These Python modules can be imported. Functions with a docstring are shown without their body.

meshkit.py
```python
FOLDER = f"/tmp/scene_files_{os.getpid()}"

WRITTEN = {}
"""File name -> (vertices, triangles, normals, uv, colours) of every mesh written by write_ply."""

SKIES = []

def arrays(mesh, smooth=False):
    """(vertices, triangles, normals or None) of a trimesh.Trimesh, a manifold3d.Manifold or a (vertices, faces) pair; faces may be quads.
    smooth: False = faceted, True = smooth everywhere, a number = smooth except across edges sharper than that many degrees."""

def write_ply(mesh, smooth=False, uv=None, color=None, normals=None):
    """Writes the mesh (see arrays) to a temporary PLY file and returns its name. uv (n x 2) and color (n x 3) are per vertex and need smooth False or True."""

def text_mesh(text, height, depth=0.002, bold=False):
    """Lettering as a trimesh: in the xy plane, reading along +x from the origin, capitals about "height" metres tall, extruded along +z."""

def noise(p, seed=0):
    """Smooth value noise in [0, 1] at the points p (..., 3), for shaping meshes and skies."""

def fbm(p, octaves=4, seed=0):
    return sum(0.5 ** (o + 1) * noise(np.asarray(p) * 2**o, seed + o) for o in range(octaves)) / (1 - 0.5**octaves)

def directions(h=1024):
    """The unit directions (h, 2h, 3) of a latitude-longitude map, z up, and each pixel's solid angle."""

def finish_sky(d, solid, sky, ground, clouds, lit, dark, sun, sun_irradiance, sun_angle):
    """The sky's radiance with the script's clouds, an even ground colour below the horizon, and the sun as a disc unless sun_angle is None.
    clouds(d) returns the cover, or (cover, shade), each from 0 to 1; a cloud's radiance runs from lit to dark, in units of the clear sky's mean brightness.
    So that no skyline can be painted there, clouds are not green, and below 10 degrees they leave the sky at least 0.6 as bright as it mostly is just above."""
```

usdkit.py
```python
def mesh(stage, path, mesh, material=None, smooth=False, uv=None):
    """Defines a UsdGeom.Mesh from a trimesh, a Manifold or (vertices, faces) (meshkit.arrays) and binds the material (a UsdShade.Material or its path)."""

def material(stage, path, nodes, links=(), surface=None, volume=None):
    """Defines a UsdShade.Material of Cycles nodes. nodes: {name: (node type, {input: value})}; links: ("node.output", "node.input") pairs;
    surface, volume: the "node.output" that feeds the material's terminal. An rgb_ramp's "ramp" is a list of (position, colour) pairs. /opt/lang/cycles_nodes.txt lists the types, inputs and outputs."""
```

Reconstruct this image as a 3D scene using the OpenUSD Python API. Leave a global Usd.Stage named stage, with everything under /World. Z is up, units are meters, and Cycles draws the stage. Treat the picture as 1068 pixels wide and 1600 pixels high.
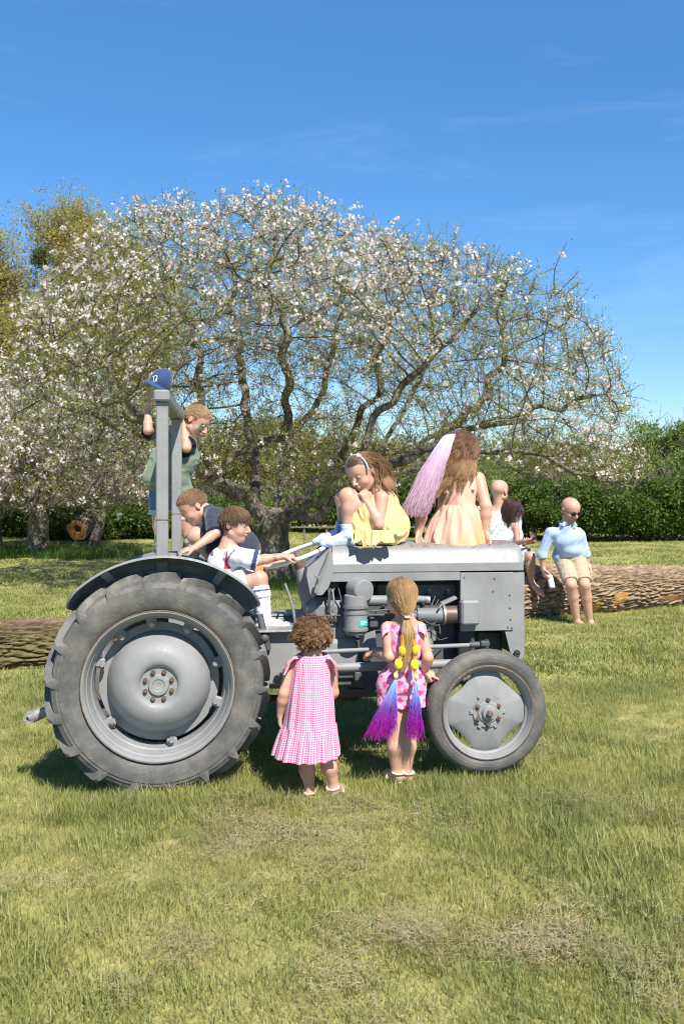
import math, random
import numpy as np, trimesh, usdkit, meshkit
from scipy.spatial import cKDTree
from pxr import Usd, UsdGeom, UsdLux, UsdShade, Gf, Sdf, Vt

stage = Usd.Stage.CreateInMemory()
UsdGeom.SetStageUpAxis(stage, 'Z'); UsdGeom.SetStageMetersPerUnit(stage, 1.0)
UsdGeom.Xform.Define(stage, '/World'); UsdGeom.Scope.Define(stage, '/World/Looks')

# ---------------------------------------------------------------- camera, sky, sun, exposure
CAM_H, F, CX, HY = 1.625, 1557.5, 534.0, 754.0          # eye height, focal length and horizon in the photo's pixels
cam = UsdGeom.Camera.Define(stage, '/World/camera')
cam.CreateFocalLengthAttr(35.0); cam.CreateHorizontalApertureAttr(24.0); cam.CreateVerticalApertureAttr(24.0 * 1024 / 683)
cam.CreateVerticalApertureOffsetAttr(-46.0 / 1068 * 24.0)
cam.CreateFStopAttr(6.3); cam.CreateFocusDistanceAttr(5.4); cam.CreateClippingRangeAttr((0.05, 5000.0))
cam.AddTranslateOp().Set((0, 0, CAM_H)); cam.AddRotateXOp().Set(90.0)
cam.CreateExposureAttr(0.90)
SUN = np.array([0.27, -0.60, 0.755]); SUN /= np.linalg.norm(SUN)
SUN_EL, SUN_ROT = math.asin(SUN[2]), math.atan2(SUN[0], SUN[1])
sky_m = usdkit.material(stage, '/World/Looks/sky', {
    'sky': ('sky_texture', {'sky_type': 'single_scattering', 'sun_disc': False, 'sun_elevation': SUN_EL, 'sun_rotation': SUN_ROT, 'altitude': 60.0, 'air_density': 1.0, 'aerosol_density': 0.12, 'ozone_density': 2.2}),
    'tc': ('texture_coordinate', {}), 'mp': ('mapping', {'mapping_type': 'point', 'scale': (2.2, 1.2, 13.0), 'rotation': (0.0, 0.28, 0.3)}),
    'n': ('noise_texture', {'scale': 1.6, 'detail': 5.0, 'roughness': 0.62, 'distortion': 0.6}),
    'r': ('rgb_ramp', {'ramp': [(0.0, (0, 0, 0)), (0.56, (0, 0, 0)), (0.82, (0.06, 0.06, 0.06)), (1.0, (0.10, 0.10, 0.10))]}),
    'sz': ('separate_xyz', {}), 'hr': ('rgb_ramp', {'ramp': [(0.0, (.53, .66, .81)), (0.06, (.58, .69, .84)), (0.22, (.72, .82, .93)), (.36, (.85, .91, .96)), (0.42, (1., 1., 1.))]}), 'hm': ('mix', {'mix_type': 'multiply', 'fac': 1.0}), 'hs': ('hsv', {'saturation': 1.30, 'hue': 0.5, 'value': 1.0, 'fac': 1.0}), 'mx': ('mix', {'mix_type': 'mix', 'color2': (9.0, 9.8, 10.8)}),
    'bg': ('background_shader', {'strength': 0.098})},
    [('tc.generated', 'mp.vector'), ('mp.vector', 'n.vector'), ('n.fac', 'r.fac'), ('r.color', 'mx.fac'), ('sky.color', 'hs.color'), ('hs.color', 'hm.color1'), ('tc.generated', 'sz.vector'), ('sz.z', 'hr.fac'), ('hr.color', 'hm.color2'), ('hm.color', 'mx.color1'), ('mx.color', 'bg.color')], surface='bg.background')
dome = UsdLux.DomeLight.Define(stage, '/World/sky'); dome.CreateIntensityAttr(1.0)
UsdShade.MaterialBindingAPI.Apply(dome.GetPrim()).Bind(sky_m)
dome.GetPrim().SetCustomDataByKey('kind', 'structure')
sun = UsdLux.DistantLight.Define(stage, '/World/sun')
sun.CreateNormalizeAttr(True); sun.CreateIntensityAttr(1.22); sun.CreateAngleAttr(0.53); sun.CreateColorAttr(Gf.Vec3f(1.0, 0.955, 0.88))
_q = Gf.Rotation(Gf.Vec3d(0, 0, 1), Gf.Vec3d(*SUN.tolist()))
sun.AddTransformOp().Set(Gf.Matrix4d().SetRotate(_q))

# ---------------------------------------------------------------- helpers
RNG = np.random.default_rng(7)
PI = math.pi
X_, Y_, Z_ = np.eye(3)
def mid(a, b, t=.5): return np.asarray(a) * (1 - t) + np.asarray(b) * t
_used = {}
def at(px, py, Y):
    """World point that the photo shows at pixel (px, py) when it stands Y metres away."""
    return np.array([(px - CX) / F * Y, Y, CAM_H - (py - HY) / F * Y])
def gp(px, Y): q = at(px, 0, Y); q[2] = 0; return q
def J(px, py, Y): return at(px, py, Y)
def vec(*a): return np.array(a, float)
def unit(v):
    v = np.asarray(v, float); return v / max(np.linalg.norm(v), 1e-12)
def numbered(parent, name):
    k = (parent, name); n = _used.get(k, 0); _used[k] = n + 1
    return name if n == 0 else f'{name}_{n:03d}'
def pth(p): return '/World' if p is None else (p if isinstance(p, str) else str(p.GetPath()))
def tag(o, label=None, cat=None, group=None, kind=None):
    p = o if isinstance(o, Usd.Prim) else o.GetPrim()
    for k, v in (('label', label), ('category', cat), ('group', group), ('kind', kind)):
        if v: p.SetCustomDataByKey(k, v)
    return p
def thing(name, label, cat, loc=(0, 0, 0), rotz=0, group=None):
    path = '/World/' + numbered('/World', name)
    x = UsdGeom.Xform.Define(stage, path); x.AddTranslateOp().Set(Gf.Vec3d(*map(float, loc))); x.AddRotateZOp().Set(float(rotz))
    return tag(x, label, cat, group)
def dup(src, loc, rotz, label, scale=None, group=None):
    name = src.GetName().rsplit('_', 1)[0] if src.GetName()[-3:].isdigit() else src.GetName()
    was = src.GetCustomData()
    path = '/World/' + numbered('/World', name)
    x = UsdGeom.Xform.Define(stage, path); p = x.GetPrim()
    p.GetReferences().AddInternalReference(src.GetPath()); p.SetInstanceable(True)
    x.ClearXformOpOrder()
    x.AddTranslateOp().Set(Gf.Vec3d(*map(float, loc))); x.AddRotateZOp().Set(float(rotz))
    if scale: x.AddScaleOp().Set(Gf.Vec3f(*scale))
    return tag(p, label, was['category'], group or was.get('group'))
def obj(name, mesh, mat, parent=None, smooth=False, col=None, uv=None, label=None, kind=None):
    par = pth(parent)
    m = usdkit.mesh(stage, par + '/' + numbered(par, name), mesh, mat, smooth=smooth, uv=uv)
    if col is not None:
        UsdGeom.PrimvarsAPI(m).CreatePrimvar('col', Sdf.ValueTypeNames.Color3fArray, 'vertex').Set(Vt.Vec3fArray.FromNumpy(np.asarray(col, np.float32)))
    tag(m, label=label, kind=kind)
    return m.GetPrim()
def curves(name, strands, widths, mat, parent, col=None, kind='stuff'):
    """strands: (n, k, 3); widths: (n, k) or (k,)"""
    par = pth(parent); n, k, _ = strands.shape
    c = UsdGeom.BasisCurves.Define(stage, par + '/' + numbered(par, name))
    c.CreateTypeAttr('linear'); c.CreateCurveVertexCountsAttr(Vt.IntArray.FromNumpy(np.full(n, k, np.int32)))
    c.CreatePointsAttr(Vt.Vec3fArray.FromNumpy(strands.reshape(-1, 3).astype(np.float32)))
    w = np.broadcast_to(widths, (n, k)).reshape(-1).astype(np.float32)
    c.CreateWidthsAttr(Vt.FloatArray.FromNumpy(np.ascontiguousarray(w))); c.SetWidthsInterpolation('vertex')
    if col is not None:
        UsdGeom.PrimvarsAPI(c).CreatePrimvar('col', Sdf.ValueTypeNames.Color3fArray, 'vertex').Set(Vt.Vec3fArray.FromNumpy(np.ascontiguousarray(col.reshape(-1, 3), np.float32)))
    UsdShade.MaterialBindingAPI.Apply(c.GetPrim()).Bind(mat)
    return tag(c, kind=kind)
def instancer(name, protos, pos, quat, scale, idx, parent, kind='stuff'):
    """protos: list of (mesh, material, smooth); quat rows (w, x, y, z)"""
    par = pth(parent); path = par + '/' + numbered(par, name)
    pi = UsdGeom.PointInstancer.Define(stage, path)
    UsdGeom.Scope.Define(stage, path + '/shapes')
    rel = pi.CreatePrototypesRel()
    for k, (m, mat, sm) in enumerate(protos):
        q = usdkit.mesh(stage, f'{path}/shapes/shape_{k:03d}', m, mat, smooth=sm); rel.AddTarget(q.GetPath())
    n = len(pos)
    pi.CreatePositionsAttr(Vt.Vec3fArray.FromNumpy(np.asarray(pos, np.float32)))
    pi.CreateProtoIndicesAttr(Vt.IntArray.FromNumpy(np.asarray(idx, np.int32)))
    q = np.asarray(quat, float); q /= np.linalg.norm(q, axis=1, keepdims=True)
    pi.CreateOrientationsAttr(Vt.QuathArray([Gf.Quath(*map(float, r)) for r in q]))
    s = np.asarray(scale, np.float32); s = np.repeat(s[:, None], 3, 1) if s.ndim == 1 else s
    pi.CreateScalesAttr(Vt.Vec3fArray.FromNumpy(np.ascontiguousarray(s)))
    return tag(pi, kind=kind)
def quat_z(a):
    a = np.asarray(a); return np.stack([np.cos(a / 2), 0 * a, 0 * a, np.sin(a / 2)], 1)
def quat_rand(n, r): return r.normal(size=(n, 4))
def cat(ms): return trimesh.util.concatenate([m for m in ms if m is not None])
def to_tm(m):
    a = m.to_mesh(); return trimesh.Trimesh(a.vert_properties[:, :3], a.tri_verts, process=False)
def box(c, s, R=None, bev=0.0):
    """Box about c of size s; bev chamfers every edge."""
    s = np.asarray(s, float)
    if bev <= 0: m = trimesh.creation.box(s)
    else:
        h = s / 2; b = min(bev, h.min() * .9); pts = []
        for sx in (-1, 1):
            for sy in (-1, 1):
                for sz in (-1, 1):
                    q = np.array([sx, sy, sz]) * h
                    for k in range(3):
                        e = np.array([sx, sy, sz]) * b; e[k] = 0; pts.append(q - e)
        m = trimesh.convex.convex_hull(np.array(pts))
    T = np.eye(4); T[:3, 3] = c
    if R is not None: T[:3, :3] = R
    m.apply_transform(T); return m
def frame_of(d):
    d = unit(d); a = vec(0, 0, 1) if abs(d[2]) < .9 else vec(1, 0, 0)
    u = unit(np.cross(a, d)); return u, np.cross(d, u), d
def tube(pts, r, n=10, caps=True):
    """Swept tube along pts with radius r (number or one per point)."""
    P = np.asarray(pts, float); k = len(P); r = np.broadcast_to(np.asarray(r, float), (k,))
    T = np.gradient(P, axis=0); T /= np.maximum(np.linalg.norm(T, axis=1, keepdims=True), 1e-9)
    u, v, _ = frame_of(T[0]); ang = np.arange(n) / n * 2 * PI; V = []
    for i in range(k):
        u = unit(u - T[i] * (u @ T[i])); v = np.cross(T[i], u)
        V.append(P[i] + r[i] * (np.cos(ang)[:, None] * u + np.sin(ang)[:, None] * v))
    V = np.vstack(V); i = np.arange(k - 1)[:, None] * n; j = np.arange(n)[None]; jn = (j + 1) % n
    a, b, c, d = (i + j).ravel(), (i + jn).ravel(), (i + n + jn).ravel(), (i + n + j).ravel()
    f = np.vstack([np.stack([a, b, c], 1), np.stack([a, c, d], 1)])
    if caps:
        m = len(V); V = np.vstack([V, P[0], P[-1]]); j = np.arange(n); jn = (j + 1) % n; e = (k - 1) * n
        f = np.vstack([f, np.stack([np.full(n, m), jn, j], 1), np.stack([np.full(n, m + 1), e + j, e + jn], 1)])
    return trimesh.Trimesh(V, f, process=False)
def cyl(a, b, r, n=20, r2=None): return tube([a, b], [r, r if r2 is None else r2], n)
def curve(pts, n=24):
    """Catmull-Rom through pts."""
    P = np.asarray(pts, float); Q = np.vstack([2 * P[0] - P[1], P, 2 * P[-1] - P[-2]]); out = []
    m = len(P) - 1; per = max(2, n // m)
    for i in range(m):
        p0, p1, p2, p3 = Q[i:i + 4]
        for t in np.linspace(0, 1, per, endpoint=False):
            out.append(.5 * (2 * p1 + (p2 - p0) * t + (2 * p0 - 5 * p1 + 4 * p2 - p3) * t * t + (3 * p1 - p0 - 3 * p2 + p3) * t ** 3))
    return np.array(out + [P[-1]])
def lathe(prof, n=64, axis='y'):
    """Closed ring-free lathe of (axial, radius) pairs about the axis."""
    P = np.asarray(prof, float); k = len(P); a = np.arange(n) / n * 2 * PI
    x = P[:, 1][:, None] * np.cos(a); z = P[:, 1][:, None] * np.sin(a); y = np.repeat(P[:, 0][:, None], n, 1)
    V = np.stack([x, y, z], -1).reshape(-1, 3)
    if axis == 'z': V = V[:, [0, 2, 1]]
    i = np.arange(k - 1)[:, None] * n; j = np.arange(n)[None]; jn = (j + 1) % n
    A, B, C, D = (i + j).ravel(), (i + jn).ravel(), (i + n + jn).ravel(), (i + n + j).ravel()
    return trimesh.Trimesh(V, np.vstack([np.stack([A, B, C], 1), np.stack([A, C, D], 1)]), process=False)
def grid_faces(k, n, close=True):
    i = np.arange(k - 1)[:, None] * n; j = np.arange(n if close else n - 1)[None]; jn = (j + 1) % n
    A, B, C, D = (i + j).ravel(), (i + jn).ravel(), (i + n + jn).ravel(), (i + n + j).ravel()
    return np.vstack([np.stack([A, B, C], 1), np.stack([A, C, D], 1)])

# ---------------------------------------------------------------- materials
def L(n): return '/World/Looks/' + n
def simple(name, color, rough=.6, metal=0., var=.12, scale=20., bump=0., bscale=60., spec=.5, sheen=0., bdist=.01):
    c = np.array(color, float)
    nodes = {'g': ('texture_coordinate', {}), 'n': ('noise_texture', {'scale': scale, 'detail': 4.0}),
             'r': ('rgb_ramp', {'ramp': [(0.3, tuple(c * (1 - var))), (0.7, tuple(np.minimum(c * (1 + var), 1)))]}),
             'p': ('principled_bsdf', {'roughness': rough, 'metallic': metal, 'specular_ior_level': spec, 'sheen_weight': sheen})}
    links = [('g.object', 'n.vector'), ('n.fac', 'r.fac'), ('r.color', 'p.base_color')]
    if bump:
        nodes['n2'] = ('noise_texture', {'scale': bscale, 'detail': 5.0}); nodes['b'] = ('bump', {'strength': bump, 'distance': bdist})
        links += [('g.object', 'n2.vector'), ('n2.fac', 'b.height'), ('b.normal', 'p.normal')]
    return usdkit.material(stage, L(name), nodes, links, surface='p.BSDF')
def leafy(name, stops, trans=.35, rough=.5, pos_scale=1.2, pmix=.5, spec=.3):
    """Leaf material: colour by random per leaf island, shifted by clumps in space; some light passes through."""
    nodes = {'g': ('geometry', {}), 'o': ('object_info', {}), 'n': ('noise_texture', {'scale': pos_scale, 'detail': 3.0}),
             'a': ('math', {'math_type': 'add'}), 'fr': ('math', {'math_type': 'fraction'}), 'mf': ('mix_float', {'fac': pmix}),
             'r': ('rgb_ramp', {'ramp': stops}), 'p': ('principled_bsdf', {'roughness': rough, 'specular_ior_level': spec}),
             't': ('translucent_bsdf', {}), 'm': ('mix_closure', {'fac': trans})}
    links = [('g.random_per_island', 'a.value1'), ('o.random', 'a.value2'), ('a.value', 'fr.value1'), ('fr.value', 'mf.a'), ('g.position', 'n.vector'), ('n.fac', 'mf.b'),
             ('mf.result', 'r.fac'), ('r.color', 'p.base_color'), ('r.color', 't.color'), ('p.BSDF', 'm.closure1'), ('t.BSDF', 'm.closure2')]
    return usdkit.material(stage, L(name), nodes, links, surface='m.closure')
# ---------------------------------------------------------------- ground and grass
def gz(x, y):
    p = np.stack([np.asarray(x, float) * .35, np.asarray(y, float) * .35, np.zeros_like(np.asarray(x, float))], -1)
    q = p * 5.0
    return (meshkit.noise(p, 3) - .5) * .07 + (meshkit.noise(q, 4) - .5) * .02 + .045 * np.exp(-(((np.asarray(x) + .96) / .6) ** 2 + ((np.asarray(y) - 5.2) / .5) ** 2)) + .025 * np.exp(-(((np.asarray(x) - .8) / .5) ** 2 + ((np.asarray(y) - 5.5) / .4) ** 2))
def axis(lo, hi, near, far_step):
    out = [lo]
    while out[-1] < hi:
        d = abs(out[-1] - near); out.append(out[-1] + max(.12, d * far_step))
    return np.array(out)
xs = axis(-160, 160, 0, .055); ys = axis(-6, 260, 5, .05)
gx, gy = np.meshgrid(xs, ys, indexing='ij')
gv = np.stack([gx, gy, gz(gx, gy)], -1).reshape(-1, 3)
ground_m = usdkit.material(stage, L('turf'), {
    'g': ('geometry', {}), 'n1': ('noise_texture', {'scale': .55, 'detail': 5.0, 'roughness': .6}), 'n2': ('noise_texture', {'scale': 9.0, 'detail': 6.0, 'roughness': .7}),
    'mpp': ('mapping', {'mapping_type': 'point', 'scale': (1.0, .45, 1.0)}), 'n3': ('noise_texture', {'scale': 60.0, 'detail': 3.0}),
    'mx': ('mix_float', {'fac': .5}), 'mx2': ('mix_float', {'fac': .35}),
    'r': ('rgb_ramp', {'ramp': [(.28, (.115, .118, .036)), (.42, (.215, .208, .062)), (.54, (.320, .290, .10)), (.66, (.41, .35, .16)), (.8, (.48, .40, .23))]}),
    'b': ('bump', {'strength': .35, 'distance': .03}), 'p': ('principled_bsdf', {'roughness': .9, 'specular_ior_level': .1})},
    [('g.position', 'n1.vector'), ('g.position', 'n2.vector'), ('g.position', 'mpp.vector'), ('mpp.vector', 'n3.vector'), ('n1.fac', 'mx.a'), ('n2.fac', 'mx.b'), ('mx.result', 'mx2.a'), ('n3.fac', 'mx2.b'), ('mx2.result', 'r.fac'), ('r.color', 'p.base_color'), ('n3.fac', 'b.height'), ('b.normal', 'p.normal')], surface='p.BSDF')
tag(obj('ground', (gv, grid_faces(len(xs), len(ys), False)[:, ::-1]), ground_m, smooth=True), kind='structure')

def blades(n, rad, lo, hi, wid, lean, seed, flat=0.0):
    """A tuft: n bent tapering blades inside radius rad."""
    r = np.random.default_rng(seed); a = r.uniform(0, 2 * PI, n); q = rad * np.sqrt(r.uniform(0, 1, n))
    base = np.stack([q * np.cos(a), q * np.sin(a), np.zeros(n) - .01], 1)
    h = (lo + (hi - lo) * r.uniform(0, 1, n) ** 1.5) * (1 - .3 * q / rad); la = r.uniform(0, 2 * PI) + r.normal(0, 1.1, n); ln = lean * r.uniform(.2, 1.0, n) * h
    d = np.stack([np.cos(la), np.sin(la), 0 * la], 1); s = np.stack([-np.sin(la), np.cos(la), 0 * la], 1)
    w = wid * r.uniform(.7, 1.3, n); V, Fc = [], []
    for k, t in enumerate((0., .4, .75, 1.)):
        c = base + d * (ln * t ** 1.8)[:, None] + np.array([0, 0, 1]) * (h * (t - .35 * lean * t ** 2 * (1 if not flat else 1.2)))[:, None]
        ww = (w * (1 - t ** 2 * .96) / 2)[:, None]
        V += [c - s * ww, c + s * ww]
    V = np.stack(V, 1).reshape(-1, 3); o = np.arange(n)[:, None] * 8
    for k in range(3):
        Fc += [o + [2 * k, 2 * k + 1, 2 * k + 3], o + [2 * k, 2 * k + 3, 2 * k + 2]]
    return trimesh.Trimesh(V, np.vstack(Fc), process=False)
grass_m = usdkit.material(stage, L('grass'), {
    'g': ('geometry', {}), 'o': ('object_info', {}), 'n': ('noise_texture', {'scale': .75, 'detail': 4.0, 'roughness': .65}), 'n5': ('noise_texture', {'scale': 3.2, 'detail': 3.0}),
    'mm': ('mix_float', {'fac': .4}), 'mf': ('mix_float', {'fac': .40}),
    'st': ('map_range', {'from_min': .30, 'from_max': .70, 'to_min': 0.27, 'to_max': 1.0, 'clamp': True}),
    'r': ('rgb_ramp', {'ramp': [(0., (.085, .125, .042)), (.16, (.190, .225, .066)), (.32, (.335, .335, .105)), (.46, (.460, .405, .155)), (.58, (.50, .435, .165)), (.70, (.58, .48, .25)), (.84, (.64, .53, .34)), (1., (.70, .62, .47))]}),
    'p': ('principled_bsdf', {'roughness': .45, 'specular_ior_level': .35}), 't': ('translucent_bsdf', {}), 'm': ('mix_closure', {'fac': .42})},
    [('g.position', 'n.vector'), ('g.position', 'n5.vector'), ('n.fac', 'mm.a'), ('n5.fac', 'mm.b'), ('mm.result', 'st.value'), ('st.result', 'mf.b'), ('g.random_per_island', 'mf.a'), ('mf.result', 'r.fac'), ('r.color', 'p.base_color'), ('r.color', 't.color'), ('p.BSDF', 'm.closure1'), ('t.BSDF', 'm.closure2')], surface='m.closure')
hay_m = leafy('dry_grass', [(0., (.20, .16, .085)), (.5, (.36, .29, .165)), (1., (.50, .42, .27))], trans=.15, rough=.7, pmix=.3)
def strew(y0, y1, per_m2, seed, margin=.35):
    r = np.random.default_rng(seed); n = int(per_m2 * (y1 - y0) * (y1 + y0) / 2 * .69 * (1 + margin))
    y = np.sqrt(r.uniform(y0 ** 2, y1 ** 2, n)); x = r.uniform(-1, 1, n) * y * .345 * (1 + margin) + r.uniform(-.3, .3, n)
    return x, y, r
def sow(name, x, y, r, protos, mat, smin, smax, label):
    z = gz(x, y); n = len(x)
    pos = np.stack([x, y, z], 1); q = quat_z(r.uniform(0, 2 * PI, n)); s = r.uniform(smin, smax, n)
    hv = meshkit.noise(np.stack([x * .9, y * .9, 0 * x], 1), 11); s = s * (.66 + .85 * hv)
    p = instancer(name, [(m, mat, False) for m in protos], pos, q, s, r.integers(0, len(protos), n), None)
    tag(p, label, 'grass'); return p
near = [blades(105, .15, .02, .085, .0029, .75, 100 + k) for k in range(6)] + [blades(46, .12, .05, .15, .0036, .8, 110 + k) for k in range(4)] + [blades(90, .17, .02, .06, .0026, 1.7, 120 + k) for k in range(2)] + [blades(9, .15, .12, .22, .0022, 1.1, 125 + k) for k in range(2)]
x, y, r = strew(2.4, 8.0, 235, 1)
sow('meadow_grass', x, y, r, near, grass_m, .7, 1.15, 'short uneven meadow grass with straw blades in the foreground')
midd = [blades(60, .18, .03, .10, .0075, .8, 130 + k) for k in range(5)]
x, y, r = strew(8.0, 15.0, 60, 2, .2)
sow('meadow_grass', x, y, r, midd, grass_m, .7, 1.2, 'sunlit meadow grass round the logs and behind the tractor')
far = [blades(60, .32, .03, .10, .014, .8, 140 + k) for k in range(4)]
x, y, r = strew(15.0, 34.0, 9, 3, .15)
sow('meadow_grass', x, y, r, far, grass_m, .7, 1.2, 'far mown grass reaching back to the hedge')
# lying hay in mown patches
hay = [blades(40, .16, .004, .012, .0035, 12.0, 150 + k) for k in range(3)]
for m in hay: m.vertices[:, 2] = np.abs(m.vertices[:, 2]) * .25 + RNG.uniform(.0, .03, len(m.vertices) // 8).repeat(8)
r = np.random.default_rng(5); hx, hy = [], []
for (px, py, w, d, n) in ((700, 1490, .55, .35, 190), (480, 1290, .5, .3, 90), (380, 1330, .6, .25, 60), (930, 1290, .4, .25, 50), (80, 1400, .4, .3, 45), (860, 1190, .5, .2, 60), (250, 1500, .3, .2, 25), (1000, 1520, .4, .2, 40)):
    Y = CAM_H * F / (py - HY); X = (px - CX) / F * Y
    m_ = int(n * 1.7); ux_, uy_ = X + r.normal(0, w * .8, m_), Y + r.normal(0, d * 1.0, m_); kk = meshkit.fbm(np.stack([ux_ * 4, uy_ * 4, 0 * ux_], 1), 3, 8) > .53
    hx.append(ux_[kk]); hy.append(uy_[kk])
hx, hy = np.concatenate(hx), np.concatenate(hy); n = len(hx)
p = instancer('cut_hay', [(m, hay_m, False) for m in hay], np.stack([hx, hy, gz(hx, hy) + r.uniform(.015, .06, n)], 1), quat_z(r.uniform(0, 6.28, n)), r.uniform(.5, 1.0, n), r.integers(0, 3, n), None)
tag(p, 'dry cut hay lying in grey brown patches on the foreground grass', 'hay')
# rank grass round the apple trunks
wtall = [blades(64, .13, .04, .165, .0034, .85, 170 + k) for k in range(5)]
def verge(px0, px1, Y, d, n, seed, label):
    r = np.random.default_rng(seed); X = r.uniform(at(px0, 0, Y)[0], at(px1, 0, Y)[0], n); y = Y + r.normal(0, d, n); X = X + r.normal(0, .12, n)
    tag(instancer('meadow_grass', [(m, grass_m, False) for m in wtall], np.stack([X, y, gz(X, y)], 1), quat_z(r.uniform(0, 6.28, n)), r.uniform(.45, 1.2, n), r.integers(0, 5, n), None), label, 'grass')
verge(90, 420, 5.0, .30, 230, 1, 'longer grass tufts hiding the foot of the big rear tyre')
verge(640, 900, 5.30, .28, 170, 2, 'longer grass tufts hiding the foot of the front tyre')
verge(590, 660, 5.28, .07, 36, 3, 'longer grass tufts at the feet of the girl with tassels')
verge(450, 545, 5.08, .05, 22, 4, 'short grass tufts at the feet of the toddler')
lush = leafy('rank_grass', [(0., (.025, .06, .010)), (.5, (.06, .12, .020)), (1., (.12, .19, .04))], trans=.3, pmix=.4)
tall = [blades(50, .16, .10, .34, .010, .8, 160 + k) for k in range(4)]
def rank_patch(px0, px1, Y, d, n, label, seed):
    r = np.random.default_rng(seed); X = r.uniform(at(px0, 0, Y)[0], at(px1, 0, Y)[0], n); y = Y + r.normal(0, d, n)
    p = instancer('rank_grass', [(m, lush, False) for m in tall], np.stack([X, y, gz(X, y)], 1), quat_z(r.uniform(0, 6.28, n)), r.uniform(.6, 1.3, n) * (.55 + .9 * meshkit.noise(np.stack([X * 1.3, y, 0 * y], 1), seed)), r.integers(0, 4, n), None)
    tag(p, label, 'grass')
rank_patch(375, 490, 15.5, .45, 150, 'tall dark grass round the foot of the big apple trunk', 1)
rank_patch(-20, 215, 22.3, .6, 420, 'dark nettle bank of tall grass under the left apple trees', 2)
rank_patch(90, 250, 21.5, .5, 150, 'low weedy mound of tall grass in front of the cut stump', 3)
# ---------------------------------------------------------------- trees
bark_m = usdkit.material(stage, L('apple_bark'), {
    'g': ('geometry', {}), 'mp': ('mapping', {'mapping_type': 'point', 'scale': (1.0, 1.0, .45)}), 'v': ('voronoi_texture', {'scale': 26.0, 'feature': 'f1'}), 'n': ('noise_texture', {'scale': 9.0, 'detail': 6.0, 'roughness': .7}), 'n2': ('noise_texture', {'scale': 2.6, 'detail': 4.0}),
    'r': ('rgb_ramp', {'ramp': [(.25, (.035, .027, .020)), (.45, (.090, .070, .052)), (.58, (.17, .145, .115)), (.75, (.30, .27, .23))]}),
    'r2': ('rgb_ramp', {'ramp': [(.50, (0, 0, 0)), (.68, (.75, .75, .75))]}), 'mx': ('mix', {'mix_type': 'mix', 'color2': (.155, .150, .065)}),
    'b': ('bump', {'strength': .9, 'distance': .03}), 'p': ('principled_bsdf', {'roughness': .9, 'specular_ior_level': .15})},
    [('g.position', 'mp.vector'), ('mp.vector', 'v.vector'), ('mp.vector', 'n.vector'), ('g.position', 'n2.vector'), ('n.fac', 'r.fac'), ('n2.fac', 'r2.fac'), ('r2.color', 'mx.fac'), ('r.color', 'mx.color1'), ('mx.color', 'p.base_color'), ('v.distance', 'b.height'), ('b.normal', 'p.normal')], surface='p.BSDF')
twig_m = simple('twig_bark', (.115, .090, .066), rough=.85, var=.5, scale=3., spec=.15)
petal_m = leafy('blossom_petals', [(0., (.62, .42, .43)), (.25, (.73, .60, .58)), (.55, (.79, .71, .67)), (1., (.82, .78, .71))], trans=.4, pmix=.2, rough=.6)
aleaf_m = leafy('apple_leaves', [(0., (.13, .18, .030)), (.5, (.27, .32, .060)), (1., (.42, .43, .12))], trans=.45, pmix=.3)

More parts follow.
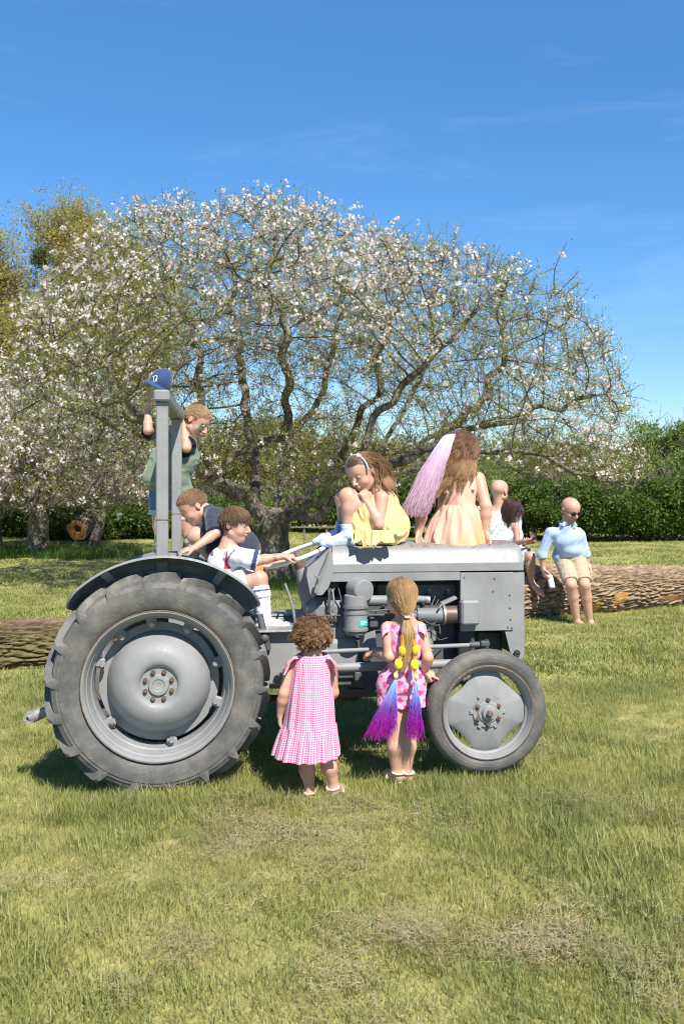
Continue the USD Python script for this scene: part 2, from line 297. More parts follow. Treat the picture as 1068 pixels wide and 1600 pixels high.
def grow(seeds, attract, step, infl, kill, iters, seed):
    """Space colonisation. seeds: list of (point, parent index). Returns nodes, parents."""
    r = np.random.default_rng(seed)
    N = [np.asarray(p, float) for p, _ in seeds]; par = [q for _, q in seeds]
    A = np.asarray(attract, float).copy()
    for _ in range(iters):
        if not len(A): break
        P = np.array(N); d, i = cKDTree(P).query(A, distance_upper_bound=infl)
        ok = np.isfinite(d)
        if not ok.any(): break
        dirs = np.zeros_like(P); v = A[ok] - P[i[ok]]; v /= np.linalg.norm(v, axis=1, keepdims=True)
        np.add.at(dirs, i[ok], v); act = np.unique(i[ok])
        D = dirs[act] + r.normal(0, .22, (len(act), 3)) ; D /= np.maximum(np.linalg.norm(D, axis=1, keepdims=True), 1e-6)
        new = P[act] + D * step
        for q, p in zip(new, act): N.append(q); par.append(int(p))
        d, _ = cKDTree(np.array(N)).query(A); A = A[d > kill]
    return np.array(N), np.array(par)
def skeleton(polys, step=.14):
    """polys: list of polylines (k, 3); the first is the trunk, each later one starts from the nearest existing node."""
    S = []
    for k, P in enumerate(polys):
        C = curve(P, 60); s = np.concatenate([[0], np.cumsum(np.linalg.norm(np.diff(C, axis=0), axis=1))])
        t = np.arange(0, s[-1] + step * .5, step); Q = np.stack([np.interp(t, s, C[:, a]) for a in range(3)], 1)
        if k == 0: parent = -1
        else:
            parent = int(np.argmin(np.linalg.norm(np.array([p for p, _ in S]) - Q[0], axis=1))); Q = Q[1:]
        for q in Q: S.append((q, parent)); parent = len(S) - 1
    return S
def radii(N, par, tip, gamma, rmax, base):
    child = np.zeros(len(N)); acc = np.zeros(len(N))
    R = np.zeros(len(N))
    for i in range(len(N) - 1, -1, -1):
        R[i] = tip if acc[i] == 0 else acc[i] ** (1 / gamma)
        if par[i] >= 0: acc[par[i]] += R[i] ** gamma
    return np.minimum(R, rmax) if base is None else R
def order_nodes(N, par):
    """Parents before children (they are by construction)."""
    kids = [[] for _ in N]
    for i, p in enumerate(par):
        if p >= 0: kids[p].append(i)
    return kids
def branch_meshes(N, par, R, split, gn=.12, trunk_n=18):
    """(thick mesh, thin mesh): chains swept as tubes."""
    kids = order_nodes(N, par); thick, thin = [], []
    starts = [(0, None)]
    while starts:
        i, p = starts.pop(); ch = [p] if p is not None else []
        rr = [min(R[p], R[i] * 1.25)] if p is not None else []
        while True:
            ch.append(i); rr.append(R[i])
            if not kids[i]: break
            k = max(kids[i], key=lambda q: R[q])
            for o in kids[i]:
                if o != k: starts.append((o, i))
            i = k
        rr = np.array(rr); n = 16 if rr[0] > .12 else 9 if rr[0] > .045 else 5 if rr[0] > .012 else 3
        if len(ch) < 2: continue
        m = tube(N[ch], rr, n)
        (thick if rr[0] > split else thin).append(m)
    return thick, thin
def rough_up(m, amp, scale, seed):
    v = m.vertices; n = meshkit.fbm(v * scale, 3, seed) - .5
    m.vertices = v + m.vertex_normals * (n * 2 * amp)[:, None]; return m
def petal_cluster(seed, nfl=5, rad=.055, size=.021):
    r = np.random.default_rng(seed); V, Fc = [], []
    for k in range(nfl):
        c = unit(r.normal(size=3) + [0, 0, .5]) * rad * r.uniform(.5, 1); u, v, d = frame_of(unit(c + [0, 0, .01]))
        for j in range(5):
            a = j / 5 * 2 * PI + r.uniform(0, .4); e = np.cos(a) * u + np.sin(a) * v; s = np.cross(d, e); z = r.uniform(.15, .6)
            o = len(V); q = size * r.uniform(.8, 1.2)
            V += [c, c + q * (.65 * e + .42 * s + z * .4 * d), c + q * (1.15 * e + z * d), c + q * (.65 * e - .42 * s + z * .4 * d)]
            Fc += [[o, o + 1, o + 2], [o, o + 2, o + 3]]
    return trimesh.Trimesh(np.array(V), np.array(Fc), process=False)
def leaf_cluster(seed, n=7, rad=.07, size=.045, up=.4):
    r = np.random.default_rng(seed); V, Fc = [], []
    for k in range(n):
        e = unit(r.normal(size=3) + [0, 0, up]); c = e * rad * r.uniform(.15, 1); s = unit(np.cross(e, r.normal(size=3))); d = np.cross(e, s); q = size * r.uniform(.6, 1.25)
        o = len(V); V += [c, c + q * (.5 * e + .28 * s + .08 * d), c + q * (e - .1 * d), c + q * (.5 * e - .28 * s + .08 * d)]
        Fc += [[o, o + 1, o + 2], [o, o + 2, o + 3]]
    return trimesh.Trimesh(np.array(V), np.array(Fc), process=False)
def twigs_from(N, par, R, rmax, count, lmin, lmax, rad, r, upward=.35):
    """Short crooked spurs off thin branches; returns (mesh, tips)."""
    idx = np.nonzero(R < rmax)[0]; idx = r.choice(idx, count); ms, tips = [], []
    dirs = np.zeros_like(N); ok = par >= 0; dirs[ok] = N[ok] - N[par[ok]]
    for i in idx:
        d = unit(unit(dirs[i]) * .5 + r.normal(size=3) * .75 + [0, 0, upward]); l = r.uniform(lmin, lmax); b = N[i]
        m = b + d * l * .5 + r.normal(size=3) * l * .10; e = m + unit(d + r.normal(size=3) * .4 + [0, 0, upward * .5]) * l * .5
        ms.append((b, m, e)); tips += [e, m] if r.random() < .7 else [e]
    P = np.array(ms); n = len(P); T = P[:, 2] - P[:, 0]; T /= np.linalg.norm(T, axis=1, keepdims=True)
    u = np.cross(T, [0.3, .5, .8]); u /= np.linalg.norm(u, axis=1, keepdims=True); v = np.cross(T, u); V = []
    for k, w in enumerate((1., .8, .45)):
        for a in (0, 2.1, 4.2): V.append(P[:, k] + rad * w * (math.cos(a) * u + math.sin(a) * v))
    V = np.stack(V, 1).reshape(-1, 3); o = np.arange(n)[:, None] * 9; Fc = []
    for k in range(2):
        for j in range(3):
            jn = (j + 1) % 3; a, b, c, d = 3 * k + j, 3 * k + jn, 3 * k + 3 + jn, 3 * k + 3 + j; Fc += [o + [a, b, c], o + [a, c, d]]
    return trimesh.Trimesh(V, np.vstack(Fc), process=False), np.array(tips)

# ---- the big apple tree. Outline of the crown in the photo, at the trunk's distance
TY = 15.7
def A(px, py, dy=0.): p = at(px, py, TY); p[1] += dy; return p
_lr = np.random.default_rng(77)
def limb(*pts):
    P = curve(np.array([A(*p) for p in pts]), len(pts) * 3); k = np.clip(np.arange(len(P)) / 3., 0, 1)[:, None]
    return P + _lr.normal(0, .055, P.shape) * k
base = A(428, 915); base[2] = -.05
big = [np.array([base, A(426, 880), A(424, 845), A(424, 808)]),
    limb((424, 812), (388, 778, -.1), (345, 745, -.3), (308, 716, -.5), (268, 694, -.7), (215, 672, -.9), (150, 650, -1.1), (85, 620, -1.2)),
    limb((310, 716, -.5), (316, 670, -.5), (318, 620, -.4), (312, 560, -.3), (300, 500, -.2), (280, 430, -.1)),
    limb((345, 745, -.3), (378, 704, -.2), (440, 684, -.1), (500, 656, .1), (540, 640, .2)),
    limb((268, 694, -.7), (210, 640, -1.0), (160, 590, -1.3), (110, 540, -1.4)),
    limb((424, 812), (452, 790, .3), (486, 760, .6), (520, 735, .9), (558, 720, 1.1), (600, 690, 1.4), (640, 640, 1.7), (670, 570, 1.9)),
    limb((424, 815), (470, 800, -.5), (520, 785, -.9), (575, 760, -1.3), (620, 742, -1.5), (665, 728, -1.7), (720, 712, -1.8), (790, 712, -1.8), (850, 730, -1.7), (905, 752, -1.6), (950, 768, -1.5)),
    limb((575, 745, -1.3), (628, 718, -.9), (680, 690, -.6), (728, 650, -.3), (760, 610, 0), (790, 550, .2), (800, 490, .3)),
    limb((680, 690, -.6), (740, 672, -1.0), (800, 660, -1.3), (860, 640, -1.5), (920, 610, -1.6)),
    limb((424, 812), (432, 770, .5), (445, 720, .9), (470, 650, 1.2), (500, 590, 1.3), (520, 520, 1.4), (530, 440, 1.3)),
    limb((400, 790), (396, 740, .6), (385, 690, 1.1), (370, 620, 1.4), (360, 560, 1.5), (350, 480, 1.5), (345, 400, 1.2)),
    limb((558, 720, 1.1), (590, 700, 1.8), (660, 690, 2.4), (740, 660, 2.7), (820, 640, 2.8), (890, 640, 2.7)),
    limb((520, 735, .9), (560, 660, .5), (590, 590, .2), (610, 520, 0), (630, 450, -.1), (650, 400, -.2)),
    limb((345, 745, -.3), (330, 720, -1.0), (300, 690, -1.7), (250, 640, -2.2), (200, 590, -2.4)),
    limb((440, 684, -.1), (455, 640, -.6), (460, 590, -1.0), (450, 520, -1.3), (440, 440, -1.4)),
    limb((470, 800, -.5), (520, 760, -1.4), (570, 690, -2.0), (620, 620, -2.3), (680, 560, -2.4))]
r = np.random.default_rng(21)
ox = np.array([20, 60, 100, 140, 180, 230, 280, 330, 380, 430, 480, 530, 580, 640, 690, 730, 770, 820, 860, 890, 915, 935, 955, 975, 990])
oy = np.array([560, 480, 440, 395, 352, 325, 330, 338, 348, 338, 345, 362, 375, 388, 385, 415, 412, 425, 445, 460, 505, 560, 610, 650, 700])
ux = np.array([20, 100, 180, 260, 320, 400, 480, 560, 640, 720, 800, 880, 940, 990]); uy = np.array([700, 700, 690, 640, 590, 560, 560, 580, 610, 650, 690, 745, 770, 730])
n = 7600; px = 25 + 960 * r.uniform(0, 1, n) ** 1.12; yy = r.uniform(-3.7, 3.7, n); ym = 3.8 * np.sqrt(np.clip(1 - ((px - 505) / 492) ** 2, .06, 1)); yy = yy / 3.7 * ym
top, low = np.interp(px, ox, oy) + 34 * (meshkit.noise(np.stack([px / 38., yy * .8, 0 * px], 1), 5) - .35), np.interp(px, ux, uy); dome_f = np.sqrt(np.clip(1 - (yy / ym) ** 2, 0, 1)); top = low - (low - top) * (.25 + .75 * dome_f)
tt = 1 - r.uniform(0, 1, n) ** 1.55; keep_ = ~((px > 620) & (tt < .55) & (r.random(n) < .55)) & ~((px > 690) & (r.random(n) < .28)) & ~((px < 200) & (tt < .35) & (r.random(n) < .4)); px, yy, low, top, tt = (q_[keep_] for q_ in (px, yy, low, top, tt))
att = np.array([A(a, b, c) for a, b, c in zip(px, low + (top - low) * tt, yy)])
# scale x, z about the lens axis so that the nearer half does not spill out of the outline
m_ = 1300; px = r.uniform(90, 930, m_); yy = r.uniform(-2.6, 2.6, m_); pyy = r.uniform(520, 760, m_)
att = np.vstack([att, [A(a, min(b, 560 + abs(a - 440) * .02 + 190), c) for a, b, c in zip(px, pyy, yy)]])
N, par = grow(skeleton(big), att, .13, 1.0, .235, 75, 5)
# leading shoots that stand above the outline
R = radii(N, par, .0052, 2.25, .3, None); R = np.minimum(R * 1.0, .30)
R[0] *= 1.0
zz = N[:, 2]; trunk = np.arange(len(skeleton(big[:1])))
R[trunk] = np.interp(N[trunk, 2], [-.05, .15, .5, .9, 1.2], [.37, .31, .275, .285, .31])
for k in range(len(skeleton(big[:1])), len(skeleton(big))):
    R[k] = max(min(R[k] * 1.35, .20), .034) if R[k] > .02 else R[k]
thick, thin = branch_meshes(N, par, R, .012)
apple = thing('apple_tree', 'big old spreading apple tree in pink white blossom behind the tractor', 'tree', base)
def local(m, o): m = m.copy(); m.apply_translation(-np.asarray(o)); return m
tk = thick[0]
def finer(m, amp, sc, sd, sub=1):
    for _ in range(sub): m = m.subdivide()
    m.merge_vertices(); return rough_up(m, amp, sc, sd)
obj('trunk', local(finer(tk, .030, 5., 1, 2), base), bark_m, apple, smooth=True)
for m in sorted(thick[1:], key=lambda q: -q.area)[:22]: obj('limb', local(finer(m, .012, 8., 2), base), bark_m, apple, smooth=True)
rest = sorted(thick[1:], key=lambda q: -q.area)[22:]
obj('branches', local(cat(rest), base), bark_m, apple, smooth=True, kind='stuff')
obj('twigs', local(cat(thin), base), twig_m, apple, kind='stuff')
tw, tips = twigs_from(N, par, R, .022, 17000, .08, .40, .0044, r)
shoots = []
for (sx, sy, sd) in ((252, 292, 0), (236, 330, .2), (424, 302, -.2), (385, 325, .3), (548, 325, .1), (520, 345, -.3), (440, 318, .3), (690, 355, 0), (640, 362, .2), (885, 378, 0), (860, 425, -.3), (960, 558, -.4), (940, 560, .3), (735, 390, .3), (300, 318, -.2), (190, 330, .4), (155, 372, -.3), (968, 640, -.6), (470, 312, .2), (505, 322, -.2), (575, 352, .2), (780, 385, -.1), (818, 400, .2), (905, 440, 0)):
    e = A(sx, sy, sd); d, i = cKDTree(N).query(e); b = N[i]; mid_ = (b + e) / 2 + r.normal(size=3) * .06
    C = curve([b, mid_, e], 8); shoots.append(tube(C, np.linspace(.012, .004, len(C)), 4)); tips = np.vstack([tips, C[2:] + r.normal(size=(len(C) - 2, 3)) * .03, C[3:] + r.normal(size=(len(C) - 3, 3)) * .06])
for _ in range(34):
    sx = r.uniform(60, 950); sy = np.interp(sx, ox, oy) - r.uniform(2, 34); e = A(sx, sy, r.uniform(-1, 1)); d, i = cKDTree(N).query(e)
    if d > 1.1: continue
    C = curve([N[i], mid(N[i], e) + r.normal(size=3) * .05, e], 8); shoots.append(tube(C, np.linspace(.009, .004, len(C)), 4)); tips = np.vstack([tips, C[3:] + r.normal(size=(len(C) - 3, 3)) * .03, C[4:] + r.normal(size=(len(C) - 4, 3)) * .05])
obj('spurs', local(cat([tw] + shoots), base), twig_m, apple, kind='stuff')
prot = [petal_cluster(s, 6, .062, .027) for s in range(4)]; lprot = [leaf_cluster(s + 50, 6, .06, .042) for s in range(4)]
def dress(tree, tips, base, dens_fl, dens_lf, r, hgt, fs=1.0, name=('blossom', 'leaves')):
    T = tips - base; q = meshkit.fbm(tips * .55, 3, 9)
    z = np.clip((T[:, 2] - hgt[0]) / (hgt[1] - hgt[0]), 0, 1)
    pf = np.clip(dens_fl * (.22 + .95 * z) * np.clip((q - .30) * 3.4, 0.04, 2), 0, 1); k = r.random(len(T)) < pf
    P = T[k] + r.normal(size=(k.sum(), 3)) * .03; n = len(P)
    instancer(name[0], [(m, petal_m, False) for m in prot], P, quat_rand(n, r), fs * r.uniform(.7, 1.35, n), r.integers(0, 4, n), tree)
    k = r.random(len(T)) < np.clip(dens_lf * (.55 + .6 * z) * (.5 + q), 0, 1); P = T[k] + r.normal(size=(k.sum(), 3)) * .05; n = len(P)
    instancer(name[1], [(m, aleaf_m, False) for m in lprot], P, quat_rand(n, r), fs * r.uniform(.7, 1.3, n), r.integers(0, 4, n), tree)
dress(apple, tips, base, .40, 1.5, r, (1.3, 4.2), .66)

# ---- smaller apple trees on the left
def small_apple(loc, label, seed, lean, group):
    r = np.random.default_rng(seed); o = np.zeros(3)
    polys = [np.array([[0, 0, -.05], [.02, 0, .5], [.05, 0, 1.0], [.08, 0, 1.35]])]
    for k in range(7):
        a = k / 7 * 2 * PI + r.uniform(-.3, .3) + .2; d = vec(math.cos(a), math.sin(a), 0); ln = r.uniform(2.2, 3.3); up = r.uniform(.6, 1.6)
        polys.append(np.array([[.08, 0, 1.2], d * ln * .3 + [0, 0, 1.2 + up * .6], d * ln * .65 + [0, 0, 1.3 + up * .9 + r.uniform(-.2, .3)], d * ln + [0, 0, 1.3 + up]]))
    n = 3600; a = r.uniform(0, 2 * PI, n); q = np.sqrt(r.uniform(0, 1, n)) * 3.3; z = 1.1 + (1 - r.uniform(0, 1, n) ** 1.4) * 2.9 * np.sqrt(np.clip(1 - (q / 3.45) ** 2, .05, 1))
    att = np.stack([q * np.cos(a), q * np.sin(a), z], 1)
    N, par = grow(skeleton(polys, .18), att, .17, 1.1, .26, 45, seed)
    R = np.minimum(radii(N, par, .0065, 2.3, .3, None), .2); nt = len(skeleton(polys[:1], .18)); R[:nt] = np.interp(N[:nt, 2], [0, .3, .9, 1.4], [.30, .245, .215, .22])
    th, tn = branch_meshes(N, par, R, .016)
    t = thing('apple_tree', label, 'tree', loc, group=group)
    obj('trunk', finer(th[0], .02, 6., seed, 1), bark_m, t, smooth=True)
    for m in sorted(th[1:], key=lambda q: -q.area)[:8]: obj('limb', m, bark_m, t, smooth=True)
    obj('branches', cat(sorted(th[1:], key=lambda q: -q.area)[8:]), bark_m, t, smooth=True, kind='stuff'); obj('twigs', cat(tn), twig_m, t, kind='stuff')
    tw, tips = twigs_from(N, par, R, .03, 8000, .1, .5, .0065, r); obj('spurs', tw, twig_m, t, kind='stuff')
    dress(t, tips, np.zeros(3), .30, .40, r, (.6, 3.2), 1.05)
    return t
p = at(58, 866, 22.5); p[2] = 0
small_apple(p, 'smaller apple tree in blossom on the left, its thick trunk standing in nettles', 31, 0, None)
p2 = at(-14, 852, 25.5); p2[2] = 0
t2 = small_apple(p2, 'apple tree cut by the left photo edge, its dark trunk leaning outward', 47, 0, None)

# ---- far trees with thin golden spring leaves, on the left
gold_m = leafy('golden_leaves', [(0., (.22, .19, .045)), (.5, (.36, .31, .085)), (1., (.47, .42, .14))], trans=.4, pos_scale=.5)
gtwig = simple('grey_twig', (.11, .085, .06), rough=.9, var=.3, scale=2.)
def poplar(px, Y, top_py, half_px, label, seed):
    r = np.random.default_rng(seed); b = at(px, 0, Y); b[2] = 0; H = at(0, top_py, Y)[2]; W = half_px / F * Y
    polys = [np.array([[0, 0, 0], [.05, 0, H * .3], [-.1, .1, H * .6], [0, 0, H * .97]])]
    for k in range(22):
        z = H * r.uniform(.25, .9); a = r.uniform(0, 2 * PI); w = W * r.uniform(.5, .95) * math.sqrt(max(.1, 1 - ((z / H - .5) / .55) ** 2)); d = vec(math.cos(a), math.sin(a), 0)
        polys.append(np.array([[0, 0, z], d * w * .45 + [0, 0, z + w * .35], d * w + [0, 0, z + w * .95]]))
    S = skeleton(polys, .5); N = np.array([q for q, _ in S]); par = np.array([q for _, q in S]); R = np.minimum(radii(N, par, .018, 2.2, .3, None), .3)
    th, tn = branch_meshes(N, par, R, .0)
    t = thing('poplar_tree', label, 'tree', b)
    obj('trunk', th[0], gtwig, t, smooth=True); obj('branches', cat(th[1:]), gtwig, t, smooth=True, kind='stuff')
    tw, tips = twigs_from(N, par, R, .2, 2600, .5, 1.9, .016, r, .5); obj('twigs', tw, gtwig, t, kind='stuff')
    P = tips[r.integers(0, len(tips), 6500)] + r.normal(size=(6500, 3)) * .36; n = len(P)
    instancer('crown', [(leaf_cluster(200 + k, 12, .28, .12, .0), gold_m, False) for k in range(3)], P, quat_rand(n, r), r.uniform(.6, 1.2, n), r.integers(0, 3, n), t)
    return b
pb = poplar(110, 46, 330, 92, 'tall golden leaved tree with a mistletoe ball in it, far left behind', 3)
poplar(-15, 44, 392, 62, 'tall golden leaved tree cut by the left photo edge', 4)
poplar(205, 50, 385, 75, 'golden leaved tree mostly hidden behind the big apple crown', 5)
mist = leafy('mistletoe_leaves', [(0., (.035, .055, .012)), (1., (.10, .12, .025))], trans=.2)
q = at(63, 403, 44.5); r = np.random.default_rng(6); P = r.normal(size=(420, 3)); P *= (np.abs(r.normal(.30, .07, 420)) / np.linalg.norm(P, axis=1))[:, None]
t = thing('mistletoe', 'round dark mistletoe ball hanging in the golden tree', 'mistletoe', q)
obj('stems', cat([tube([[0, 0, 0], P[k] * .5 + .02, P[k]], [.012, .008, .004], 3) for k in range(60)]), gtwig, t, kind='stuff')
instancer('leaves', [(leaf_cluster(300 + k, 8, .08, .07, 0), mist, False) for k in range(2)], P, quat_rand(420, r), r.uniform(.7, 1.3, 420), r.integers(0, 2, 420), t)

# ---- hedge shrubs and trees along the field's far side
green_m = leafy('hedge_leaves', [(0., (.030, .060, .010)), (.45, (.070, .118, .018)), (.8, (.135, .190, .032)), (1., (.21, .255, .055))], trans=.35, pos_scale=.9, pmix=.45)
olive_m = leafy('olive_leaves', [(0., (.11, .105, .028)), (.5, (.21, .19, .05)), (1., (.31, .28, .08))], trans=.35, pos_scale=.7, pmix=.45)
light_m = leafy('light_leaves', [(0., (.09, .14, .026)), (.5, (.18, .245, .046)), (1., (.29, .34, .08))], trans=.4, pos_scale=.8, pmix=.4)
def shrub(name, catg, w, h, mat, seed, n, leaf=.09, low=.0, open_=.0, label='', loc=(0, 0, 0)):
    r = np.random.default_rng(seed); t = thing(name, label, catg, loc)
    lob = [(r.uniform(-.32, .32) * w, r.uniform(-.28, .28) * w, h * r.uniform(.3 + low * .4, .72), r.uniform(.22, .36) * w, r.uniform(.16, .28) * h) for _ in range(9)] + [(0, 0, h * .45, w * .42, h * .42)]
    P = []
    for _ in range(n * 3):
        c = lob[r.integers(len(lob))]; d = r.normal(size=3); d /= np.linalg.norm(d); q = r.uniform(.35, 1) ** .5 + r.normal() * .07
        p_ = np.array([c[0] + d[0] * q * c[3], c[1] + d[1] * q * c[3], c[2] + d[2] * q * c[4]])
        if p_[2] > .05 + low * h * .5: P.append(p_)
    P = np.array(P); nn = meshkit.fbm(P * (2.2 / (w * .35)), 3, seed); P = P[nn > np.quantile(nn, .22 + open_)][:n]
    polys = [np.array([[0, 0, -.05], [0, .05, h * .3], [r.uniform(-.1, .1), 0, h * .8]])]
    for c in lob[:9]: polys.append(np.array([[0, 0, h * .12], [c[0] * .5, c[1] * .5, c[2] * .6], [c[0], c[1], c[2] + c[4] * .5]]))
    S = skeleton(polys, .3); N = np.array([q for q, _ in S]); par = np.array([q for _, q in S]); R = np.minimum(radii(N, par, .014, 2.2, .3, None), .12)
    th, tn = branch_meshes(N, par, R, .0)
    obj('trunk', th[0], gtwig, t, smooth=True); tw, tips = twigs_from(N, par, R, .2, 420, .4, 1.3, .010, r, .5); obj('branches', cat(th[1:] + [tw]), gtwig, t, kind='stuff')
    nn = len(P); instancer('crown', [(leaf_cluster(400 + k, 15, .20, leaf, .1), mat, False) for k in range(3)], P, quat_rand(nn, r), r.uniform(.6, 1.25, nn), r.integers(0, 3, nn), t)
    return t

rows = [  # px, Y, top px y, width px, material, name, category, label
    (530, 33, 742, 110, green_m, 'hedge_shrub', 'shrub', 'dark green hedge shrub seen between the yellow dress girl and the peach dress girl'),
    (640, 30, 722, 120, green_m, 'hedge_shrub', 'shrub', 'dark green hedge shrub behind the pink haired girl'),
    (735, 29, 722, 120, light_m, 'hedge_shrub', 'shrub', 'lighter green hedge shrub behind the bald man in white'),
    (825, 29, 736, 120, green_m, 'hedge_shrub', 'shrub', 'leafy hedge shrub between the white shirt man and the blue shirt man'),
    (915, 28, 730, 130, green_m, 'hedge_shrub', 'shrub', 'dense green hedge shrub just right of the blue shirt man'),
    (1000, 28, 748, 120, green_m, 'hedge_shrub', 'shrub', 'low dense hedge shrub left of the hedge end at the right edge'),
    (1075, 28, 738, 120, green_m, 'hedge_shrub', 'shrub', 'hedge shrub cut by the right photo edge'),
    (985, 33, 712, 120, light_m, 'hedge_tree', 'tree', 'pale leaved tree rising above the hedge left of the round right hand tree'),
    (1046, 34, 676, 96, light_m, 'hedge_tree', 'tree', 'pale airy tree rising above the hedge at the right edge'),
    (890, 36, 698, 130, olive_m, 'hedge_tree', 'tree', 'olive tree top above the hedge behind the blossom branch tips'),
    (770, 37, 690, 150, light_m, 'hedge_tree', 'tree', 'light green tree behind the hedge above the bald man in white'),
    (640, 39, 668, 170, olive_m, 'thicket_tree', 'tree', 'olive brown thicket tree behind the apple trunk on its right'),
    (520, 40, 640, 180, olive_m, 'thicket_tree', 'tree', 'olive brown thicket tree just right of the big apple trunk'),
    (400, 40, 636, 170, olive_m, 'thicket_tree', 'tree', 'olive brown thicket tree straight behind the big apple trunk'),
    (290, 38, 640, 160, olive_m, 'thicket_tree', 'tree', 'olive thicket tree behind the boy on the frame'),
    (190, 36, 620, 170, light_m, 'thicket_tree', 'tree', 'light green thicket tree behind the cut stump'),
    (90, 37, 600, 180, olive_m, 'thicket_tree', 'tree', 'olive thicket tree behind the left apple trunk'),
    (0, 36, 590, 180, light_m, 'thicket_tree', 'tree', 'light green thicket tree at the left photo edge'),
    (230, 29, 772, 100, green_m, 'hedge_shrub', 'shrub', 'green hedge shrub behind the goalpost frame'),
    (320, 31, 770, 110, green_m, 'hedge_shrub', 'shrub', 'green hedge shrub behind the crouching boy'),
    (140, 28, 790, 120, green_m, 'hedge_shrub', 'shrub', 'low green hedge shrub behind the sawn stump'),
    (40, 30, 785, 120, green_m, 'hedge_shrub', 'shrub', 'green hedge shrub behind the left apple trunk'),
    (430, 34, 765, 120, light_m, 'hedge_shrub', 'shrub', 'light green shrub low behind the big apple trunk')]
rows += [(952, 32, 712, 84, light_m, 'hedge_tree', 'tree', 'slim pale tree above the hedge just right of the blue shirt man'),
    (1090, 32, 700, 90, light_m, 'hedge_tree', 'tree', 'pale tree above the hedge beyond the right photo edge')]
for k, (px, Y, tp, w, mat, nm, ct, lb) in enumerate(rows):
    h = at(0, tp, Y)[2] * (1.22 if nm == 'hedge_tree' else 1.03); W = w / F * Y * 1.25
    shrub(nm, ct, W, h, mat, 500 + k, 2300 if nm != 'hedge_tree' else 1500, leaf=.10, low=.25 if nm == 'hedge_tree' else 0., open_=.25 if nm == 'hedge_tree' else .05, label=lb, loc=gp(px, Y))
# ---------------------------------------------------------------- felled logs and the sawn stump
logbark = usdkit.material(stage, L('log_bark'), {
    'g': ('texture_coordinate', {}), 'ge': ('geometry', {}), 'a': ('attribute', {'attribute': 'col'}), 'n': ('noise_texture', {'scale': 14.0, 'detail': 6.0, 'roughness': .7}),
    'r': ('rgb_ramp', {'ramp': [(.25, (.55, .55, .55)), (.7, (1.2, 1.2, 1.2))]}), 'm': ('mix', {'mix_type': 'multiply', 'fac': 1.}), 'b': ('bump', {'strength': .8, 'distance': .02}), 'p': ('principled_bsdf', {'roughness': .9, 'specular_ior_level': .15})},
    [('g.object', 'n.vector'), ('n.fac', 'r.fac'), ('a.color', 'm.color1'), ('r.color', 'm.color2'), ('m.color', 'p.base_color'), ('n.fac', 'b.height'), ('b.normal', 'p.normal')], surface='p.BSDF')
wood = simple('raw_wood', (.55, .34, .15), .8, var=.25, scale=7., bump=.4, bscale=30.)
def felled(label, p0, p1, r0, r1, seed, moss=0., patches=(), tone=1.0):
    Lg = np.linalg.norm(p1 - p0); n, k = 260, int(Lg / .016); d = unit(p1 - p0); u = unit(np.cross(d, Z_)); v = np.cross(u, d)
    s = np.linspace(0, 1, k); a = np.arange(n) / n * 2 * PI; Sg, Ag = np.meshgrid(s, a, indexing='ij'); rr = r0 + (r1 - r0) * Sg
    ax = Sg * Lg; arc = Ag * r0
    q = np.stack([ax * 2.0, np.cos(Ag) * 1.3 * r0 * 3, np.sin(Ag) * 1.3 * r0 * 3], -1)
    w1 = meshkit.fbm(q * 1.0, 3, seed); big = meshkit.fbm(np.stack([ax * .8, np.cos(Ag) * .5, np.sin(Ag) * .5], -1), 3, seed + 9) - .5
    c = np.stack([ax * 8.5 + w1 * 7.0, np.cos(Ag) * r0 * 30 + w1 * 7., np.sin(Ag) * r0 * 30 + w1 * 7.], -1)   # long ridges along the stem
    rid = 1 - np.abs(meshkit.noise(c, seed + 3) - .5) * 2; rid2 = 1 - np.abs(meshkit.noise(c * 2.1, seed + 4) - .5) * 2
    h = np.clip(1 - rid ** 3, 0, 1) * .7 + .3 * (1 - rid2 ** 2.); disp = (h - .55) * .050 + big * .07
    C = np.array([.075, .050, .032]) * tone + (np.array([.38, .265, .170]) - np.array([.075, .050, .032])) * tone * np.clip(h * 1.15 - .1, 0, 1)[..., None]
    if moss:
        mm = np.clip((meshkit.fbm(q * .9, 3, seed + 20) - .46) * 7, 0, 1) * moss * (h > .25); C = C * (1 - mm[..., None]) + np.array([.12, .13, .025]) * mm[..., None]
        rdm = np.clip((meshkit.fbm(q * .8, 3, seed + 30) - .5) * 6, 0, 1) * (np.sin(Ag) > .35) * .8; C = C * (1 - rdm[..., None]) + np.array([.22, .12, .085]) * rdm[..., None]
    for (ss, aa, ls, la, col) in patches:
        e = ((Sg - ss) * Lg / ls) ** 2 + ((Ag - aa) * r0 / la) ** 2; k_ = np.clip((1.1 - e - (w1 - .5) * 6.0 - (meshkit.noise(c * .5, 77) - .5) * 1.5) * 2.5, 0, 1) * .85; disp = disp * (1 - k_) - .02 * k_; C = C * (1 - k_[..., None]) + np.array(col) * k_[..., None]
    R = rr + disp; Pt = p0 + d * ax[..., None] + (np.cos(Ag) * R)[..., None] * u + (np.sin(Ag) * R)[..., None] * v
    V = Pt.reshape(-1, 3); m = trimesh.Trimesh(V - p0, grid_faces(k, n), process=False)
    t = thing('log', label, 'log', p0); obj('bark', m, logbark, t, smooth=True, col=np.clip(C.reshape(-1, 3), 0, 1))
    for e, sg in ((0, -1), (k - 1, 1)):
        ring = Pt[e]; c_ = ring.mean(0) + d * sg * .01; Vc = np.vstack([ring, c_ + (ring - c_) * .5 + d * sg * .012, c_[None]]) - p0
        f = np.vstack([grid_faces(2, n), [[n + i, n + (i + 1) % n, 2 * n] for i in range(n)]]); obj('cut_face', trimesh.Trimesh(Vc, f if sg > 0 else f[:, ::-1], process=False), wood, t)
    return t
